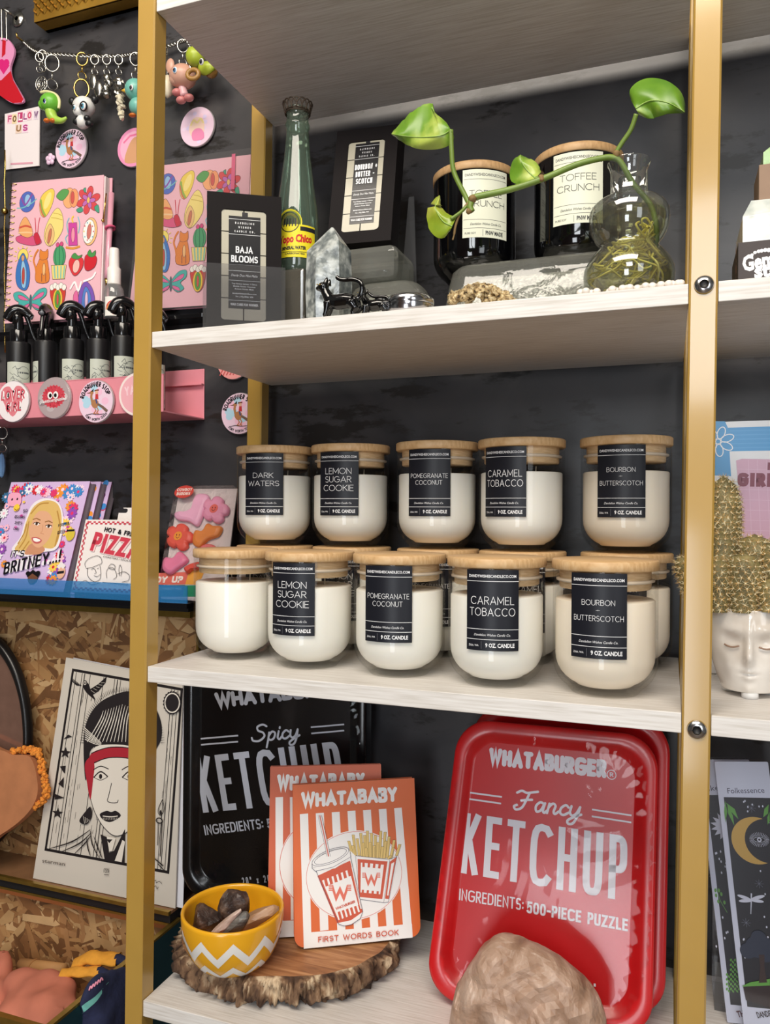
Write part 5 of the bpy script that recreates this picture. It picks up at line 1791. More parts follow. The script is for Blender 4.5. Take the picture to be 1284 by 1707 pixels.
# ------------------------------------------------------------------ middle shelf, next bay: face planter, cactus, photo frame
z3 = Z[3]
m_pot = ramp_mat('cream_crackle_glaze', [(.3, (206, 194, 180)), (.5, (228, 221, 212)), (.7, (240, 236, 230))], 12, rough=.18, bump=.04, detail=5, coat=.5)
m_soil = mat('dark_potting_soil', (44, 34, 28), rough=.95, bump=.8, scale=220)
pY = .112
k = mpp(atY(1240, 1100, pY)) * .86
pc = atY(1249, 1100, pY); pc.z = z3
t = thing('face_planter', 'white glazed face-shaped planter with closed eyes holding a cactus', 'planter', pc)
PH = atY(1249, 1021, pY - .058).z - z3; PR = 78 * k
bm = bmesh.new(); NA, NZ = 96, 64
grid = []
for j in range(NZ + 1):
    q = j / NZ
    z_ = .006 + (PH - .006) * q
    r0 = PR * (.62 + .40 * math.sin(min(1, q * 1.12) * PI / 2) ** .9 if q < .9 else 1.02 - .02 * (q - .9) * 10)
    row = []
    for i in range(NA):
        a = 2 * PI * i / NA
        fa = math.atan2(CAM.y - pc.y, CAM.x - pc.x) - .0
        d = (a - fa + PI) % (2 * PI) - PI
        u = d * PR                                              # along the face, to the viewer's left when positive
        v = z_ / PH
        g = lambda du, dv, su, sv: math.exp(-((u / PR - du) / su) ** 2 - ((v - dv) / sv) ** 2)
        r = r0
        r += PR * (.25 * g(0, .47, .10, .10) + .17 * g(0, .60, .07, .14) + .06 * g(0, .78, .07, .12))      # nose
        r -= PR * (.12 * g(.38, .64, .22, .09) + .12 * g(-.38, .64, .22, .09))                            # sockets
        r += PR * (.055 * g(.40, .60, .20, .055) + .055 * g(-.40, .60, .20, .055))                          # lids
        r += PR * (.07 * g(.35, .78, .26, .06) + .07 * g(-.35, .78, .26, .06))                              # brows
        r += PR * (.09 * g(0, .325, .17, .030) + .09 * g(0, .245, .15, .034) - .07 * g(0, .287, .18, .012))   # lips
        r += PR * (.06 * g(.48, .36, .22, .14) + .06 * g(-.48, .36, .22, .14) + .08 * g(0, .11, .18, .07))
        row.append(bm.verts.new((pc.x + r * math.cos(a), pc.y + r * math.sin(a), pc.z + z_)))
    grid.append(row)
for j in range(NZ):
    for i in range(NA):
        bm.faces.new((grid[j][i], grid[j][(i + 1) % NA], grid[j + 1][(i + 1) % NA], grid[j + 1][i]))
ins = [bm.verts.new((pc.x + (v.co.x - pc.x) * .9, pc.y + (v.co.y - pc.y) * .9, v.co.z - .001)) for v in grid[-1]]
low = [bm.verts.new((pc.x + (v.co.x - pc.x) * .88, pc.y + (v.co.y - pc.y) * .88, v.co.z - .02)) for v in grid[-1]]
for i in range(NA):
    bm.faces.new((grid[-1][i], grid[-1][(i + 1) % NA], ins[(i + 1) % NA], ins[i])); bm.faces.new((ins[i], ins[(i + 1) % NA], low[(i + 1) % NA], low[i]))
bm.faces.new(list(reversed(grid[0])))
mb = MB(); mb.bm(bm, m_pot, smooth=True); mb.build('pot', t)
mb = MB()
fa = math.atan2(CAM.y - pc.y, CAM.x - pc.x)
mk_line = mat('brown_glaze_line', (150, 120, 100), rough=.3)
for sg in (1, -1):
    pts = []
    for q in range(11):
        s_ = q / 10; d = sg * (.22 + .36 * s_); v = .605 - .02 * math.sin(PI * s_)
        r0 = PR * (1.02 - .0) * (.985 - .03 * abs(d - sg * .4))
        pts.append(pc + Vector((r0 * .985 * math.cos(fa + d), r0 * .985 * math.sin(fa + d), PH * v)))
    mb.tube(pts, .0009, mk_line, 6)
mb.build('eye_line', t)
m_foot = mat('clear_rubber_foot', (230, 230, 230), rough=.4)
for a in (.05, 2.1, 4.2):
    mb = MB(); fp = pc + Vector((PR * .5 * math.cos(fa + a), PR * .5 * math.sin(fa + a), .0003))
    mb.lathe([(0, 0), (.008, 0), (.008, .0058), (0, .0058)], m_foot, 20, c=fp); mb.build('foot', t)
mb = MB(); mb.lathe([(0, PH - .012), (PR * .93, PH - .014)], m_soil, 40, c=pc); mb.build('soil', t)

m_cact = ramp_mat('cactus_body', [(.35, (96, 88, 54)), (.6, (132, 120, 76)), (.8, (164, 148, 98))], 60, rough=.6, bump=.6, detail=4)
m_spine = mat('golden_cactus_spine', (190, 152, 92), rough=.6, var=.3)
m_spw = mat('white_cactus_wool', (226, 214, 176), rough=.8, var=.1)
ct = thing('cactus', 'clump of golden-spined cactus columns growing from the white face planter', 'cactus', pc + Vector((0, 0, PH - .013)))
random.seed(21)


def cactus_col(px, pyb, pyt, hw, dY, bend=0.0):
    b_, tp = atY(px, pyb, pY + dY), atY(px + bend, pyt, pY + dY)
    R_ = hw * mpp(b_) * .86
    n = 14; mb = MB(); vs = []; seg = 20
    ax = (tp - b_)
    ring = []
    for j in range(n + 1):
        q = j / n
        rr = R_ * (min(1, .72 + .5 * q) if q < .7 else math.sqrt(max(0, 1 - ((q - .7) / .3) ** 2)) * 1.0)
        ring.append((b_ + ax * q, rr))
    for p, rr in ring:
        for i in range(seg):
            a = 2 * PI * i / seg
            vs.append(p + Vector((rr * math.cos(a), rr * math.sin(a), 0)))
    mb.add(vs, [(j * seg + i, j * seg + (i + 1) % seg, (j + 1) * seg + (i + 1) % seg, (j + 1) * seg + i) for j in range(n) for i in range(seg)], m_cact, True)
    col = mb.build('stem', ct)
    mb = MB()
    rows = max(5, int(ax.length / (.0052)))
    for j in range(rows):
        q = (j + .5) / rows
        i0 = min(n - 1, int(q * n)); p = b_ + ax * q
        rr = ring[i0][1] + (ring[i0 + 1][1] - ring[i0][1]) * (q * n - i0)
        m_ = max(5, int(2 * PI * rr / .0062))
        for i in range(m_):
            a = 2 * PI * (i + .5 * (j % 2)) / m_
            nrm = Vector((math.cos(a), math.sin(a), (.2 if q < .7 else (q - .7) * 4))).normalized()
            if nrm.y > .55: continue
            s_ = p + Vector((rr * math.cos(a), rr * math.sin(a), 0))
            t1 = nrm.orthogonal().normalized(); t2 = nrm.cross(t1)
            mb.ball(s_, .0010, m_spw, 5, 3)
            for k_ in range(12):
                b2 = 2 * PI * k_ / 12 + random.random()
                e = s_ + nrm * random.uniform(.0012, .0045) + (t1 * math.cos(b2) + t2 * math.sin(b2)) * random.uniform(.003, .0058)
                w_ = (t1 * -math.sin(b2) + t2 * math.cos(b2)) * .00032
                mb.add([s_ + w_, s_ - w_, e], [(0, 1, 2)], m_spine if random.random() < .7 else m_spw)
    WM[col.name] = WM[ct.name]
    o = mb.build('spines', col); o['kind'] = 'stuff'


for a in ((1205, 1015, 792, 33, .012, 2), (1205, 1018, 885, 30, -.018), (1258, 1020, 890, 40, .0), (1240, 1020, 920, 36, -.030), (1290, 1018, 900, 30, -.012), (1283, 1020, 965, 20, -.040), (1197, 1020, 930, 24, -.034), (1160, 1000, 925, 26, .0, -16)):
    cactus_col(*a)

# photo frame
t = thing('photo_frame', 'blue and white frame with daisies around a pink picture, behind the cactus', 'photo frame', (atY(1240, 1000, .21).x, .215, z3))
fF = Frame((0, .205, z3 + .0008), (1, 0, 0), (0, .06, 1))
x0 = fF.px(1150, 860)[0]; x1 = x0 + .24; y1 = fF.px(1240, 702)[1]
fF = Frame(fF.P(x0, 0), fF.U, fF.V); W_ = x1 - x0
mb = MB()
ol = [(0, 0), (W_, 0), (W_, y1), (0, y1)]
mb.slab(fF, rrect(0, 0, W_, y1, .004), .012, ink((236, 236, 238), .3))
A = Art(mb, fF, rough=.3)
BLU, BLU2, PNK, MAR = (72, 156, 214), (88, 168, 222), (214, 168, 190), (128, 42, 66)
Q = lambda x, y: fF.px(1120 + x / 2.944, 680 + y / 2.944)
yt = Q(350, 95)[1]; yb = Q(350, 212)[1]
A.rect(Q(180, 80)[0], yb, W_ - .004, yt, BLU)
A.poly([Q(180, 66), Q(262, 66), Q(275, 95), Q(284, 212), Q(292, 335), Q(180, 330)], BLU)
for k in range(5): A.rect(Q(285, 0)[0], yb + (yt - yb) * (.12 + .18 * k), W_ - .004, yb + (yt - yb) * (.16 + .18 * k), BLU2)
fc = Q(228, 165); s_ = abs(Q(228, 165)[1] - Q(228, 265)[1]) / 100
for k in range(7):
    a = 2 * PI * k / 7 + .35
    A.ring(fc[0] + 44 * s_ * math.cos(a), fc[1] + 44 * s_ * math.sin(a), 30 * s_, 17 * s_, 4.5 * s_, (238, 240, 244), rot=a, n=20)
A.ring(fc[0], fc[1], 11 * s_, 11 * s_, 3 * s_, (238, 240, 244))
A.poly([Q(316, 258), Q(345, 250), Q(560, 254), Q(560, 720), Q(352, 660)], PNK)
for k in range(8): A.line([Q(318 + 3 * k, 300 + 50 * k), Q(560, 306 + 50 * k)], .0005, (226, 190, 208))
for k in range(4): A.line([Q(375 + 45 * k, 255), Q(395 + 45 * k, 690)], .0005, (226, 190, 208))
R3 = lambda x, y: (1120 + x / 2.944, 680 + y / 2.944)
A.ptext('GIRLS', R3(322, 385), R3(560, 390), R3(322, 318), MAR, sw=.30, gap=.10, font=CONDENSED)
A.ptext('IT', R3(470, 305), R3(520, 307), R3(470, 268), MAR, sw=.30, gap=.10, font=CONDENSED)
mb.build('frame', t)
mb = MB(); bx = W_ / 2
mb.add([fF.P(bx - .02, y1 * .6, -.0125), fF.P(bx + .02, y1 * .6, -.0125), fF.P(bx + .02, .002, -.055), fF.P(bx - .02, .002, -.055)], [(0, 1, 2, 3)], ink((60, 60, 62), .5)); mb.build('easel_leg', t)
# ------------------------------------------------------------------ things on the wall to the left
YF = YW
m_silver = mat('silver_charm_metal', (196, 192, 184), rough=.25, metal=1, var=.05)
m_goldm = mat('gold_charm_metal', (212, 176, 96), rough=.22, metal=1, var=.05)
m_blackpl = mat('glossy_black_plastic', (16, 15, 17), rough=.16, var=0, coat=.3)
m_pinktray = mat('pink_powder_coat', (226, 142, 154), rough=.4, var=.02)
PINK = (238, 186, 196)


# --- chain across the wall
t = thing('chain', 'silver link chain strung across the dark wall with toy charms hanging from it', 'chain', atY(170, 90, YF - .012))
pts = spline([(40, 70), (62, 86), (100, 90), (150, 93), (195, 93), (228, 89), (262, 82), (300, 70), (316, 64)], 24)
P3 = [atY(a, b_, YF - .012) for a, b_ in pts]
for ph in (0, PI):
    mb = MB()
    mb.tube([p + Vector((0, .0022 * math.cos(i * .95 + ph), .0026 * math.sin(i * .95 + ph))) for i, p in enumerate(P3)], .0013, m_silver, 6); mb.build('strand', t)
mb = MB(); hk = atY(40, 70, YF); mb.tube([hk, hk + Vector((0, -.016, 0)), hk + Vector((0, -.018, .006))], .0018, m_goldm, 8); mb.build('wall_hook', t)


def ringpts(c, rx, rz, n=18, tw=0.0):
    return [Vector(c) + Vector((rx * math.cos(2 * PI * i / n) * math.cos(tw), rx * math.cos(2 * PI * i / n) * math.sin(tw), rz * math.sin(2 * PI * i / n))) for i in range(n)]


def clasp(t, px, py0, py1, mt, D=.014):
    """lobster clasp with a swivel and ring, hanging from the chain"""
    a, b_ = atY(px, py0, YF - D), atY(px, py1, YF - D); L = a.z - b_.z
    mb = MB(); mb.tube(ringpts(a + Vector((0, 0, -L * .24)), L * .2, L * .25, 18, .5), .0014, mt, 6, closed=True); mb.build('clasp', t)
    mb = MB(); mb.tube([a + Vector((0, 0, -L * .5)), a + Vector((0, 0, -L * .72))], [.002, .0016], mt, 8); mb.build('swivel', t)
    mb = MB(); mb.tube(ringpts(b_ + Vector((0, 0, L * .12)), L * .15, L * .16, 16, 1.0), .001, mt, 6, closed=True); mb.build('ring', t)


def W(px, py, D): return atY(px, py, YF - D)
def pxr(n, D=.03, px=150): return n * mpp(atY(px, 150, YF - D))


def part(t, name, fn):
    mb = MB(); fn(mb); return mb.build(name, t)


def charm_root(label, px, py, D=.03, cat='keychain'):
    return thing('keychain', label, cat, W(px, py, D))


def eye(t, px, py, D, r, irc):
    def f(mb):
        c = W(px, py, D); mb.ball(c, pxr(r), ink((240, 240, 240), .2), 14, 10, squash=(.8, .5, 1.05))
        mb.ball(c + Vector((0, -pxr(r * .28), -pxr(.4))), pxr(r * .72), ink(irc, .15), 12, 8, squash=(.8, .5, 1.05))
        mb.ball(c + Vector((0, -pxr(r * .48), -pxr(.4))), pxr(r * .48), ink((14, 14, 18), .1), 10, 8, squash=(.8, .5, 1.05))
    part(t, 'eye', f)


def toy(name, rgb): return mat(name, rgb, rough=.35, var=.02, sss=.1)


G1, G2, GY = toy('green_toy_vinyl', (112, 186, 62)), toy('lime_toy_vinyl', (170, 206, 84)), toy('cream_toy_vinyl', (232, 224, 170))
t = charm_root('green lizard-like toy charm with a cream crest, on the chain above the follow us card', 84, 168)
clasp(t, 71, 84, 118, m_silver); clasp(t, 87, 92, 148, m_silver, .02)
part(t, 'head', lambda mb: (mb.ball(W(84, 172, .034), pxr(17), G1, 20, 14, squash=(1.05, .95, .95)), mb.ball(W(73, 175, .038), pxr(9), G1, 14, 10)))
part(t, 'crest', lambda mb: mb.tube(spline([tuple(W(a, b_, .034)) for a, b_ in ((68, 154), (80, 153), (93, 158), (99, 168), (98, 181))], 5), pxr(2.6), GY, 8))
part(t, 'body', lambda mb: mb.tube(spline([tuple(W(a, b_, .034)) for a, b_ in ((84, 182), (86, 192), (92, 199), (103, 201), (111, 196))], 5), [pxr(9)] * 6 + [pxr(9 - .5 * i) for i in range(15)], G2, 12))
for dx in (-6, 4): part(t, 'foot', lambda mb: mb.ball(W(84 + dx, 201, .038), pxr(5), toy('orange_toy_vinyl', (210, 112, 40)), 12, 8, squash=(1.2, 1, .7)))
eye(t, 75, 168, .048, 5, (40, 70, 150))
t = charm_root('round silver filigree medallion charm beside the green toy charm', 69, 140)
clasp(t, 66, 88, 120, m_silver, .022)
part(t, 'medallion', lambda mb: [mb.tube(ringpts(W(69, 140, .024), pxr(r * .8), pxr(r), 20, .2), .0011, m_silver, 6, closed=True) for r in (13, 8.5, 4)] and [mb.tube([W(69 + 3 * math.cos(a), 140 + 4 * math.sin(a), .024), W(69 + 10 * math.cos(a), 140 + 13 * math.sin(a), .024)], .0009, m_silver, 5) for a in [PI * k / 4 for k in range(8)]])
WHV, BKV = toy('white_toy_vinyl', (232, 230, 226)), toy('black_toy_vinyl', (30, 30, 32))
t = charm_root('panda toy charm hanging from a gold ring above the round bird badge', 139, 180)
clasp(t, 137, 88, 132, m_goldm)
part(t, 'key_ring', lambda mb: mb.tube(ringpts(W(136, 148, .02), pxr(12), pxr(16), 22, .5), .0016, m_goldm, 6, closed=True))
part(t, 'head', lambda mb: (mb.ball(W(140, 178, .036), pxr(17), WHV, 22, 16, squash=(1.1, 1, .93)), mb.ball(W(131, 185, .044), pxr(9), WHV, 14, 10)))
for px_, py_ in ((121, 169), (158, 166)): part(t, 'ear', lambda mb: mb.ball(W(px_, py_, .034), pxr(6.5), BKV, 12, 8))
part(t, 'body', lambda mb: mb.ball(W(138, 203, .036), pxr(11.5), WHV, 16, 12))
for px_, py_, s_ in ((128, 203, 1), (149, 206, 1), (131, 197, .8), (145, 197, .8)): part(t, 'limb', lambda mb: mb.ball(W(px_, py_, .042), pxr(6.5 * s_), BKV, 12, 8, squash=(1.1, 1, .9)))
for px_, py_, s_ in ((139, 177, 6), (124, 179, 4)):
    part(t, 'eye_patch', lambda mb: mb.ball(W(px_, py_, .050), pxr(s_ * 1.4), BKV, 12, 8, squash=(.9, .6, 1)))
    eye(t, px_, py_, .054, s_, (90, 170, 200))
for label, px_, py_, fn in (
        ('shiny silver spoon-bowl charms on the chain right of the panda toy charm', 159, 135, lambda mb: [mb.ball(W(155 + 9 * k, 136 + 12 * k, .026 + .004 * k), pxr(10), m_silver, 16, 10, squash=(.75, .35, 1.35)) for k in range(2)]),
        ('textured silver nugget charm on the chain, middle of the metal charms', 179, 138, lambda mb: [mb.ball(W(179 + 3 * math.sin(k * 2), 130 + 9 * k, .026), pxr(6.5), m_silver, 10, 7, nz=.6, nsc=300) for k in range(4)]),
        ('cream spiky shell-like charm hanging left of the teal bird charm', 199, 175, lambda mb: [mb.ball(W(198 + 2 * math.sin(k * 2.4) + k * .5, 138 + 6.5 * k, .026 + .003 * math.sin(k * 1.7)), pxr(8.5 - .5 * k), m_silver if k < 4 else toy('cream_shell', (222, 212, 186)), 9, 6, nz=.8, nsc=260, flat=True) for k in range(10)])):
    t = charm_root(label, px_, py_, .026)
    clasp(t, px_ - 1, 92, 124, m_silver)
    part(t, 'charm', fn)
TEAL = toy('teal_toy_vinyl', (120, 190, 176)); ORV = toy('orange_toy_vinyl', (210, 112, 40)); YEV = toy('yellow_toy_vinyl', (226, 176, 62))
t = charm_root('teal bird toy charm with a yellow beak, half hidden behind the gold post', 226, 165)
clasp(t, 226, 88, 132, m_silver)
part(t, 'head', lambda mb: mb.ball(W(226, 150, .036), pxr(17), TEAL, 18, 12))
part(t, 'beak', lambda mb: mb.tube([W(212, 151, .042), W(203, 151, .044)], [pxr(5), pxr(1)], YEV, 10))
part(t, 'body', lambda mb: mb.ball(W(230, 178, .036), pxr(14), TEAL, 16, 12))
part(t, 'foot', lambda mb: mb.ball(W(221, 192, .04), pxr(5), ORV, 10, 8, squash=(1.3, 1, .6)))
eye(t, 219, 146, .052, 4.5, (70, 40, 60))
PKV, TAN = toy('tan_pink_toy_vinyl', (214, 164, 142)), toy('golden_toy_vinyl', (168, 124, 62))
t = charm_root('tan pink mouse toy charm right of the post, under the silver clasp', 303, 135)
clasp(t, 305, 66, 110, m_silver)
part(t, 'head', lambda mb: (mb.ball(W(305, 128, .038), pxr(20), PKV, 22, 14, squash=(1.1, 1, .92)), mb.ball(W(293, 133, .044), pxr(10), PKV, 14, 10)))
part(t, 'ear', lambda mb: (mb.ball(W(284, 110, .036), pxr(10), PKV, 14, 10, squash=(.8, .4, 1.2))))
part(t, 'body', lambda mb: mb.tube(spline([tuple(W(a, b_, .038)) for a, b_ in ((304, 140), (305, 150), (308, 160))], 4), [pxr(6.5)] * 9, toy('pale_pink_toy_vinyl', (222, 176, 180)), 12))
for px_, py_ in ((295, 154), (315, 163), (302, 167)): part(t, 'foot', lambda mb: mb.ball(W(px_, py_, .042), pxr(7), toy('rose_toy_vinyl', (206, 128, 126)), 12, 8, squash=(1.2, 1, .8)))
eye(t, 292, 117, .058, 5, (90, 150, 200))
t = charm_root('golden brown looped charm tucked beside the mouse toy charm', 322, 124, .05)
part(t, 'loop', lambda mb: (mb.tube(ringpts(W(322, 124, .070), pxr(9), pxr(7), 18, .2), pxr(3.5), TAN, 10, closed=True), ))
part(t, 'hanger', lambda mb: mb.tube([W(318, 116, .050), W(314, 92, .03), W(312, 66, .012)], .0012, m_silver, 6))
LIME = toy('lime_bird_vinyl', (176, 192, 60))
t = charm_root('lime green bird toy charm half hidden by the top board', 332, 104, .04)
clasp(t, 317, 64, 88, m_silver)
part(t, 'head', lambda mb: (mb.ball(W(326, 95, .044), pxr(15), LIME, 18, 12), mb.ball(W(318, 84, .044), pxr(5), LIME, 10, 8)))
part(t, 'wing', lambda mb: mb.ball(W(345, 113, .044), pxr(12), LIME, 12, 8, squash=(1.3, .6, .8), nz=.3, nsc=120))
part(t, 'body', lambda mb: mb.ball(W(352, 118, .036), pxr(11), TAN, 12, 8))
eye(t, 336, 103, .062, 5, (40, 40, 50))
t = charm_root('pale cream shell toy charm peeking out just right of the gold post', 282, 148, .03)
part(t, 'shell', lambda mb: mb.ball(W(279, 145, .034), pxr(14), toy('cream_shell', (222, 212, 186)), 14, 10, squash=(.8, .8, 1.2), nz=.25, nsc=90))
part(t, 'hanger', lambda mb: mb.tube([W(279, 130, .032), W(279, 76, .014)], .0012, m_silver, 6))

# --- boot shaped tag on a ball chain
t = thing('boot_keychain', 'pink and red cowboy boot tag hanging on a ball chain at the left edge', 'keychain', W(12, 120, .01))
fr = upright(YF - .012)
ol = [fr.px(*p) for p in spline([(2, 63), (14, 66), (23, 80), (23, 92), (17, 112), (20, 130), (30, 148), (39, 165), (36, 171), (22, 172), (8, 165), (-4, 156), (-26, 150), (-26, 64)], 4, True)]
mb = MB(); mb.slab(fr, ol, .004, ink((226, 150, 190), .25))
A = Art(mb, fr, rough=.25)
A.ppoly([(18, 118), (22, 134), (30, 148), (39, 165), (36, 171), (22, 172), (8, 165), (-4, 156), (-26, 150), (-26, 134), (2, 134)], (196, 30, 44))
A.ppoly([(4, 66), (10, 68), (9, 90), (3, 96)], (196, 30, 44))
for dx in (-4, 4): c_ = fr.px(6 + dx, 106); A.ell(c_[0], c_[1], .008, .008, (214, 40, 120))
A.ppoly([(-4, 109), (16, 109), (6, 124)], (214, 40, 120))
mb.build('boot_tag', t)
for k, (x0, x1) in enumerate(((4, 3), (12, 11))):
    mb = MB()
    pp = [fr.P(*fr.px(x0 + (x1 - x0) * i / 40, 68 - 52 * i / 40), .001) for i in range(41)]
    mb.tube(pp, [.0016 if i % 2 else .0008 for i in range(41)], m_silver, 6); mb.build('ball_chain', t)
kn = W(28, 31, .004)
t = thing('wall_hook', 'round silver screw hook on the wall at the upper left corner', 'hook', kn)
T = Matrix.Translation(Vector((kn.x, YF, kn.z))) @ Matrix.Rotation(PI / 2, 4, 'X')
mb = MB(); mb.lathe([(0, 0), (.0135, 0), (.013, .003), (.004, .005)], m_silver, 24, T=T); mb.build('plate', t)
mb = MB(); mb.tube([kn + Vector((0, 0, 0)), kn + Vector((-.004, -.016, .004)), kn + Vector((-.012, -.02, .008)), W(6, 16, .02)], .0022, m_silver, 8); mb.build('hook', t)

# --- golden basket box at the top
m_weave = ramp_mat('pressed_gold_sheet', [(.35, (150, 108, 36)), (.55, (196, 150, 60)), (.7, (222, 182, 92))], 6, rough=.35, metal=.6, bump=.2)
gL = atY(58, 30, .298); zb_ = atY(66, 36, .298).z
t = thing('gold_tray', 'gold tray with a woven pattern mounted high on the wall at the upper left', 'tray', ((gL.x + .1), .31, zb_))
mb = MB(); mb.box((gL.x, .298, zb_), (gL.x + .36, .3295, zb_ + .006), m_weave); mb.box((gL.x, .322, zb_), (gL.x + .36, .3295, zb_ + .16), m_weave); mb.build('tray_body', t)
mb = MB(); mb.box((gL.x, .2965, zb_), (gL.x + .36, .300, zb_ + .07), m_weave)
random.seed(1)
for r_i in range(7):
    for k in range(48):
        x, z_ = gL.x + .004 + .0075 * k, zb_ + .012 + .0085 * r_i
        d = .003 if (k + r_i) % 2 else -.003
        mb.add([(x - .003, .2960, z_ - d), (x + .003, .2960, z_ + d), (x + .003, .2930, z_ + d + .0032), (x - .003, .2930, z_ - d + .0032)], [(0, 1, 2, 3)], m_weave)
        mb.add([(x - .003, .2960, z_ - d + .0064), (x + .003, .2960, z_ + d + .0064), (x + .003, .2930, z_ + d + .0032), (x - .003, .2930, z_ - d + .0032)], [(3, 2, 1, 0)], m_weave)
mb.build('woven_front', t)

# --- follow us card
t = thing('paper_card', 'white card reading follow us, on the wall beside the round bird badge', 'card', W(36, 230, .002))
fr = upright(YF - .004)
ol = [fr.px(*p) for p in ((8, 190), (66, 177), (65, 276), (8, 283))]
mb = MB(); mb.slab(fr, list(reversed(ol)), .002, ink((236, 226, 226), .6)); A = Art(mb, fr, rough=.6)
for ch, x, y, c1, c2 in (('F', 16, 206, (196, 90, 130), (244, 200, 214)), ('O', 24, 206, (120, 90, 60), (236, 214, 170)), ('L', 34, 203, (240, 240, 240), (190, 60, 110)), ('L', 42, 202, (150, 60, 120), (240, 220, 230)), ('O', 49, 200, (200, 70, 110), (236, 200, 210)), ('W', 60, 199, (110, 60, 110), (230, 216, 226))):
    A.ppoly([(x - 4, y - 15), (x + 4, y - 16), (x + 4, y), (x - 4, y + 1)], c2)
    A.ptext(ch, (x - 3.2, y - 2), (x + 3.2, y - 2.6), (x - 3.2, y - 13), c1, sw=.22)
for ch, x, y, c1, c2 in (('U', 31, 221, (150, 110, 70), (232, 206, 190)), ('S', 42, 220, (180, 60, 130), (240, 214, 226))):
    A.ppoly([(x - 5, y - 13), (x + 5, y - 14), (x + 5, y + 1), (x - 5, y + 2)], c2)
    A.ptext(ch, (x - 4, y - 1), (x + 4, y - 1.6), (x - 4, y - 12), c1, sw=.24)
A.ppoly([(18, 272), (55, 270), (55, 273), (18, 275)], (222, 160, 176))
mb.build('card', t)

# --- badges
m_badge_rim = mat('badge_tin_edge', (206, 198, 200), rough=.3, metal=.5)


def badge(label, px, py, rpx, Y, art, base=(236, 206, 224), group=None):
    """round tin badge lying flat on an upright surface at depth Y"""
    c = atY(px, py, Y); r = rpx * mpp(c)
    t = thing('pin_badge', label, 'badge', c, 0, group)
    T = Matrix.Translation(c) @ Matrix.Rotation(PI / 2, 4, 'X')
    mb = MB(); mb.lathe([(0, .0003), (r * .93, .0003), (r, .0025), (r * .985, .0046), (r * .94, .006)], m_badge_rim, 40, T=T); mb.build('tin_back', t)
    fr = Frame(c + Vector((0, -.0058, 0)), (1, 0, 0), (0, 0, 1))
    mb = MB(); n = 40
    A = Art(mb, fr, rough=.3); A.ell(0, 0, r * .965, r * .965, base, n=48)
    art(A, r); mb.build('face', t)
    return t


def bird_art(A, r):
    LB, PK, BRN, RD, BKC = (178, 214, 232), (240, 190, 214), (176, 124, 84), (196, 60, 62), (40, 34, 40)
    random.seed(6)
    for k in range(12):
        a, d = random.uniform(0, 6.28), r * random.uniform(.1, .75); A.ell(d * math.cos(a), d * math.sin(a), r * .2, r * .17, LB if k % 2 else PK, n=14)
    A.arctext('ROADRUNNER STOP', 0, 0, r * .70, 168, 22, r * .20, BKC, sw=.24)
    A.arctext('FORT WORTH, TEXAS'.replace(',', ''), 0, 0, r * .78, 228, 318, r * .11, BKC, sw=.22, inward=True)
    A.poly([(r * p, r * q) for p, q in spline([(-.22, .02), (-.02, .10), (.16, -.02), (.10, -.26), (-.10, -.30), (-.24, -.14)], 4, True)], BRN)
    A.line([(r * p, r * q) for p, q in ((-.20, .0), (-.25, .22), (-.22, .40))], r * .12, BRN, cap=1)
    A.ell(-.22 * r, .42 * r, .10 * r, .08 * r, BRN); A.poly([(-.30 * r, .44 * r), (-.52 * r, .40 * r), (-.30 * r, .38 * r)], (120, 86, 60)); A.poly([(-.26 * r, .46 * r), (-.12 * r, .60 * r), (-.12 * r, .46 * r)], BKC)
    A.line([(.12 * r, -.12 * r), (.40 * r, -.28 * r), (.66 * r, -.48 * r)], r * .13, (120, 96, 84), taper=(.8, 1.1))
    A.line([(-.06 * r, -.26 * r), (.02 * r, -.42 * r), (-.10 * r, -.56 * r), (.02 * r, -.58 * r)], r * .05, (190, 120, 80)); A.line([(.06 * r, -.26 * r), (.16 * r, -.40 * r), (.06 * r, -.54 * r), (.18 * r, -.56 * r)], r * .05, (190, 120, 80))
    A.poly([(-.02 * r, .10 * r), (.16 * r, .10 * r), (.14 * r, .34 * r), (.0 * r, .34 * r)], RD); A.ell(.06 * r, .42 * r, .08 * r, .09 * r, (226, 178, 150)); A.line([(-.06 * r, .50 * r), (.18 * r, .52 * r)], r * .06, (120, 70, 50)); A.line([(.02 * r, .10 * r), (.08 * r, -.10 * r)], r * .08, (70, 80, 130))
    A.line([(-.48 * r, -.60 * r), (-.2 * r, -.56 * r), (.1 * r, -.61 * r), (.5 * r, -.59 * r)], r * .025, BKC)


def pastel_art(A, r):
    random.seed(9)
    for k in range(26):
        a, d = random.uniform(0, 6.28), r * random.uniform(.1, .82); A.ell(d * math.cos(a), d * math.sin(a), r * .12, r * .10, random.choice(((238, 214, 234), (222, 206, 236), (244, 206, 220), (228, 214, 240))), n=12)
    A.poly([(r * p, r * q) for p, q in spline([(-.34, -.40), (-.46, .0), (-.28, .38), (.0, .48), (.30, .36), (.44, .0), (.34, -.40), (.0, -.48)], 4, True)], (242, 208, 190))
    A.poly([(r * p, r * q) for p, q in spline([(-.30, -.30), (-.10, -.10), (.20, -.12), (.40, -.36), (.36, -.66), (-.20, -.66)], 4, True)], (232, 140, 178))
    A.line([(r * p, r * q) for p, q in spline([(-.36, .10), (-.20, .34), (.02, .20), (.20, .36), (.38, .12)], 5)], r * .10, (238, 214, 150))


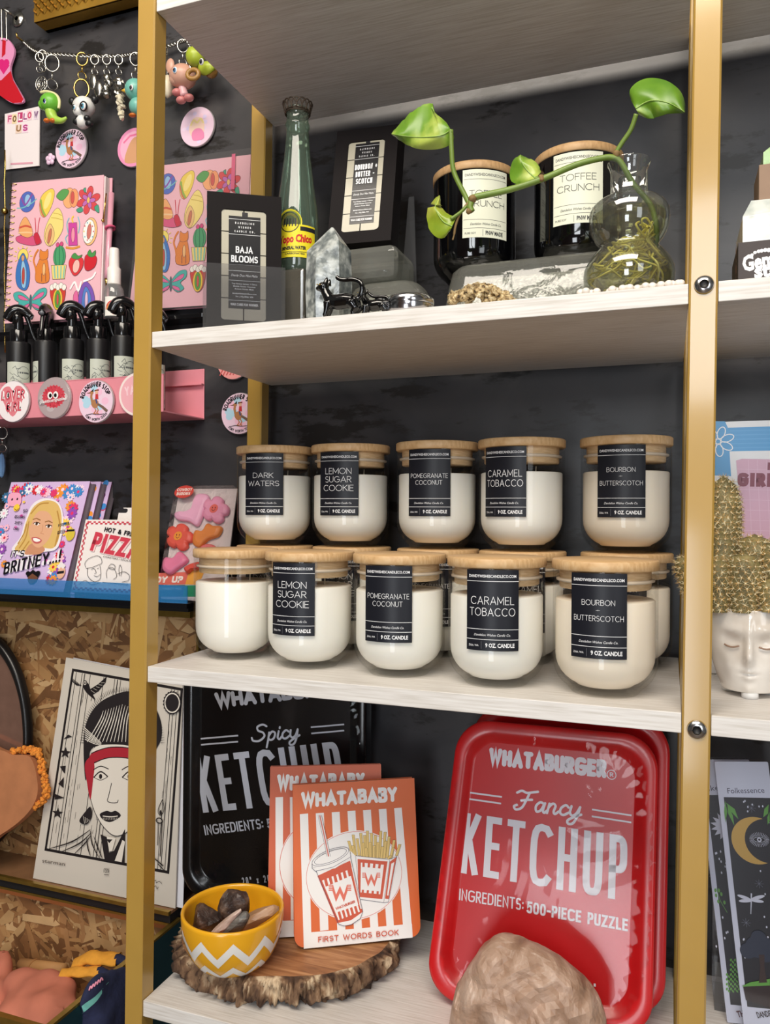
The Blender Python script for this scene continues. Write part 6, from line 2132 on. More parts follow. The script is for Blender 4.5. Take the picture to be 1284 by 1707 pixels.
badge('round roadrunner badge on the dark wall below the panda toy charm', 122, 250, 33, YF, bird_art)
badge('pale lilac round badge on the wall right of the post, near the top', 332, 214, 33.5, YF, pastel_art)
badge('pink round badge on the wall, cut off by the front gold post', 226, 248, 33, YF, lambda A, r: (A.ell(0, 0, r * .8, r * .8, (242, 180, 206)), A.poly([(r * p, r * q) for p, q in spline([(-.5, -.7), (-.3, .1), (.1, .5), (.5, .2), (.5, -.7)], 4, True)], (214, 160, 120)), A.line([(-.6 * r, .3 * r), (-.2 * r, .6 * r), (.2 * r, .62 * r)], r * .1, (232, 120, 160))), base=(236, 150, 190))
badge('round roadrunner badge on the wall just above the dark waters candle', 402, 690, 35, YF, bird_art)
badge('pink striped round badge peeking out under the upper white board', 392, 602, 32, YF, lambda A, r: [A.line([(-.8 * r + .2 * k * r, -.75 * r), (-.5 * r + .2 * k * r, -.25 * r)], r * .07, (196, 90, 90)) for k in range(8)], base=(238, 160, 158))
c_ = W(85, 266, .003)
t = thing('flower_pin', 'tiny pale pink flower pin on the wall between card and round badge', 'pin', c_)
m_fl = mat('pale_pink_enamel', (232, 198, 222), rough=.25)
for k in range(5):
    mb = MB(); mb.ball(c_ + Vector((.0062 * math.cos(2 * PI * k / 5 + .3), -.0014, .0062 * math.sin(2 * PI * k / 5 + .3))), .0048, m_fl, 12, 8, squash=(1, .6, 1)); mb.build('petal', t)
mb = MB(); mb.ball(c_ + Vector((0, -.003, 0)), .0042, m_fl, 12, 8, squash=(1, .6, 1)); mb.build('flower_centre', t)

# --- notebooks on a black ledge
zN = atY(100, 545, .30).z
mb = MB(); mb.box((-.66, .293, zN - .008), (-.118, .3295, zN - .001), m_blackpl, bev=.001)
tag(mb.build('wall_ledge'), 'narrow black ledge on the wall under the two pink notebooks', 'shelf')


def notebook_icons(A, Q):
    """little drawings: planet, taco, peach, flower, snail, shell, candle, donut, robed figure, cat, cactus, strawberries, butterfly, melon, geode"""
    S = abs(Q(100, 100)[1] - Q(100, 200)[1]) / 100
    DK = (96, 62, 70)
    def el(x, y, a, b_, c, rot=0.0, o=True):
        q = A.ell(*Q(x, y), a * S, b_ * S, c, rot=rot)
        if o: A.line(q, 1.6 * S, DK, closed=True)
    def pg(pts, c, sm=4, o=True):
        q = [Q(*p) for p in (spline(pts, sm, True) if sm else pts)]; A.poly(q, c)
        if o: A.line(q, 1.6 * S, DK, closed=True)
    def ln(pts, w, c, sm=4): A.line([Q(*p) for p in (spline(pts, sm) if sm else pts)], w * S, c, cap=1)
    el(127, 186, 44, 48, (86, 110, 190)); el(130, 180, 18, 30, (150, 190, 226), .1); ln([(100, 165), (118, 200), (150, 150)], 8, (140, 80, 160)); ln([(80, 215), (110, 212), (150, 190), (170, 172)], 5, (120, 190, 190))
    pg([(184, 190), (200, 150), (238, 124), (254, 140), (246, 190), (224, 240), (204, 258), (188, 238)], (236, 206, 90)); ln([(190, 180), (196, 220), (210, 250)], 12, (150, 176, 80)); ln([(186, 195), (194, 235), (206, 256)], 6, (206, 100, 90)); el(222, 180, 16, 40, (246, 224, 140), -.4, False)
    el(322, 168, 34, 46, (244, 174, 120)); el(345, 168, 24, 42, (240, 158, 110)); el(338, 166, 10, 28, (206, 90, 84)); pg([(318, 130), (290, 128), (262, 160), (290, 180), (318, 150)], (96, 158, 88))
    for k in range(6):
        a = 2 * PI * k / 6 + .3; el(412 + 34 * math.cos(a), 178 - 40 * math.sin(a), 26, 17, (214, 80, 84), a)
    for k in range(5):
        a = 2 * PI * k / 5; el(412 + 18 * math.cos(a), 178 - 22 * math.sin(a), 17, 10, (190, 110, 180), a)
    el(412, 178, 8, 14, (236, 190, 110)); pg([(380, 210), (356, 222), (366, 236), (386, 230)], (80, 160, 130)); pg([(440, 210), (458, 200), (462, 236), (446, 228)], (80, 160, 130)); pg([(400, 120), (388, 128), (398, 145)], (80, 160, 130))
    pg([(76, 350), (110, 340), (160, 345), (190, 360), (190, 380), (150, 390), (100, 380), (78, 368)], (214, 90, 130)); pg([(90, 330), (96, 286), (120, 256), (146, 300), (152, 340), (124, 352)], (236, 170, 110)); ln([(92, 306), (120, 298), (144, 304)], 9, (206, 90, 70)); ln([(88, 330), (124, 328), (150, 330)], 7, (240, 200, 150)); ln([(168, 330), (166, 290), (164, 262)], 4, (206, 70, 90)); ln([(176, 330), (180, 290), (186, 260)], 4, (206, 70, 90)); pg([(158, 340), (176, 330), (190, 370), (170, 385)], (200, 50, 70))
    pg([(206, 350), (214, 300), (246, 236), (272, 215), (292, 250), (294, 310), (268, 360), (236, 392), (214, 380)], (240, 218, 130)); pg([(210, 345), (232, 288), (252, 320), (250, 360), (232, 390)], (234, 190, 130)); el(232, 345, 9, 34, (200, 120, 90), -.2); ln([(240, 260), (262, 262), (290, 270)], 3, (200, 170, 80)); ln([(250, 238), (272, 242), (288, 250)], 3, (200, 170, 80))
    pg([(320, 284), (358, 282), (362, 388), (320, 390)], (206, 76, 160), 0); el(341, 340, 10, 34, (236, 150, 170)); ln([(310, 398), (340, 402), (370, 394)], 10, (220, 150, 70)); ln([(340, 280), (336, 264), (342, 254)], 8, (236, 200, 80)); ln([(366, 330), (372, 290), (364, 256)], 5, (130, 190, 200)); ln([(318, 330), (312, 290), (322, 262)], 5, (130, 190, 200)); ln([(314, 380), (306, 356), (316, 340)], 5, (130, 190, 200))
    el(420, 324, 38, 62, (236, 190, 130), -.1); el(414, 324, 32, 54, (248, 240, 236), -.1); el(416, 324, 12, 34, (206, 120, 110), -.1)
    for k in range(10): el(414 + 22 * math.cos(k * .63), 324 + 42 * math.sin(k * .63), 3, 4, ((206, 80, 90), (90, 170, 190), (236, 200, 90))[k % 3], 0, False)
    el(108, 438, 30, 34, (240, 220, 110))
    for k in range(12): ln([(108 + 34 * math.cos(k * .52), 438 + 38 * math.sin(k * .52)), (108 + 42 * math.cos(k * .52), 438 + 46 * math.sin(k * .52))], 4, (236, 214, 90), 0)
    pg([(108, 424), (84, 470), (74, 530), (84, 580), (118, 598), (136, 570), (140, 510), (128, 460)], (66, 120, 190)); pg([(108, 455), (98, 510), (104, 580), (120, 580), (124, 510)], (150, 196, 226)); el(110, 530, 8, 40, (190, 80, 70)); el(108, 448, 9, 14, (214, 160, 120))
    pg([(178, 470), (190, 446), (216, 446), (226, 480), (228, 556), (170, 558), (168, 500)], (226, 134, 62)); pg([(186, 450), (188, 408), (200, 416), (214, 416), (224, 406), (224, 444), (206, 456)], (226, 134, 62)); ln([(170, 520), (166, 490), (158, 460), (166, 430), (178, 410)], 9, (220, 130, 60)); el(206, 500, 8, 28, (240, 190, 130)); ln([(196, 520), (196, 556)], 3, DK, 0); ln([(214, 520), (214, 556)], 3, DK, 0)
    el(278, 440, 34, 50, (80, 160, 110)); ln([(264, 400), (258, 440), (264, 484)], 4, (50, 120, 84)); ln([(290, 400), (298, 440), (290, 484)], 4, (50, 120, 84)); ln([(278, 392), (278, 486)], 4, (50, 120, 84)); el(270, 386, 9, 10, (214, 80, 130)); el(288, 382, 9, 10, (214, 80, 130))
    pg([(240, 482), (310, 480), (302, 544), (246, 546)], (236, 214, 130), 0); [ln([(254 + 16 * k, 486), (258 + 13 * k, 540)], 6, (120, 190, 180), 0) for k in range(4)]
    pg([(322, 480), (330, 448), (356, 440), (388, 452), (386, 490), (360, 526), (340, 524)], (220, 60, 66)); el(356, 486, 18, 30, (246, 190, 180), -.2); pg([(334, 440), (350, 424), (366, 438), (384, 432), (372, 450), (346, 452)], (80, 150, 80)); pg([(394, 470), (400, 436), (430, 428), (452, 446), (444, 486), (416, 506), (398, 500)], (206, 44, 54)); pg([(408, 430), (420, 408), (430, 424), (446, 412), (444, 436), (424, 444)], (80, 150, 80))
    pg([(140, 640), (100, 606), (66, 612), (70, 640), (90, 656), (70, 680), (96, 696), (140, 664)], (80, 178, 170)); pg([(146, 640), (180, 596), (216, 588), (216, 620), (190, 646), (206, 672), (176, 690), (146, 664)], (80, 178, 170)); pg([(136, 645), (106, 624), (86, 622), (96, 640)], (226, 110, 160)); pg([(152, 644), (184, 614), (206, 606), (196, 628)], (226, 110, 160)); pg([(136, 660), (106, 676), (100, 690), (130, 676)], (226, 110, 160)); pg([(152, 660), (180, 668), (186, 684), (160, 676)], (226, 110, 160)); el(144, 652, 6, 34, (70, 110, 120))
    pg([(238, 590), (304, 588), (296, 660), (270, 690), (246, 660)], (206, 70, 60)); el(270, 640, 26, 48, (236, 200, 70)); el(270, 640, 16, 40, (90, 160, 70)); el(270, 640, 6, 26, (210, 90, 80)); [el(244 + 14 * k, 584 - 8 * (k % 2), 12, 14, (246, 240, 230)) for k in range(5)]
    pg([(372, 690), (370, 610), (400, 556), (436, 600), (440, 690)], (128, 90, 180)); pg([(384, 690), (386, 620), (402, 580), (424, 620), (424, 690)], (90, 130, 200)); el(404, 646, 8, 40, (226, 190, 220)); ln([(330, 590), (350, 560), (366, 600), (380, 560)], 9, (250, 246, 246)); ln([(392, 556), (430, 540), (446, 516)], 9, (250, 246, 246)); pg([(344, 620), (362, 600), (366, 660), (346, 670)], (226, 110, 160))


yawN = math.radians(2)
qB = lambda x, y: (x / 2.791, 270 + y / 2.791)
m_nbpage = mat('notebook_pages', (232, 216, 214), rough=.7)
def notebook(label, O, corners, shift, yaw=yawN):
    fr = Frame(O, (math.cos(yaw), math.sin(yaw), 0), (0, .018, 1))
    t = thing('notebook', label, 'notebook', O)
    ol = [fr.px(*qB(*p)) for p in corners]
    mb = MB(); mb.slab(fr, ol, .002, ink(PINK, .35))
    A = Art(mb, fr, rough=.35, step=.000006)
    notebook_icons(A, lambda x, y: fr.px(*qB(x + shift[0], y + shift[1])))
    mb.build('cover', t)
    cu = sum(p[0] for p in ol) / 4; cv = sum(p[1] for p in ol) / 4
    i_ = [(cu + (u - cu) * .985 + .004, cv + (v - cv) * .985) for u, v in ol]
    mb = MB(); mb.slab(fr, i_, .012, m_nbpage, n0=-.0021); mb.build('pages', t)
    mb = MB(); mb.slab(fr, [(u + .0065, v) for u, v in ol], .002, ink((236, 170, 184), .4), n0=-.0142); mb.build('back_cover', t)
    return t, fr, ol


t, fN, olN = notebook('pink spiral notebook with bright fruit and cat drawings, left of the gold post', atY(25, 540, .300), [(20, 752), (462, 720), (483, 60), (57, 98)], (0, 0))
for k in range(22):
    v = olN[0][1] + (olN[3][1] - olN[0][1]) * (k + .6) / 22; u = olN[0][0] + (olN[3][0] - olN[0][0]) * (k + .6) / 22
    mb = MB()
    mb.tube([fN.P(u + .004 + .0085 * math.cos(a), v + .0012 * math.sin(a), -.007 + .0105 * math.sin(a)) for a in [2 * PI * q / 14 for q in range(14)]], .0009, m_goldm, 5, closed=True)
    mb.build('wire_ring', t)
c0, c1 = fN.px(*qB(490, 540)), fN.px(*qB(512, 140))
t2 = thing('pen', 'pink pen with gold clip held in the loop of the spiral notebook', 'pen', fN.P(c0[0], c0[1], -.006))
m_pen = mat('pink_pen_barrel', (226, 160, 178), rough=.25, coat=.3)
mb = MB(); mb.tube([fN.P(*c0, -.004), fN.P(*fN.px(*qB(494, 500)), -.004), fN.P(*c1, -.004)], [.0042, .0048, .0048], m_pen, 14); mb.build('barrel', t2)
mb = MB(); mb.tube([fN.P(c0[0] - .001, c0[1] - .012, -.004), fN.P(*c0, -.004)], [.0012, .004], m_goldm, 12); mb.build('tip', t2)
mb = MB(); mb.tube([fN.P(*fN.px(*qB(497, 148)), .0015), fN.P(*fN.px(*qB(485, 275)), .0025)], .0013, m_goldm, 8); mb.ball(fN.P(*fN.px(*qB(484, 275)), .0025), .003, m_goldm, 10, 8); mb.build('clip', t2)
l0 = fN.px(*qB(505, 303))
mb = MB(); mb.tube([fN.P(l0[0] + .0068 * math.cos(a), l0[1] + .002 * math.cos(a), -.005 + .0085 * math.sin(a)) for a in [2 * PI * q / 16 for q in range(16)]], .0022, mat('pink_elastic', (226, 90, 130), rough=.7), 8, closed=True)
mb.build('pen_loop', t)
t, fM, olM = notebook('pink drawing notebook in a clear sleeve, seen right of the front gold post', atY(225, 530, .303), [(600, 690), (1135, 655), (1167, -35), (680, 25)], (652, -84), yaw=math.radians(1))
mb = MB(); A = Art(mb, fM, n0=.003)
A.ppoly([qB(1078, 130), qB(1096, 130), qB(1100, -35), qB(1084, -33)], (226, 104, 140)); mb.build('elastic_strap', t)
mb = MB(); q_ = [fM.px(*qB(*p)) for p in ((596, 700), (1145, 662), (1176, -60), (676, 8))]
mb.add([fM.P(u, v, .0045) for u, v in q_], [(0, 1, 2, 3)], clear_mat('notebook_sleeve', (250, 248, 248), gloss=.03, rough=.12, edge=.3, bump=.3, scale=40, haze=.03)); mb.build('clear_sleeve', t)

# --- pink tray, bottles and badges on it
TX0, TX1, TY0, TY1, TZ = -.62, -.1365, .217, .3295, .1500
t = thing('pink_tray', 'long pink metal tray on the wall holding black spray bottles', 'tray', ((TX0 + TX1) / 2, .28, TZ))
mb = MB(); mb.box((TX0, TY1 - .002, TZ), (TX1, TY1, TZ + .0845), m_pinktray, bev=.0008); mb.build('back_panel', t)
mb = MB(); mb.box((TX0, TY0, TZ), (TX1, TY1 - .002, TZ + .002), m_pinktray); mb.build('base', t)
mb = MB(); mb.box((TX0, TY0, TZ + .002), (TX1, TY0 + .002, TZ + .0565), m_pinktray); mb.box((TX0, TY0 - .0005, TZ + .0562), (TX1, TY0 + .003, TZ + .0575), m_pinktray); mb.build('front_panel', t)
mb = MB(); mb.box((TX0, TY1 - .010, TZ + .057), (TX1, TY1 - .0025, TZ + .059), m_pinktray); mb.build('flange', t)
m_bott = mat('matt_black_bottle', (24, 23, 25), rough=.38, var=.03)
BLAB, GRYL = (196, 200, 186), (92, 96, 96)


def spray_bottle(label, px, Y, turn, txt, ptop, sc=1.0):
    c = atY(px, 620, Y); c.z = TZ + .0022
    fa = math.atan2(CAM.y - c.y, CAM.x - c.x) + math.radians(turn)
    t = thing('spray_bottle', label, 'spray bottle', c, 0, 'black spray bottles in the pink tray')
    k = mpp(c); r = 20.5 * k * .93
    H = atY(px, ptop, Y).z - c.z                         # shoulder height
    mb = MB(); mb.lathe([(0, 0), (r * .94, 0), (r, .003), (r, H * .97), (r * .96, H)], m_bott, 32, c=c)
    mb.lathe([(r * .96, H), (r * .55, H + .004), (r * .5, H + .008)], m_bott, 32, c=c); mb.build('bottle_body', t)
    mb = MB(); A = Art(mb, Cyl(r + .0002, fa, 0, (c.x, c.y)))
    z0, z1 = c.z + .012, c.z + H * .74
    A.rect(-r * 1.05, z0, r * 1.05, z1, BLAB)
    A.ring(r * .45, z1 - .018, .0105, .0105, .0008, GRYL); A.ell(r * .45, z1 - .018, .0085, .0085, (150, 158, 166)); A.rect(r * .45 - .009, z1 - .0195, r * .45 + .009, z1 - .0165, GRYL)
    random.seed(px)
    for q in range(12):
        u, v = -r * .55 + random.uniform(-.008, .008), z1 - .024 + random.uniform(-.018, .014); A.line([(u, v), (u + .005, v + random.uniform(-.006, .006)), (u + .008, v - .003)], .0007, GRYL)
    A.rect(-.004, z1 - .012, .003, z1 - .0112, GRYL)
    A.text(txt, (-r * .65, z0 + .006), (r * .95, z0 + .006), .0075, (70, 74, 76), sw=.14)
    mb.build('label', t)
    mb = MB(); mb.lathe([(r * .72, H + .001), (r * .72, H + .020), (r * .66, H + .0225)], m_blackpl, 28, c=c); mb.lathe([(r * .42, H + .022), (r * .40, H + .044)], m_blackpl, 20, c=c); mb.build('collar', t)
    sx = Vector((math.cos(fa + 1.35), math.sin(fa + 1.35), 0))      # trigger points to the viewer's right
    B = lambda a, z_: c + sx * a + Vector((0, 0, H + z_))
    mb = MB()
    path = spline([tuple(B(-r * .95, .040)), tuple(B(-r * .55, .053)), tuple(B(0, .058)), tuple(B(r * .6, .054)), tuple(B(r * 1.0, .046))], 5)
    mb.tube(path, [.0065 + .0035 * math.sin(PI * min(1, i / (len(path) - 1) + .12)) for i in range(len(path))], m_blackpl, 12)
    mb.tube([B(-r * .1, .034), B(-r * .1, .054)], [.0085, .009], m_blackpl, 12); mb.build('spray_head', t)
    mb = MB(); path = spline([tuple(B(r * .55, .052)), tuple(B(r * .85, .036)), tuple(B(r * 1.15, .016)), tuple(B(r * 1.45, .004))], 5)
    mb.tube(path, [.0045, .0044, .0043, .0042, .004, .004, .0038, .0037, .0036, .0034, .0032, .003, .003, .0028, .0026, .0024], m_blackpl, 8); mb.build('trigger', t)
    mb = MB(); mb.tube([B(r * .98, .047), B(r * 1.12, .0455)], .004, mat('grey_nozzle', (120, 122, 128), rough=.3), 12); mb.build('nozzle', t)


spray_bottle('leftmost black trigger spray bottle in the pink tray, behind the heart badge', 31, .262, 0, 'LINEN', 573)
spray_bottle('second black trigger spray bottle, its label turned away, behind the red fuzzy badge', 76, .285, -95, 'ROSE', 571)
spray_bottle('middle black trigger spray bottle with the champagne label, in the pink tray', 120, .262, 8, 'CHAMPAGNE', 568)
spray_bottle('fourth black trigger spray bottle, between the middle one and the gold post', 164, .278, 18, 'CITRUS', 568)
spray_bottle('black trigger spray bottle partly hidden by the gold post on its left side', 205, .258, 14, 'STRAWBERRY', 563)
spray_bottle('black spray bottle seen only as a sliver right of the gold post', 256, .272, 10, 'PEACH', 580)

c, pr = turned_prof(190, .288, [(520, 17), (516, 18.5), (480, 18.5), (470, 17), (462, 12)])
c.z = zN + .0005; 
t = thing('mist_bottle', 'small clear mist bottle with white cap and rainbow label beside the pen', 'mist bottle', c)
mb = MB(); mb.lathe([(.001, .0)] + pr, clear_mat('mist_bottle_plastic', (226, 224, 220), gloss=.06, rough=.05, edge=.4, haze=.15), 28, c=c); mb.build('bottle_body', t)
hh = pr[-1][1]
mb = MB(); A = Art(mb, Cyl(pr[1][0] + .0003, math.atan2(CAM.y - c.y, CAM.x - c.x), c.z, (c.x, c.y)))
A.rect(-.016, .002, .014, .034, (240, 236, 228))
for q, col in enumerate(((206, 70, 60), (232, 150, 60), (240, 206, 90), (130, 170, 90))): A.ring(-.001, .012, .0125 - .0024 * q, .0145 - .0028 * q, .0024, col, a0=0, a1=180)
A.ell(-.001, .010, .003, .006, (214, 150, 140)); mb.build('label', t)
m_cap = mat('white_cap_plastic', (236, 232, 226), rough=.35)
mb = MB(); mb.lathe([(pr[-1][0] * 1.02, hh - .002), (pr[-1][0] * 1.02, hh + .026), (pr[-1][0] * .78, hh + .029), (pr[-1][0] * .76, hh + .056), (pr[-1][0] * .68, hh + .060), (0, hh + .0605)], m_cap, 28, c=c); mb.build('cap', t)

qC = lambda x, y: (x / 2.791, 480 + y / 2.791)
YB_ = TY0 - .0002


def lover_art(A, r):
    A.ell(0, 0, r * .95, r * .95, (244, 234, 236), n=40)
    HR = (226, 130, 140)
    A.poly([(r * p, r * q) for p, q in spline([(0, .52), (.22, .72), (.55, .66), (.70, .36), (.52, -.10), (.0, -.72), (-.52, -.10), (-.70, .36), (-.55, .66), (-.22, .72)], 4, True)], HR)
    for w_, col in ((.40, (246, 238, 238)), (.17, (206, 84, 100))):
        A.text('LOVER', (-.72 * r, .06 * r), (.72 * r, .10 * r), .46 * r, col, sw=w_, gap=.08, cap=1, slant=.1)
        A.text('GIRL', (-.44 * r, -.50 * r), (.52 * r, -.46 * r), .46 * r, col, sw=w_, gap=.1, cap=1, slant=.1)


def fuzz_art(A, r):
    random.seed(12)
    for k in range(10): A.ell(r * random.uniform(-.7, .7), r * random.uniform(-.8, .2), r * .25, r * .2, random.choice(((190, 176, 178), (150, 132, 136), (206, 196, 196))), n=12)
    pts = []
    for k in range(44):
        a = 2 * PI * k / 44; q = (.66 if k % 2 else .58) * r; pts.append((q * 1.08 * math.cos(a), .06 * r + q * .86 * math.sin(a)))
    A.poly(pts, (206, 70, 84))
    for k in range(80):
        a, d = random.uniform(0, 6.28), r * .55 * random.random() ** .5; x, y = d * math.cos(a), .06 * r + .8 * d * math.sin(a); A.line([(x, y), (x + r * .07 * math.cos(a), y + r * .07 * math.sin(a))], r * .03, random.choice(((226, 96, 106), (186, 54, 70))))
    for s_ in (-1, 1): A.ell(.17 * s_ * r - .02 * r, .12 * r, .155 * r, .175 * r, (244, 240, 238)); A.ell(.15 * s_ * r - .02 * r, .11 * r, .085 * r, .10 * r, (24, 22, 24))
    A.ftext('plentiompusies', (-.80 * r, -.26 * r), (.80 * r, -.12 * r), .17 * r, (240, 236, 236), bold=.02)


badge('round lover girl heart badge on the front of the pink tray, leftmost', 26, 670, 35, YB_, lover_art, base=(238, 228, 232))
badge('round badge with a red fuzzy ball and eyes, on the front of the pink tray', 94, 664, 35, YB_, fuzz_art, base=(176, 158, 160))
badge('round roadrunner badge stuck on the front of the pink tray', 164, 670, 36, YB_, bird_art)
badge('pale pink lettered round badge on the pink tray, cut off by the gold post', 232, 658, 37, YB_, lambda A, r: (A.ell(0, 0, r * .86, r * .86, (238, 176, 186), n=40), A.text('YAY', (-.62 * r, -.05 * r), (.2 * r, .05 * r), .4 * r, (246, 206, 214), sw=.2)), base=(244, 226, 222))

# --- little things at the very left edge
t = thing('necklace', 'thin gold chain with a ball hanging at the far left edge', 'necklace', W(5, 420, .03))
mb = MB(); p_ = [W(8, 250 + 26 * i, .022) for i in range(14)]; p_ = [q + Vector((.0012 * math.sin(i * 2.1), 0, 0)) for i, q in enumerate(p_)]; mb.tube(p_, .0013, m_goldm, 6); mb.build('gold_chain', t)
mb = MB(); mb.ball(W(8, 352, .025), pxr(6), m_goldm, 14, 10); mb.build('gold_ball', t)
t = charm_root('blue faceted charm on a silver ring at the far left edge, below the heart badge', 5, 770, .02)
clasp(t, 4, 712, 752, m_silver)
part(t, 'blue_charm', lambda mb: mb.ball(W(3, 776, .02), pxr(13), mat('blue_glass_charm', (120, 160, 206), rough=.1, coat=.5), 8, 6, squash=(.5, .5, 1.7), flat=True))
# ------------------------------------------------------------------ clear-lipped ledge with books and boxes
zL = -.1395
LY = .222
m_ledge = mat('black_acrylic_ledge', (16, 16, 20), rough=.12, var=0, coat=.4)
t = thing('book_ledge', 'black wall ledge with a blue-tinted clear lip holding books and boxes', 'ledge', (-.36, .27, zL))
mb = MB(); mb.box((-.66, LY - .012, zL - .008), (-.088, .3295, zL - .0006), m_ledge); mb.build('ledge_board', t)
mb = MB(); mb.box((-.66, LY - .012, zL - .0004), (-.088, LY - .0095, zL + .026), clear_mat('blue_clear_lip', (206, 230, 250), gloss=.04, rough=.03, edge=.2, haze=.32, hazecol=(70, 160, 226))); mb.build('clear_lip', t)
qD = lambda x, y: (x / 2.791, 760 + y / 2.791)
TL = math.radians(18.5)


def lean_frame(px, py, Y, tilt, yaw=0.0):
    O = atY(px, py, Y); O.z = zL
    U = Vector((math.cos(yaw), math.sin(yaw), 0)); bk = Vector((-math.sin(yaw), math.cos(yaw), 0))
    return Frame(O, U, Vector((0, 0, math.cos(tilt))) + bk * math.sin(tilt))


def cover_art_party(A, fr):
    Q = lambda x, y: fr.px(*qD(x, y))
    S = abs(Q(100, 200)[1] - Q(100, 300)[1]) / 100
    random.seed(31)
    LIL = (214, 186, 226)
    FL = [(226, 60, 110), (240, 150, 60), (70, 140, 206), (246, 214, 230), (240, 240, 244), (214, 50, 60), (246, 206, 90), (150, 80, 180), (250, 190, 210), (60, 110, 150)]
    def flower(x, y, r, c, c2):
        p = Q(x, y)
        for k in range(9):
            a = 2 * PI * k / 9; A.ell(p[0] + r * .62 * S * math.cos(a), p[1] + r * .62 * S * math.sin(a), r * .42 * S, r * .22 * S, c, rot=a, n=12)
        A.ell(p[0], p[1], r * .3 * S, r * .3 * S, c2, n=12)
    for k in range(34):
        flower(random.uniform(66, 384), random.uniform(150, 176), random.uniform(16, 30), random.choice(FL), random.choice(FL))
    for k in range(26):
        y = random.uniform(170, 620); x = 408 - (y - 120) * .25 - random.uniform(30, 62); flower(x, y, random.uniform(15, 28), random.choice(FL), random.choice(FL))
    for k in range(12):
        y = random.uniform(170, 560); flower(max(4, 38 - (y - 120) * .1) + random.uniform(-10, 20), y, random.uniform(14, 26), random.choice(FL), random.choice(FL))
    for k in range(20):
        x, y = random.uniform(60, 330), random.uniform(180, 560); p = Q(x, y); A.ell(p[0], p[1], 8 * S, 6 * S, random.choice(((206, 80, 160), (240, 200, 90), (226, 120, 190))), n=9)
    A.poly([Q(*p) for p in spline([(48, 180), (100, 178), (98, 230), (46, 232)], 4, True)], (244, 170, 196)); A.ell(*Q(62, 205), 5 * S, 6 * S, (60, 40, 50)); A.ell(*Q(86, 203), 5 * S, 6 * S, (60, 40, 50))
    A.ell(*Q(82, 243), 17 * S, 17 * S, (246, 206, 70)); A.line([Q(73, 248), Q(82, 256), Q(92, 247)], 3 * S, (110, 70, 30))
    A.ell(*Q(333, 368), 22 * S, 28 * S, (214, 190, 70)); A.line([Q(315, 350), Q(352, 348)], 9 * S, (30, 30, 34))
    # smiling woman with long blonde hair
    A.poly([Q(*p) for p in spline([(60, 440), (100, 380), (118, 320), (150, 236), (200, 202), (258, 206), (290, 240), (300, 310), (286, 400), (260, 440), (200, 450), (120, 470)], 5, True)], (240, 232, 236))
    HB, HS, SK, SK2 = (222, 184, 110), (188, 142, 72), (226, 172, 136), (206, 146, 112)
    A.poly([Q(*p) for p in spline([(74, 436), (108, 388), (124, 320), (158, 244), (205, 212), (256, 214), (284, 246), (292, 312), (276, 396), (250, 432), (190, 430), (120, 456)], 5, True)], HB)
    A.poly([Q(*p) for p in spline([(120, 456), (150, 410), (200, 420), (214, 440), (190, 458), (150, 462)], 4, True)], SK2)
    for pts in ([(96, 430), (126, 380), (140, 310)], [(270, 400), (284, 330), (272, 260)], [(150, 270), (190, 228), (230, 222)], [(90, 410), (118, 360), (130, 320)], [(262, 420), (276, 360)], [(112, 440), (140, 400)]): A.line([Q(*p) for p in spline(pts, 5)], 7 * S, HS, cap=1)
    A.poly([Q(*p) for p in spline([(150, 290), (180, 262), (225, 262), (250, 300), (248, 352), (226, 398), (190, 428), (160, 416), (142, 370), (140, 326)], 5, True)], SK)
    A.line([Q(*p) for p in spline([(146, 320), (168, 270), (216, 240), (252, 284), (258, 340)], 6)], 13 * S, HB, cap=1)
    for x, y in ((176, 318), (232, 330)):
        A.ell(*Q(x, y), 15 * S, 7 * S, (246, 240, 236), rot=-.15); A.ell(*Q(x, y), 7 * S, 7 * S, (70, 46, 34)); A.line([Q(x - 16, y - 2), Q(x, y - 8), Q(x + 16, y - 1)], 3.5 * S, (50, 34, 30)); A.line([Q(x - 18, y - 20), Q(x, y - 25), Q(x + 18, y - 16)], 4.5 * S, (150, 104, 60))
    A.line([Q(206, 322), Q(202, 352), Q(194, 362), Q(210, 366)], 3 * S, SK2)
    A.poly([Q(*p) for p in spline([(154, 382), (178, 380), (200, 394), (190, 408), (170, 410), (156, 398)], 4, True)], (196, 96, 96)); A.poly([Q(*p) for p in spline([(160, 386), (178, 386), (194, 395), (178, 402), (163, 397)], 4, True)], (250, 246, 242))
    IKC = (40, 36, 46)
    for txt, a, b_, t_ in (('50', (112, 268), (132, 264), (112, 252)), ('REASONS', (72, 292), (118, 294), (72, 278)), ("SHE'S", (72, 318), (106, 322), (72, 304)), ('OUR', (66, 346), (90, 350), (66, 332)), ('FOREVER', (276, 334), (326, 322), (276, 320)), ('QUEEN', (272, 368), (308, 360), (272, 352))):
        A.ptext(txt, qD(*a), qD(*b_), qD(*t_), IKC, sw=.15, gap=.12)
    for w_, c in ((.36, (240, 234, 240)), (.17, (24, 22, 28))):
        A.ptext("IT'S", qD(52, 474), qD(116, 472), qD(52, 442), c, sw=w_, gap=.10, cap=1, slant=.1)
        A.ptext('BRITNEY...!', qD(20, 556), qD(286, 494), qD(20, 500), c, sw=w_, gap=.10, cap=1, slant=.1)
    A.ell(*Q(158, 568), 26 * S, 26 * S, (120, 76, 56)); A.ell(*Q(136, 548), 12 * S, 9 * S, (24, 20, 24)); A.ell(*Q(182, 546), 12 * S, 9 * S, (24, 20, 24)); A.line([Q(132, 562), Q(158, 540), Q(186, 560)], 14 * S, (24, 20, 24))
    A.ell(*Q(290, 546), 20 * S, 26 * S, (232, 180, 150)); A.line([Q(272, 546), Q(304, 542)], 12 * S, (40, 36, 40)); A.line([Q(276, 524), Q(290, 506), Q(306, 520)], 18 * S, (236, 228, 226))


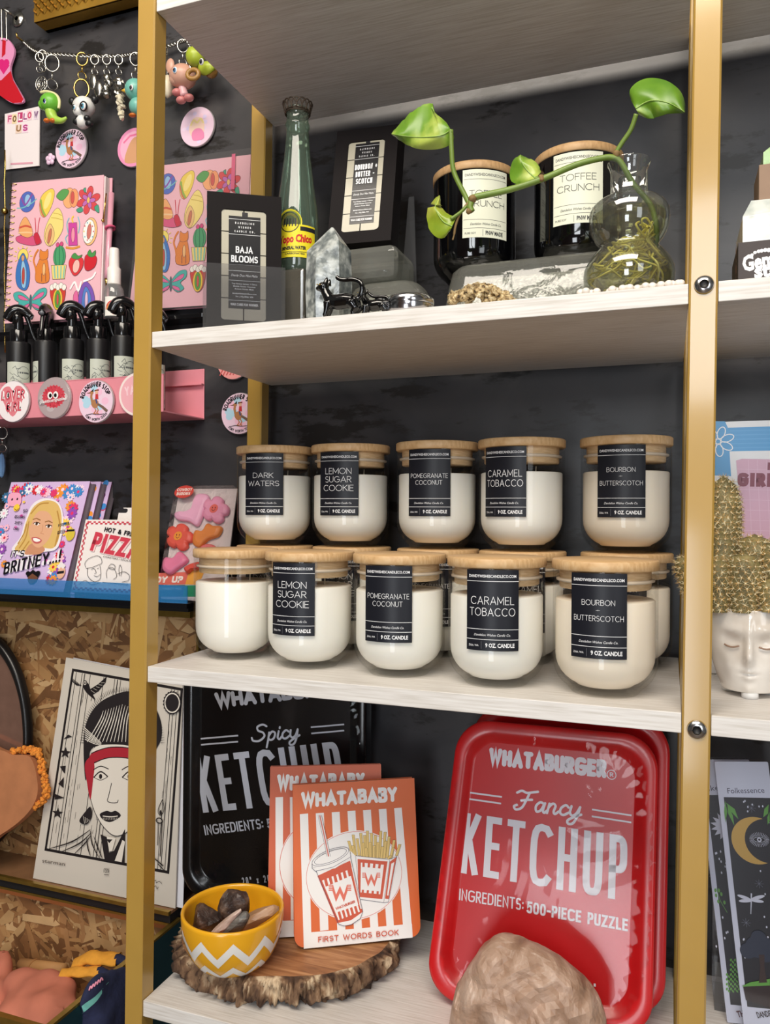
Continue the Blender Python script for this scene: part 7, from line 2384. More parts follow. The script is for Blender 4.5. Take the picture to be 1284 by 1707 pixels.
random.seed(8)
m_spine = ink((96, 84, 92), .4)
for k, (lab, off, dx) in enumerate((('front glossy book with a smiling blonde woman among flowers on its cover', 0, 0), ('second copy of the flowery party book, just behind the front one', .017, 14), ('rearmost copy of the flowery party book in the leaning stack', .034, 28))):
    fr = lean_frame(105.7, 990, .228, TL)
    fr = Frame(fr.P(0, 0, -off) + Vector((dx * .00055, 0, .0054)), fr.U, fr.V)
    hB_ = fr.px(*qD(422 + dx * 2.6, 118 + dx * .1))[1]; wB_ = hB_ * .90
    t = thing('party_book', lab, 'book', fr.P(-wB_ / 2, 0, -.007), 0, None)
    mb = MB(); ol = [(-wB_, 0), (0, 0), (0, hB_), (-wB_, hB_)]
    mb.slab(fr, ol, .0015, ink((214, 186, 226), .2), ink((150, 90, 130), .4))
    if k == 0: cover_art_party(Art(mb, fr, rough=.2, step=.0000035), fr)
    else:
        A = Art(mb, fr, rough=.25)
        for q in range(24): A.ell(-.004 - .01 * random.random(), hB_ * random.random(), .006, .006, random.choice(((206, 60, 100), (240, 150, 60), (70, 140, 206), (120, 50, 110))), n=10)
    mb.build('cover', t)
    mb = MB(); mb.slab(fr, [(-wB_ + .002, .002), (-.002, .002), (-.002, hB_ - .002), (-wB_ + .002, hB_ - .002)], .012, mat('grey_page_edges', (150, 138, 146), rough=.6), n0=-.0016); mb.build('pages', t)
    mb = MB(); mb.slab(fr, ol, .0015, m_spine, n0=-.0137); mb.build('back_cover', t)

# --- pizza coaster box
fr = lean_frame(118.2, 988, .222, math.radians(16))
fr = Frame(fr.P(0, 0, 0) + Vector((0, 0, .0072)), fr.U, fr.V)
hP = fr.px(143, 866)[1]; wP = .128
t = thing('coaster_box', 'white and red checked pizza coaster box with a hang tab, beside the flowery books', 'box', fr.P(wP / 2, 0, -.01))
mb = MB(); mb.slab(fr, [(0, 0), (wP, 0), (wP, hP), (0, hP)], .024, ink((238, 230, 226), .35)); A = Art(mb, fr, rough=.35)
Rr, Kk = (206, 66, 84), (44, 40, 46)
n = 26
for i in range(n):
    for j in range(2):
        if (i + j) % 2: continue
        s_ = .0026
        for (u, v) in ((.003 + j * s_, .003 + i * (hP - .006) / n), (wP - .0082 + j * s_, .003 + i * (hP - .006) / n)): A.rect(u, v, u + s_, v + (hP - .006) / n, Rr)
        for (u, v) in ((.003 + i * (wP - .006) / n, .003 + j * s_), (.003 + i * (wP - .006) / n, hP - .0082 + j * s_)): A.rect(u, v, u + (wP - .006) / n, v + s_, Rr)
A.ptext('HOT & FRESH', qD(486, 352), qD(650, 382), qD(488, 330), Kk, sw=.22, gap=.12)
for w_, c, o in ((.24, (246, 210, 210), 4), (.22, Rr, 0)): A.ptext('PIZZA', qD(420 + o, 440 + o), qD(640 + o, 486 + o), qD(428 + o, 350 + o), c, sw=w_, gap=.10, font=CONDENSED)
A.ptext('COASTERS / SOUS-VERRES', qD(482, 472), qD(650, 502), qD(483, 464), Kk, fn='f')
Q = lambda x, y: fr.px(*qD(x, y))
for pts in ([(402, 520), (398, 500), (412, 482), (436, 470), (458, 466), (474, 478), (476, 500), (460, 508), (430, 520), (404, 524)], [(410, 524), (412, 560), (440, 586), (466, 576), (472, 548), (468, 510)], [(428, 530), (438, 524), (446, 530)], [(455, 526), (463, 522)], [(446, 530), (450, 545), (442, 548)], [(440, 558), (456, 562), (470, 552)], [(372, 600), (400, 580), (430, 600), (470, 590)], [(500, 570), (498, 540), (512, 520), (534, 526), (546, 560), (530, 576)], [(506, 520), (520, 504), (538, 512), (534, 530), (510, 524)], [(560, 560), (556, 530), (562, 508), (570, 530), (566, 560)], [(550, 550), (580, 540), (604, 556), (600, 580), (570, 588)], [(480, 588), (520, 592), (600, 600)]): A.line([Q(*p) for p in spline(pts, 4)], .0007, Kk)
mb.build('carton', t)
tb = [fr.px(*qD(*p)) for p in ((504, 300), (660, 300), (658, 226), (504, 224))]
mb = MB(); mb.slab(fr, rrect(tb[0][0], tb[0][1] - .004, tb[1][0], tb[3][1], .006), .001, ink((232, 226, 222), .4), n0=-.021); A = Art(mb, Frame(fr.P(0, 0, -.021), fr.U, fr.V))
c_ = Frame(fr.P(0, 0, -.021), fr.U, fr.V).px(*qD(562, 254)); A.poly(rrect(c_[0] - .014, c_[1] - .004, c_[0] + .014, c_[1] + .0035, .0036), (40, 38, 42)); A.ell(c_[0], c_[1] + .003, .005, .004, (40, 38, 42)); mb.build('hang_tab', t)

# --- western candy pack in clear film
fr = lean_frame(266, 990, .2235, math.radians(24), math.radians(0))
fr = Frame(fr.O + Vector((0, 0, .0058)), fr.U, fr.V)
cor = [fr.px(*qD(*p)) for p in ((735, 640), (1030, 640), (1090, 140), (820, 142))]
vb = 0
ol = [(cor[0][0], vb), (cor[1][0], vb), cor[2], cor[3]]
t = thing('candy_pack', 'clear pack of pink and orange boot and flower shapes beside the dark waters candle', 'package', fr.P((cor[0][0] + cor[1][0]) / 2, 0, -.008))
mb = MB(); mb.slab(fr, ol, .002, ink((244, 234, 232), .4), n0=-.010); fb = Frame(fr.P(0, 0, -.0098), fr.U, fr.V); A = Art(mb, fb, rough=.4)
Q = lambda x, y: fb.px(*qD(x, y))
A.poly([Q(728, 600), Q(862, 598), Q(880, 540), Q(740, 545)], (224, 110, 96)); A.poly([Q(725, 655), Q(850, 655), Q(862, 600), Q(728, 602)], (60, 110, 120)); A.poly([Q(862, 598), Q(925, 600), Q(960, 520), Q(885, 520)], (240, 170, 70)); A.poly([Q(850, 655), Q(1000, 655), Q(1010, 602), Q(862, 602)], (40, 140, 96))
A.ptext('GIDDY UP', qD(650, 592), qD(848, 590), qD(650, 562), (246, 236, 226), sw=.28, gap=.10, font=CONDENSED)
A.ptext('COWBOY MIX', qD(735, 624), qD(845, 624), qD(735, 612), (226, 226, 206), fn='f')
mb.build('backing_card', t)
def candy(name, pts, col, px_, smile=False):
    q = [fr.px(*qD(*p)) for p in spline(pts, 4, True)]
    mb = MB(); mt = mat('candy_%d_%d' % (col[0], col[1]), col, rough=.45, sss=.15)
    n = len(q); cu = sum(a for a, b_ in q) / n; cv = sum(b_ for a, b_ in q) / n
    vs = []
    for sc, dd in ((1, -.0085), (1, -.004), (.9, -.0015), (.7, -.0002)): vs += [fr.P(cu + (a - cu) * sc, cv + (b_ - cv) * sc, dd) for a, b_ in q]
    mb.add(vs, [(j * n + i, j * n + (i + 1) % n, (j + 1) * n + (i + 1) % n, (j + 1) * n + i) for j in range(3) for i in range(n)], mt, True)
    mb.add([fr.P(cu + (a - cu) * .7, cv + (b_ - cv) * .7, -.0002) for a, b_ in q], [tuple(range(n))], mt, True)
    if smile: 
        A = Art(mb, fr, n0=.0002); S = abs(fr.px(*qD(900, 200))[1] - fr.px(*qD(900, 300))[1]) / 100
        A.ell(cu, cv, 20 * S, 20 * S, smile); [A.ell(cu + d * 7 * S, cv + 4 * S, 2.5 * S, 4 * S, (120, 50, 50)) for d in (-1, 1)]; A.line([(cu - 9 * S, cv - 4 * S), (cu, cv - 11 * S), (cu + 9 * S, cv - 4 * S)], 2.5 * S, (120, 50, 50))
    mb.build(name, t)
def petals(x, y, r): return [(x + r * (.74 + .26 * abs(math.cos(2.5 * a)) ** .6) * math.cos(a), y + r * (.74 + .26 * abs(math.cos(2.5 * a)) ** .6) * math.sin(a)) for a in [2 * PI * k / 30 for k in range(30)]]
candy('boot_candy', [(905, 180), (935, 170), (965, 182), (950, 230), (925, 300), (905, 320), (870, 300), (815, 290), (806, 262), (840, 262), (885, 240)], (240, 178, 206), 0)
candy('flower_candy', petals(995, 245, 64), (240, 160, 190), 0, (232, 110, 100)); candy('flower_candy', petals(828, 372, 64), (226, 92, 76), 0, (236, 150, 60))
candy('hat_candy', [(890, 400), (900, 345), (935, 345), (960, 310), (985, 320), (1025, 325), (1010, 365), (960, 385), (920, 420)], (232, 140, 70), 0); candy('hat_candy', [(750, 520), (760, 470), (800, 470), (830, 440), (864, 470), (860, 490), (820, 520), (780, 545)], (236, 130, 166), 0)
candy('star_candy', [(925, 425), (960, 405), (998, 418), (985, 450), (950, 460)], (232, 120, 120), 0); candy('boot_candy', [(850, 520), (880, 500), (925, 490), (918, 520), (885, 525), (865, 540)], (224, 84, 70), 0)
mb = MB(); A = Art(mb, fr, n0=.001); q_ = fr.px(*qD(858, 168)); S = abs(fr.px(*qD(900, 200))[1] - fr.px(*qD(900, 300))[1]) / 100
A.ell(q_[0], q_[1], 48 * S, 30 * S, (206, 70, 60), rot=.05); A.text('COWBOY', (q_[0] - 38 * S, q_[1] + 2 * S), (q_[0] + 38 * S, q_[1] + 4 * S), 14 * S, (246, 236, 226), sw=.2); A.text('BUDDIES', (q_[0] - 34 * S, q_[1] - 17 * S), (q_[0] + 34 * S, q_[1] - 15 * S), 14 * S, (246, 236, 226), sw=.2); mb.build('round_sticker', t)
mb = MB(); mb.slab(fr, ol, .012, clear_mat('candy_film', (246, 244, 244), gloss=.01, rough=.06, edge=.2, bump=.4, scale=50), n0=.0022); mb.build('clear_wrap', t)
# ------------------------------------------------------------------ chipboard display cases under the ledge
m_osb = ramp_mat('chipboard_base', [(.3, (136, 94, 54)), (.5, (176, 130, 82)), (.7, (206, 164, 112))], 8, (1, 1, 1), rough=.6, bump=.1)
m_brass = mat('aged_brass', (176, 144, 70), rough=.28, metal=.85, var=.15, scale=60)
FLK = [mat('chip_%d' % i, c, rough=.6, var=.12, scale=30, stretch=(1, 1, 1)) for i, c in enumerate(((176, 132, 84), (158, 112, 68), (188, 148, 100), (138, 94, 56), (204, 166, 118), (116, 78, 46), (168, 122, 78)))]


def osb(mb, x0, x1, z0, z1, Y, seed, dens=9000):
    rnd = random.Random(seed)
    mb.box((x0, Y, z0), (x1, Y + .008, z1), m_osb)
    n = int((x1 - x0) * (z1 - z0) * dens)
    for i in range(n):
        L, w = rnd.uniform(.02, .085), rnd.uniform(.004, .022)
        a = rnd.gauss(-.25, .75) + (PI / 2 if rnd.random() < .22 else 0)
        cx, cz = rnd.uniform(x0, x1), rnd.uniform(z0, z1)
        dx, dz = math.cos(a), math.sin(a)
        pts = [(-L / 2, -w / 2 * rnd.uniform(.2, 1)), (L * rnd.uniform(.2, .5), -w / 2), (L / 2 * rnd.uniform(.9, 1.1), w * rnd.uniform(-.3, .3)), (L * rnd.uniform(.1, .45), w / 2), (-L / 2 * rnd.uniform(.7, 1.1), w / 2 * rnd.uniform(.2, 1))]
        d = .0002 + .0022 * i / n; t1, t2 = rnd.uniform(-.01, .01), rnd.uniform(-.03, .03)
        vs = []
        for u, v in pts:
            x, z_ = cx + u * dx - v * dz, cz + u * dz + v * dx
            vs.append((min(x1, max(x0, x)), Y - d - abs(t1 * u + t2 * v), min(z1, max(z0, z_))))
        mb.add(vs, [(0, 1, 2, 3, 4)], rnd.choice(FLK))


CX0_, CX1_ = -.70, -.1365
CT, CB = -.168, -.6275
t = thing('display_case', 'brass-edged display case with a chipboard back holding the black and white print', 'display case', ((CX0_ + CX1_) / 2, .30, CB))
mb = MB(); osb(mb, CX0_, CX1_, CB, CT, .3185, 4); mb.build('chipboard_back', t)
mb = MB(); mb.box((CX0_, .236, CB - .001), (CX1_, .2425, CB + .005), m_brass); mb.build('bottom_trim', t)
mb = MB(); mb.box((CX0_, .2425, CB - .001), (CX1_, .3175, CB + .0035), mat('brown_case_floor', (140, 102, 72), rough=.3, var=.12)); mb.build('case_floor', t)
mb = MB(); mb.box((CX0_, .240, CB - .014), (CX1_, .3295, CB - .0015), m_dark); mb.build('dark_base', t)
mb = MB(); mb.box((CX0_, .29, CT - .006), (CX1_, .3295, CT + .004), m_brass); mb.box((CX0_, .285, CT + .0042), (CX1_, .3295, CT + .018), m_dark); mb.build('top_trim', t)
mb = MB(); mb.box((CX1_, .308, CB), (CX1_ + .004, .3295, CT), m_brass); mb.build('side_trim', t)

# print in a sleeve
fr = Frame(Vector((0, .250, CB + .0042)), (1, 0, 0), (0, math.sin(math.radians(6)), math.cos(math.radians(6))))
qE = lambda x, y: (x / 3.2813, 1000 + y / 3.2813)
Q = lambda x, y: fr.px(*qE(x, y))
ol = [Q(180, 1525), Q(958, 1690), Q(1000, 440), Q(362, 315)]
ol = [(p[0], max(.0005, p[1])) for p in ol]
t = thing('art_print', 'black white and red block print in a clear sleeve leaning behind the gold post', 'art print', fr.P(sum(p[0] for p in ol) / 4, 0, 0))
mb = MB(); mb.slab(fr, ol, .0022, ink((228, 220, 208), .6)); A = Art(mb, fr, rough=.6)
K, PAP, RD = (34, 28, 30), (228, 220, 208), (172, 38, 52)
S = abs(Q(600, 500)[1] - Q(600, 600)[1]) / 100
A.line([Q(*p) for p in ((400, 383), (995, 490), (920, 1490), (250, 1365))], 15 * S, K, closed=True)
random.seed(14)
def ed(k, y):                                                     # straight line following the print's slant
    x = 400 + k + (383 + k * .18 - y) * .155 * (1 - k / 1100); return (x, y)
for k in (20, 52, 66, 96, 170, 230, 245, 262, 540, 556, 575):
    y0, y1 = 392 + k * .18, 1370 + k * .2
    A.line([Q(*ed(k, y0)), Q(*ed(k, (y0 + y1) / 2)), Q(*ed(k, y1))], (4 if k not in (66, 245) else 6) * S, K)
for i in range(60):
    k, y = random.choice((30, 80, 120, 150, 200, 215, 545, 560)) + random.uniform(-10, 10), random.uniform(420, 1300); A.line([Q(*ed(k, y)), Q(*ed(k, y + random.uniform(20, 70)))], 1.6 * S, K)
# bird
A.poly([Q(*p) for p in spline([(456, 470), (470, 450), (488, 462), (500, 500), (524, 545), (500, 530), (470, 500)], 4, True)], K); A.ell(*Q(467, 455), 15 * S, 16 * S, K); A.ell(*Q(467, 455), 10 * S, 11 * S, PAP); A.ell(*Q(467, 455), 5 * S, 6 * S, K)
A.poly([Q(*p) for p in ((450, 470), (392, 424), (396, 445), (420, 468))], K); A.poly([Q(*p) for p in ((492, 490), (540, 460), (586, 418), (580, 452), (540, 500), (508, 520))], K)
for k in range(5): A.line([Q(500 + 14 * k, 494 - 10 * k), Q(520 + 14 * k, 508 - 14 * k)], 2 * S, PAP); A.line([Q(402 + 9 * k, 432 + 7 * k), Q(404 + 9 * k, 446 + 5 * k)], 2 * S, PAP)
A.line([Q(504, 535), Q(500, 552)], 3 * S, K); A.line([Q(518, 545), Q(522, 558)], 3 * S, K)
# stars
def star(x, y, r, cut=0):
    p = [(x + r * (1 if k % 2 == 0 else .42) * math.sin(2 * PI * k / 10 + .1), y - r * (1 if k % 2 == 0 else .42) * math.cos(2 * PI * k / 10 + .1)) for k in range(10)]
    A.poly([Q(*q) for q in p], K)
star(360, 836, 32); star(318, 1166, 31)
for tri in ([(350, 762), (376, 736), (398, 748)], [(330, 910), (362, 906), (358, 950), (345, 935)], [(322, 1005), (352, 968), (350, 1028)], [(302, 1092), (304, 1060), (355, 1082)]): A.poly([Q(*p) for p in tri], K)
# a plain figure: big rounded hair, scarf, calm face
A.poly([Q(*p) for p in spline([(470, 985), (460, 820), (470, 690), (520, 590), (600, 530), (720, 500), (830, 560), (882, 660), (884, 760), (850, 840), (840, 980), (700, 860), (560, 800), (500, 820), (488, 900)], 6, True)], K)
for i in range(70):
    a = PI * (.02 + .96 * i / 69); rx, ry = 212, 300; cx, cy = 672, 800
    x0, y0 = cx - rx * math.cos(a), cy - ry * math.sin(a)
    A.line([Q(x0, y0), Q(x0 - 22 * math.cos(a), y0 - 26 * math.sin(a))], 3.5 * S, K, taper=(1, .2))
A.poly([Q(*p) for p in spline([(496, 900), (520, 810), (600, 790), (720, 800), (800, 850), (815, 960), (800, 1100), (740, 1230), (650, 1290), (580, 1250), (520, 1150), (490, 1020)], 6, True)], PAP)
A.line([Q(*p) for p in spline([(496, 900), (490, 1020), (520, 1150), (580, 1250), (650, 1290), (740, 1230), (800, 1100)], 6)], 4 * S, K)
for i in range(16):
    x = 540 + 15 * i; A.line([Q(*p) for p in spline([(x + 30, 570 + abs(i - 7) * 5), (x + 10, 660), (x + (i - 8) * 6 - 10, 775)], 5)], 6 * S, PAP, taper=(.3, 1.1, .6))
for i in range(6): A.line([Q(*p) for p in spline([(470, 700 + 12 * i), (520, 745 + 8 * i), (560, 780 + 3 * i)], 4)], 5 * S, PAP, taper=(1, .8, .3))
A.poly([Q(*p) for p in spline([(505, 838), (600, 806), (720, 812), (812, 866), (816, 916), (720, 868), (600, 862), (505, 896)], 5, True)], RD); A.line([Q(*p) for p in spline([(505, 838), (600, 806), (720, 812), (812, 866)], 5)], 5 * S, K); A.line([Q(*p) for p in spline([(505, 896), (600, 862), (720, 868), (816, 916)], 5)], 5 * S, K)
A.poly([Q(*p) for p in spline([(500, 860), (470, 900), (482, 1000), (500, 1090), (515, 980), (522, 900)], 5, True)], RD)
for x in (556, 712):
    A.poly([Q(*p) for p in spline([(x - 34, 968), (x, 942), (x + 36, 966), (x, 982)], 5, True)], PAP); A.line([Q(*p) for p in spline([(x - 38, 970), (x, 938), (x + 40, 966)], 6)], 7 * S, K); A.line([Q(*p) for p in spline([(x - 34, 970), (x, 984), (x + 36, 968)], 6)], 3 * S, K); A.ell(*Q(x, 964), 11 * S, 14 * S, K)
    A.line([Q(*p) for p in spline([(x - 40, 928), (x, 908), (x + 44, 924)], 5)], 5 * S, K)
A.line([Q(*p) for p in spline([(616, 1000), (600, 1070), (594, 1098), (618, 1108), (646, 1106), (652, 1092)], 4)], 4 * S, K)
A.poly([Q(*p) for p in spline([(552, 1170), (588, 1152), (614, 1158), (640, 1152), (666, 1180), (612, 1212), (570, 1200)], 5, True)], K); A.line([Q(*p) for p in spline([(568, 1180), (612, 1184), (650, 1180)], 4)], 5 * S, PAP)
for i in range(10): A.line([Q(570 + 9 * i, 1188), Q(572 + 9 * i, 1202)], 2 * S, PAP)
A.poly([Q(*p) for p in spline([(500, 1130), (470, 1160), (440, 1208), (480, 1226), (508, 1180)], 4, True)], K); [A.line([Q(462 + 10 * i, 1180 + 6 * i), Q(470 + 8 * i, 1222 - 4 * i)], 2.5 * S, PAP) for i in range(4)]
A.poly([Q(*p) for p in ((556, 1280), (600, 1300), (600, 1380), (630, 1370), (690, 1250), (686, 1440), (580, 1425))], K); A.poly([Q(*p) for p in ((590, 1290), (640, 1300), (620, 1370), (604, 1372))], PAP); A.poly([Q(*p) for p in ((588, 1306), (622, 1308), (604, 1328))], K); A.poly([Q(*p) for p in ((634, 1424), (676, 1310), (690, 1320), (672, 1432))], PAP)
for pts in ([(270, 1360), (400, 1320), (500, 1255)], [(340, 1376), (440, 1330), (506, 1270)], [(412, 1388), (470, 1330), (500, 1290)], [(500, 1260), (510, 1330), (546, 1405)], [(520, 1290), (540, 1350), (566, 1410)], [(480, 1300), (486, 1350), (500, 1396)]): A.line([Q(*p) for p in spline(pts, 5)], 8 * S, K, taper=(.3, 1, .4))
# sun disc and candle
p_ = [(948 + (52 if k % 2 else 46) * math.cos(2 * PI * k / 40), 562 + (66 if k % 2 else 60) * math.sin(2 * PI * k / 40)) for k in range(40)]
A.poly([Q(*p) for p in p_], K); A.ell(*Q(948, 562), 50 * S, 54 * S, PAP); A.ell(*Q(948, 562), 43 * S, 47 * S, K)
A.line([Q(*p) for p in spline([(895, 1090), (876, 1130), (872, 1160), (884, 1176), (898, 1160), (902, 1130), (895, 1090)], 4)], 4 * S, K); A.ell(*Q(884, 1160), 6 * S, 12 * S, K); A.ring(*Q(878, 1205), 20 * S, 13 * S, 6 * S, K)
A.line([Q(872, 1216), Q(868, 1340)], 4 * S, K); A.line([Q(892, 1216), Q(882, 1400)], 5 * S, K); A.line([Q(850, 1410), Q(900, 1452)], 6 * S, K); A.line([Q(870, 1440), Q(905, 1478)], 5 * S, K)
A.ptext('starman', qE(238, 1432), qE(362, 1452), qE(240, 1412), (60, 52, 50), fn='f')
A.line([Q(575, 1468), Q(602, 1470)], 3 * S, K); A.ptext('123', qE(574, 1488), qE(602, 1490), qE(574, 1470), K, fn='f'); A.line([Q(576, 1500), Q(602, 1502)], 3 * S, K)
A.line([Q(*p) for p in spline([(845, 1540), (858, 1530), (862, 1545), (876, 1536), (892, 1548)], 4)], 2.5 * S, K); A.line([Q(*p) for p in spline([(846, 1572), (858, 1560), (866, 1578), (872, 1566)], 4)], 2.5 * S, K)
mb.build('print', t)
mb = MB(); q_ = [Q(*p) for p in ((160, 1530), (975, 1700), (1010, 425), (345, 296))]
mb.add([fr.P(u, max(.0003, v), .0012) for u, v in q_], [(0, 1, 2, 3)], clear_mat('print_sleeve', (248, 247, 246), gloss=.0, rough=.12, edge=.12, bump=.3, scale=30)); mb.build('clear_sleeve', t)
fw = Frame(fr.P(0, 0, -.006), fr.U, fr.V)
mb = MB(); q_ = [(p[0] + .010, p[1]) for p in ol]
mb.slab(fw, q_, .0016, ink((232, 232, 240), .5)); tag(mb.build('paper_sheet'), 'plain white paper sheet behind the block print, showing at its right edge', 'paper')

# round mirror with a black rim, propped at the left
mc = atY(-40, 1235, .285)
MR_ = 0.150
t = thing('round_mirror', 'round black-rimmed mirror propped against the chipboard at the left edge', 'mirror', mc - Vector((0, 0, MR_)))
T = Matrix.Translation(mc) @ Matrix.Rotation(PI / 2 - .06, 4, 'X') @ Matrix.Diagonal((.86, 1.32, 1, 1))
mb = MB(); mb.lathe([(MR_ * .90, .004), (MR_ * .92, .011), (MR_ * .96, .0135), (MR_, .011), (MR_, -.002)], mat('black_rim', (22, 20, 20), rough=.3), 72, T=T); mb.build('rim', t)
mb = MB(); mb.lathe([(0, .0045), (MR_ * .91, .0045)], mat('mirror_reflection_brown', (160, 122, 106), rough=.12, metal=.55, var=.1), 72, T=T); mb.build('mirror_glass', t)  # brown of the reflected room is put into the mirror's base colour
# tan pouch with orange fleece
m_suede = mat('tan_suede', (178, 116, 76), rough=.85, var=.12, scale=30, bump=.3)
m_fleece = mat('orange_fleece', (226, 140, 52), rough=.95, var=.3, scale=260, bump=1.0)
fr = Frame(atY(0, 1400, .225), (1, 0, 0), (0, .22, 1))
t = thing('fleece_pouch', 'tan suede pouch with orange fleece lining at the left edge by the mirror', 'pouch', fr.P(.0, .0, 0))
q_ = [fr.px(*p) for p in spline([(-60, 1420), (0, 1392), (40, 1362), (60, 1332), (62, 1300), (50, 1262), (20, 1258), (0, 1250), (-60, 1240)], 4, True)]
mb = MB(); mb.slab(fr, q_, .012, m_suede); mb.build('suede_front', t)
mb = MB()
for i in range(170):
    s_ = i / 169; pth = spline([(14, 1254), (44, 1250), (60, 1262), (68, 1300), (70, 1330), (50, 1346)], 18); a, b_ = pth[int(s_ * (len(pth) - 1))]
    mb.ball(fr.P(*fr.px(a + random.uniform(-3, 3), b_ + random.uniform(-4, 4)), -.008 + random.uniform(-.004, .004)), random.uniform(.0028, .0045), m_fleece, 7, 5, nz=.6, nsc=300)
mb.build('fleece_trim', t)

# ------------------------------------------------------------------ lower open bin with folded clothes
BT, BB = CB - .0145, -.94
t = thing('display_bin', 'brass-rimmed open bin with chipboard back holding folded clothes at the lower left', 'bin', (-.42, .22, BB))
mb = MB(); osb(mb, -.70, -.139, BB, BT - .012, .262, 9); mb.build('chipboard_back', t)
m_copper = mat('copper_band', (186, 110, 60), rough=.5, var=.08)
mb = MB(); mb.box((-.70, .2535, BT - .019), (-.139, .2590, BT - .0045), m_copper); mb.build('copper_band', t)
mb = MB(); mb.box((-.70, .240, BT - .0042), (-.131, .262, BT - .0005), m_brass); mb.build('back_rim', t)
mb = MB(); mb.box((-.139, -.02, BT - .0042), (-.131, .240, BT - .0005), m_brass); mb.box((-.139, -.02, BT - .010), (-.1375, .258, BT - .0045), m_brass); mb.build('side_rim', t)
mb = MB(); mb.box((-.1375, -.02, BB), (-.131, .262, BT - .0045), mat('dark_teal_panel', (20, 54, 62), rough=.5)); mb.build('side_panel', t)
mb = MB(); mb.box((-.70, -.02, BB - .008), (-.131, .262, BB), m_dark); mb.build('base', t)
mb = MB(); mb.box((-.70, -.02, BT - .012), (-.139, -.012, BT - .002), m_brass); mb.build('front_rim', t)

m_plush = mat('coral_brushed_fleece', (204, 122, 98), rough=.95, var=.12, scale=18, bump=.5)
m_must = mat('mustard_knit', (226, 156, 52), rough=.9, var=.08, scale=120, bump=.4)
m_navy = mat('navy_knit', (30, 36, 68), rough=.9, var=.15, scale=120, bump=.4)
qF = lambda x, y: (x / 3.776, 1440 + y / 3.776)
FP = lambda x, y, Y: atY(*qF(x, y), Y)
mb = MB()
for x, y, Y, r in ((20, 640, .20, 75), (130, 760, .17, 120), (280, 790, .17, 130), (400, 800, .17, 105), (300, 930, .13, 150), (120, 940, .13, 160), (-40, 860, .17, 150), (430, 900, .15, 90), (15, 570, .215, 45), (360, 860, .155, 110)):
    c_ = FP(x, y, Y); mb.ball(c_, r / 3.776 * mpp(c_), m_plush, 20, 14)
c0 = FP(150, 1000, .16)
mb.box((c0.x - .16, .07, BB + .002), (c0.x + .07, .21, c0.z + .02), m_plush)
t = thing('coral_garment', 'crumpled coral pink fleece garment in the bin at the lower left corner', 'clothing', (c0.x, .15, BB))
def lump(mb, name, t, mt, vox, sm, amp, sc):
    o = fuse(mb, name, t, vox, mt, sm)
    for v in o.data.vertices:
        p = v.co.copy(); d = amp * (noise.noise(p * sc) + .5 * noise.noise(p * sc * 2.3)); v.co += v.normal * d
    return o
lump(mb, 'fleece', t, m_plush, .005, 90, .009, 15)
# rolled paper tube
a, b_ = FP(135, 636, .235), FP(400, 672, .222)
m_tube = mat('tan_paper', (196, 146, 92), rough=.7, var=.06)
t = thing('paper_roll', 'tan paper roll tied with string lying behind the coral garment', 'paper roll', a)
mb = MB(); mb.tube([a, b_], .0105, m_tube, 20); mb.build('roll', t)
mb = MB(); d = (b_ - a).normalized(); m0 = a + (b_ - a) * .32; o1 = d.orthogonal().normalized(); o2 = d.cross(o1)
mb.tube([m0 + (o1 * math.cos(2 * PI * i / 18) + o2 * math.sin(2 * PI * i / 18)) * .0112 + d * .002 * math.sin(4 * PI * i / 18) for i in range(18)], .0011, mat('jute_string', (170, 120, 70), rough=.9), 6, closed=True); mb.build('string', t)
# folded mustard socks
def cuff(label, pts, Y, w, Y2):
    P = [FP(x, y, Y + (Y2 - Y) * i / (len(pts) - 1)) for i, (x, y) in enumerate(pts)]
    t = thing('mustard_sock', label, 'sock', P[0]); sp = [Vector(p) for p in spline([tuple(p) for p in P], 6)]
    mb = MB(); n = 20; vs = []
    N = len(sp)
    for i, p in enumerate(sp):
        tg = (sp[min(i + 1, N - 1)] - sp[max(i - 1, 0)]).normalized(); up = Vector((0, -.35, 1)); up = (up - tg * up.dot(tg)).normalized(); sd = tg.cross(up)
        for k in range(n):
            a_ = 2 * PI * k / n; f = 1 + .10 * math.sin(i * .9 + k)
            vs.append(p + up * (w * .5 * math.sin(a_)) * f + sd * (w * .95 * math.cos(a_)) * f)
    mb.add(vs, [(i * n + k, i * n + (k + 1) % n, (i + 1) * n + (k + 1) % n, (i + 1) * n + k) for i in range(N - 1) for k in range(n)], m_must, True)
    vi = [sp[i] + (v - sp[i]) * .80 for i in range(N) for v in vs[i * n:(i + 1) * n]]
    mb.add(vi, [(i * n + (k + 1) % n, i * n + k, (i + 1) * n + k, (i + 1) * n + (k + 1) % n) for i in range(N - 1) for k in range(n)], m_must, True)
    mb.add(vs[:n] + vi[:n], [(k, k + n, (k + 1) % n + n, (k + 1) % n) for k in range(n)], m_must, True)
    mb.build('cuff', t)
    e = sp[-1]; mb = MB(); mb.tube([e - (sp[-1] - sp[-4]) * .4, e, e + Vector((.03, 0, -.006))], [w * .6, w * .62, w * .6], m_navy, 14); mb.build('foot', t)
cuff('upper mustard sock with a wide open cuff, folded over the navy one', [(470, 640), (560, 590), (660, 598), (745, 600)], .200, .0125, .215)
cuff('lower mustard sock folded flat over the paper roll', [(385, 695), (470, 680), (560, 680), (630, 672)], .180, .0095, .195)
mb = MB()
for x, y, Y, r in ((600, 760, .19, 95), (700, 740, .20, 90), (760, 720, .21, 85), (560, 860, .16, 110), (700, 880, .16, 130), (800, 800, .18, 100), (640, 980, .13, 130)):
    c_ = atX(*qF(x, y), -.128); mb.ball(c_, r / 3.776 * mpp(c_), m_navy, 18, 12, squash=(.55, 1, 1))
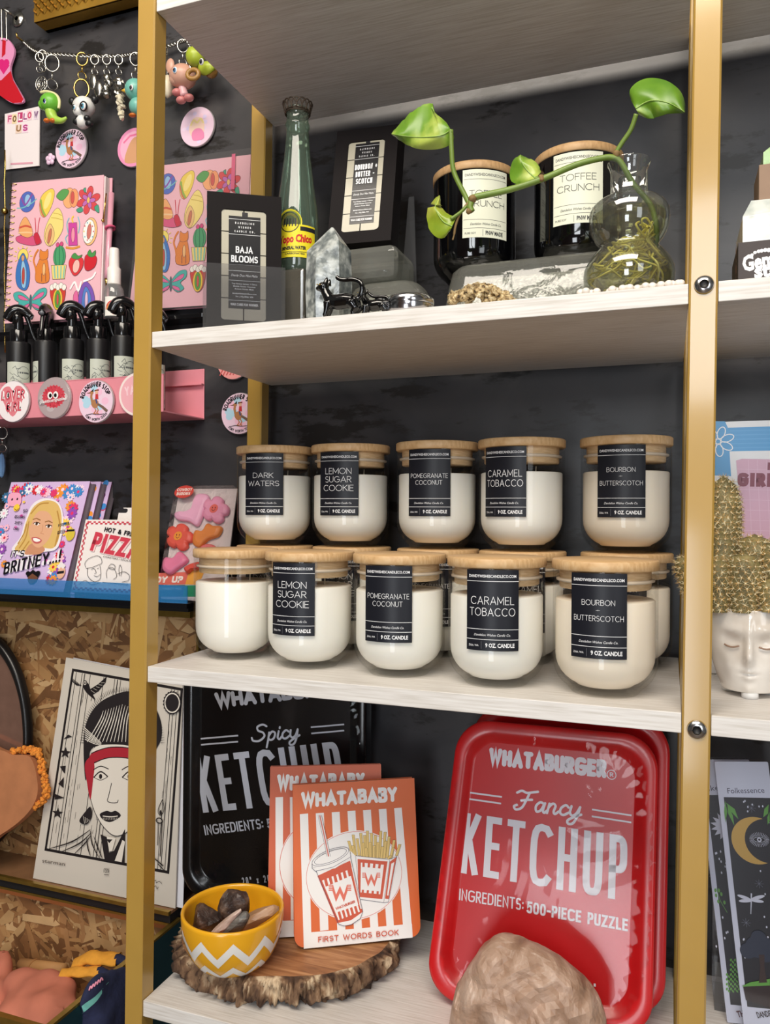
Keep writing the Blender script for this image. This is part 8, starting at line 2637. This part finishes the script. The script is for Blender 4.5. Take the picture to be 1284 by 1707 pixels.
c0 = atX(*qF(680, 990), -.128); mb.box((-.150, c0.y - .05, c0.z - .12), (-.106, c0.y + .05, c0.z + .03), m_navy)
t = thing('navy_garment', 'navy knitted garment with a pale teal stripe, draped over the brass rim of the bin', 'clothing', (c0.x, .15, BB))
o = lump(mb, 'knit', t, m_navy, .006, 40, .005, 22)
mb = MB()
def drape(pts, mt, w):
    """strip lying on the knit, found by looking along the rays"""
    from mathutils.bvhtree import BVHTree
    M = WM[t.name]
    bv = BVHTree.FromPolygons([M @ v.co for v in o.data.vertices], [tuple(p.vertices) for p in o.data.polygons])
    out = []
    for x, y in pts:
        d = ray(*qF(x, y)); h = bv.ray_cast(CAM, d.normalized())
        out.append((h[0] + Vector((0, -.0015, .001))) if h[0] is not None else FP(x, y, .14))
    return out
L1 = drape(spline([(690, 742), (610, 830), (540, 880), (460, 945)], 8), None, 0); L2 = drape(spline([(690, 742), (625, 850), (570, 905), (470, 985)], 8), None, 0)
n = len(L1); mb.add(L1 + L2, [(i, i + 1, n + i + 1, n + i) for i in range(n - 1)], mat('pale_teal_knit', (120, 196, 186), rough=.9, var=.1, scale=120), True); mb.build('teal_stripe', t)
mb = MB(); mp_ = mat('pink_embroidery', (232, 150, 176), rough=.8)
for k in range(5):
    q0 = (566 + 17 * k, 798 - 13 * k); P_ = drape(spline([q0, (q0[0] + 10, q0[1] - 26), (q0[0] + 18, q0[1] - 12)], 4), None, 0); mb.tube(P_, .0012, mp_, 5)
o2 = mb.build('embroidery', t); o2['kind'] = 'stuff'
# ------------------------------------------------------------------ every repeat carries its group
GROUPS = {'pin_badge': 'round tin badges on the wall and tray', 'keychain': 'charms hanging from the chain', 'board_book': 'orange striped board books', 'puzzle_tray': 'ketchup puzzle trays',
          'bookmark': 'bookmarks in the right bay', 'mustard_sock': 'mustard socks in the bin', 'garnet_stone': 'dark stones in the yellow bowl', 'cat_figurine': 'black cat figurines',
          'glass_dish': 'upturned glass dishes', 'crystal_soap_box': 'boxes with crystal blocks', 'wax_melt_box': 'black boxes of wax melts', 'notebook': 'pink drawing notebooks', 'party_book': 'copies of the flowery party book'}
for o in scene.objects:
    b_ = o.name.split('.')[0]
    if o.parent is None and b_ in GROUPS and 'group' not in o:
        o['group'] = GROUPS[b_]
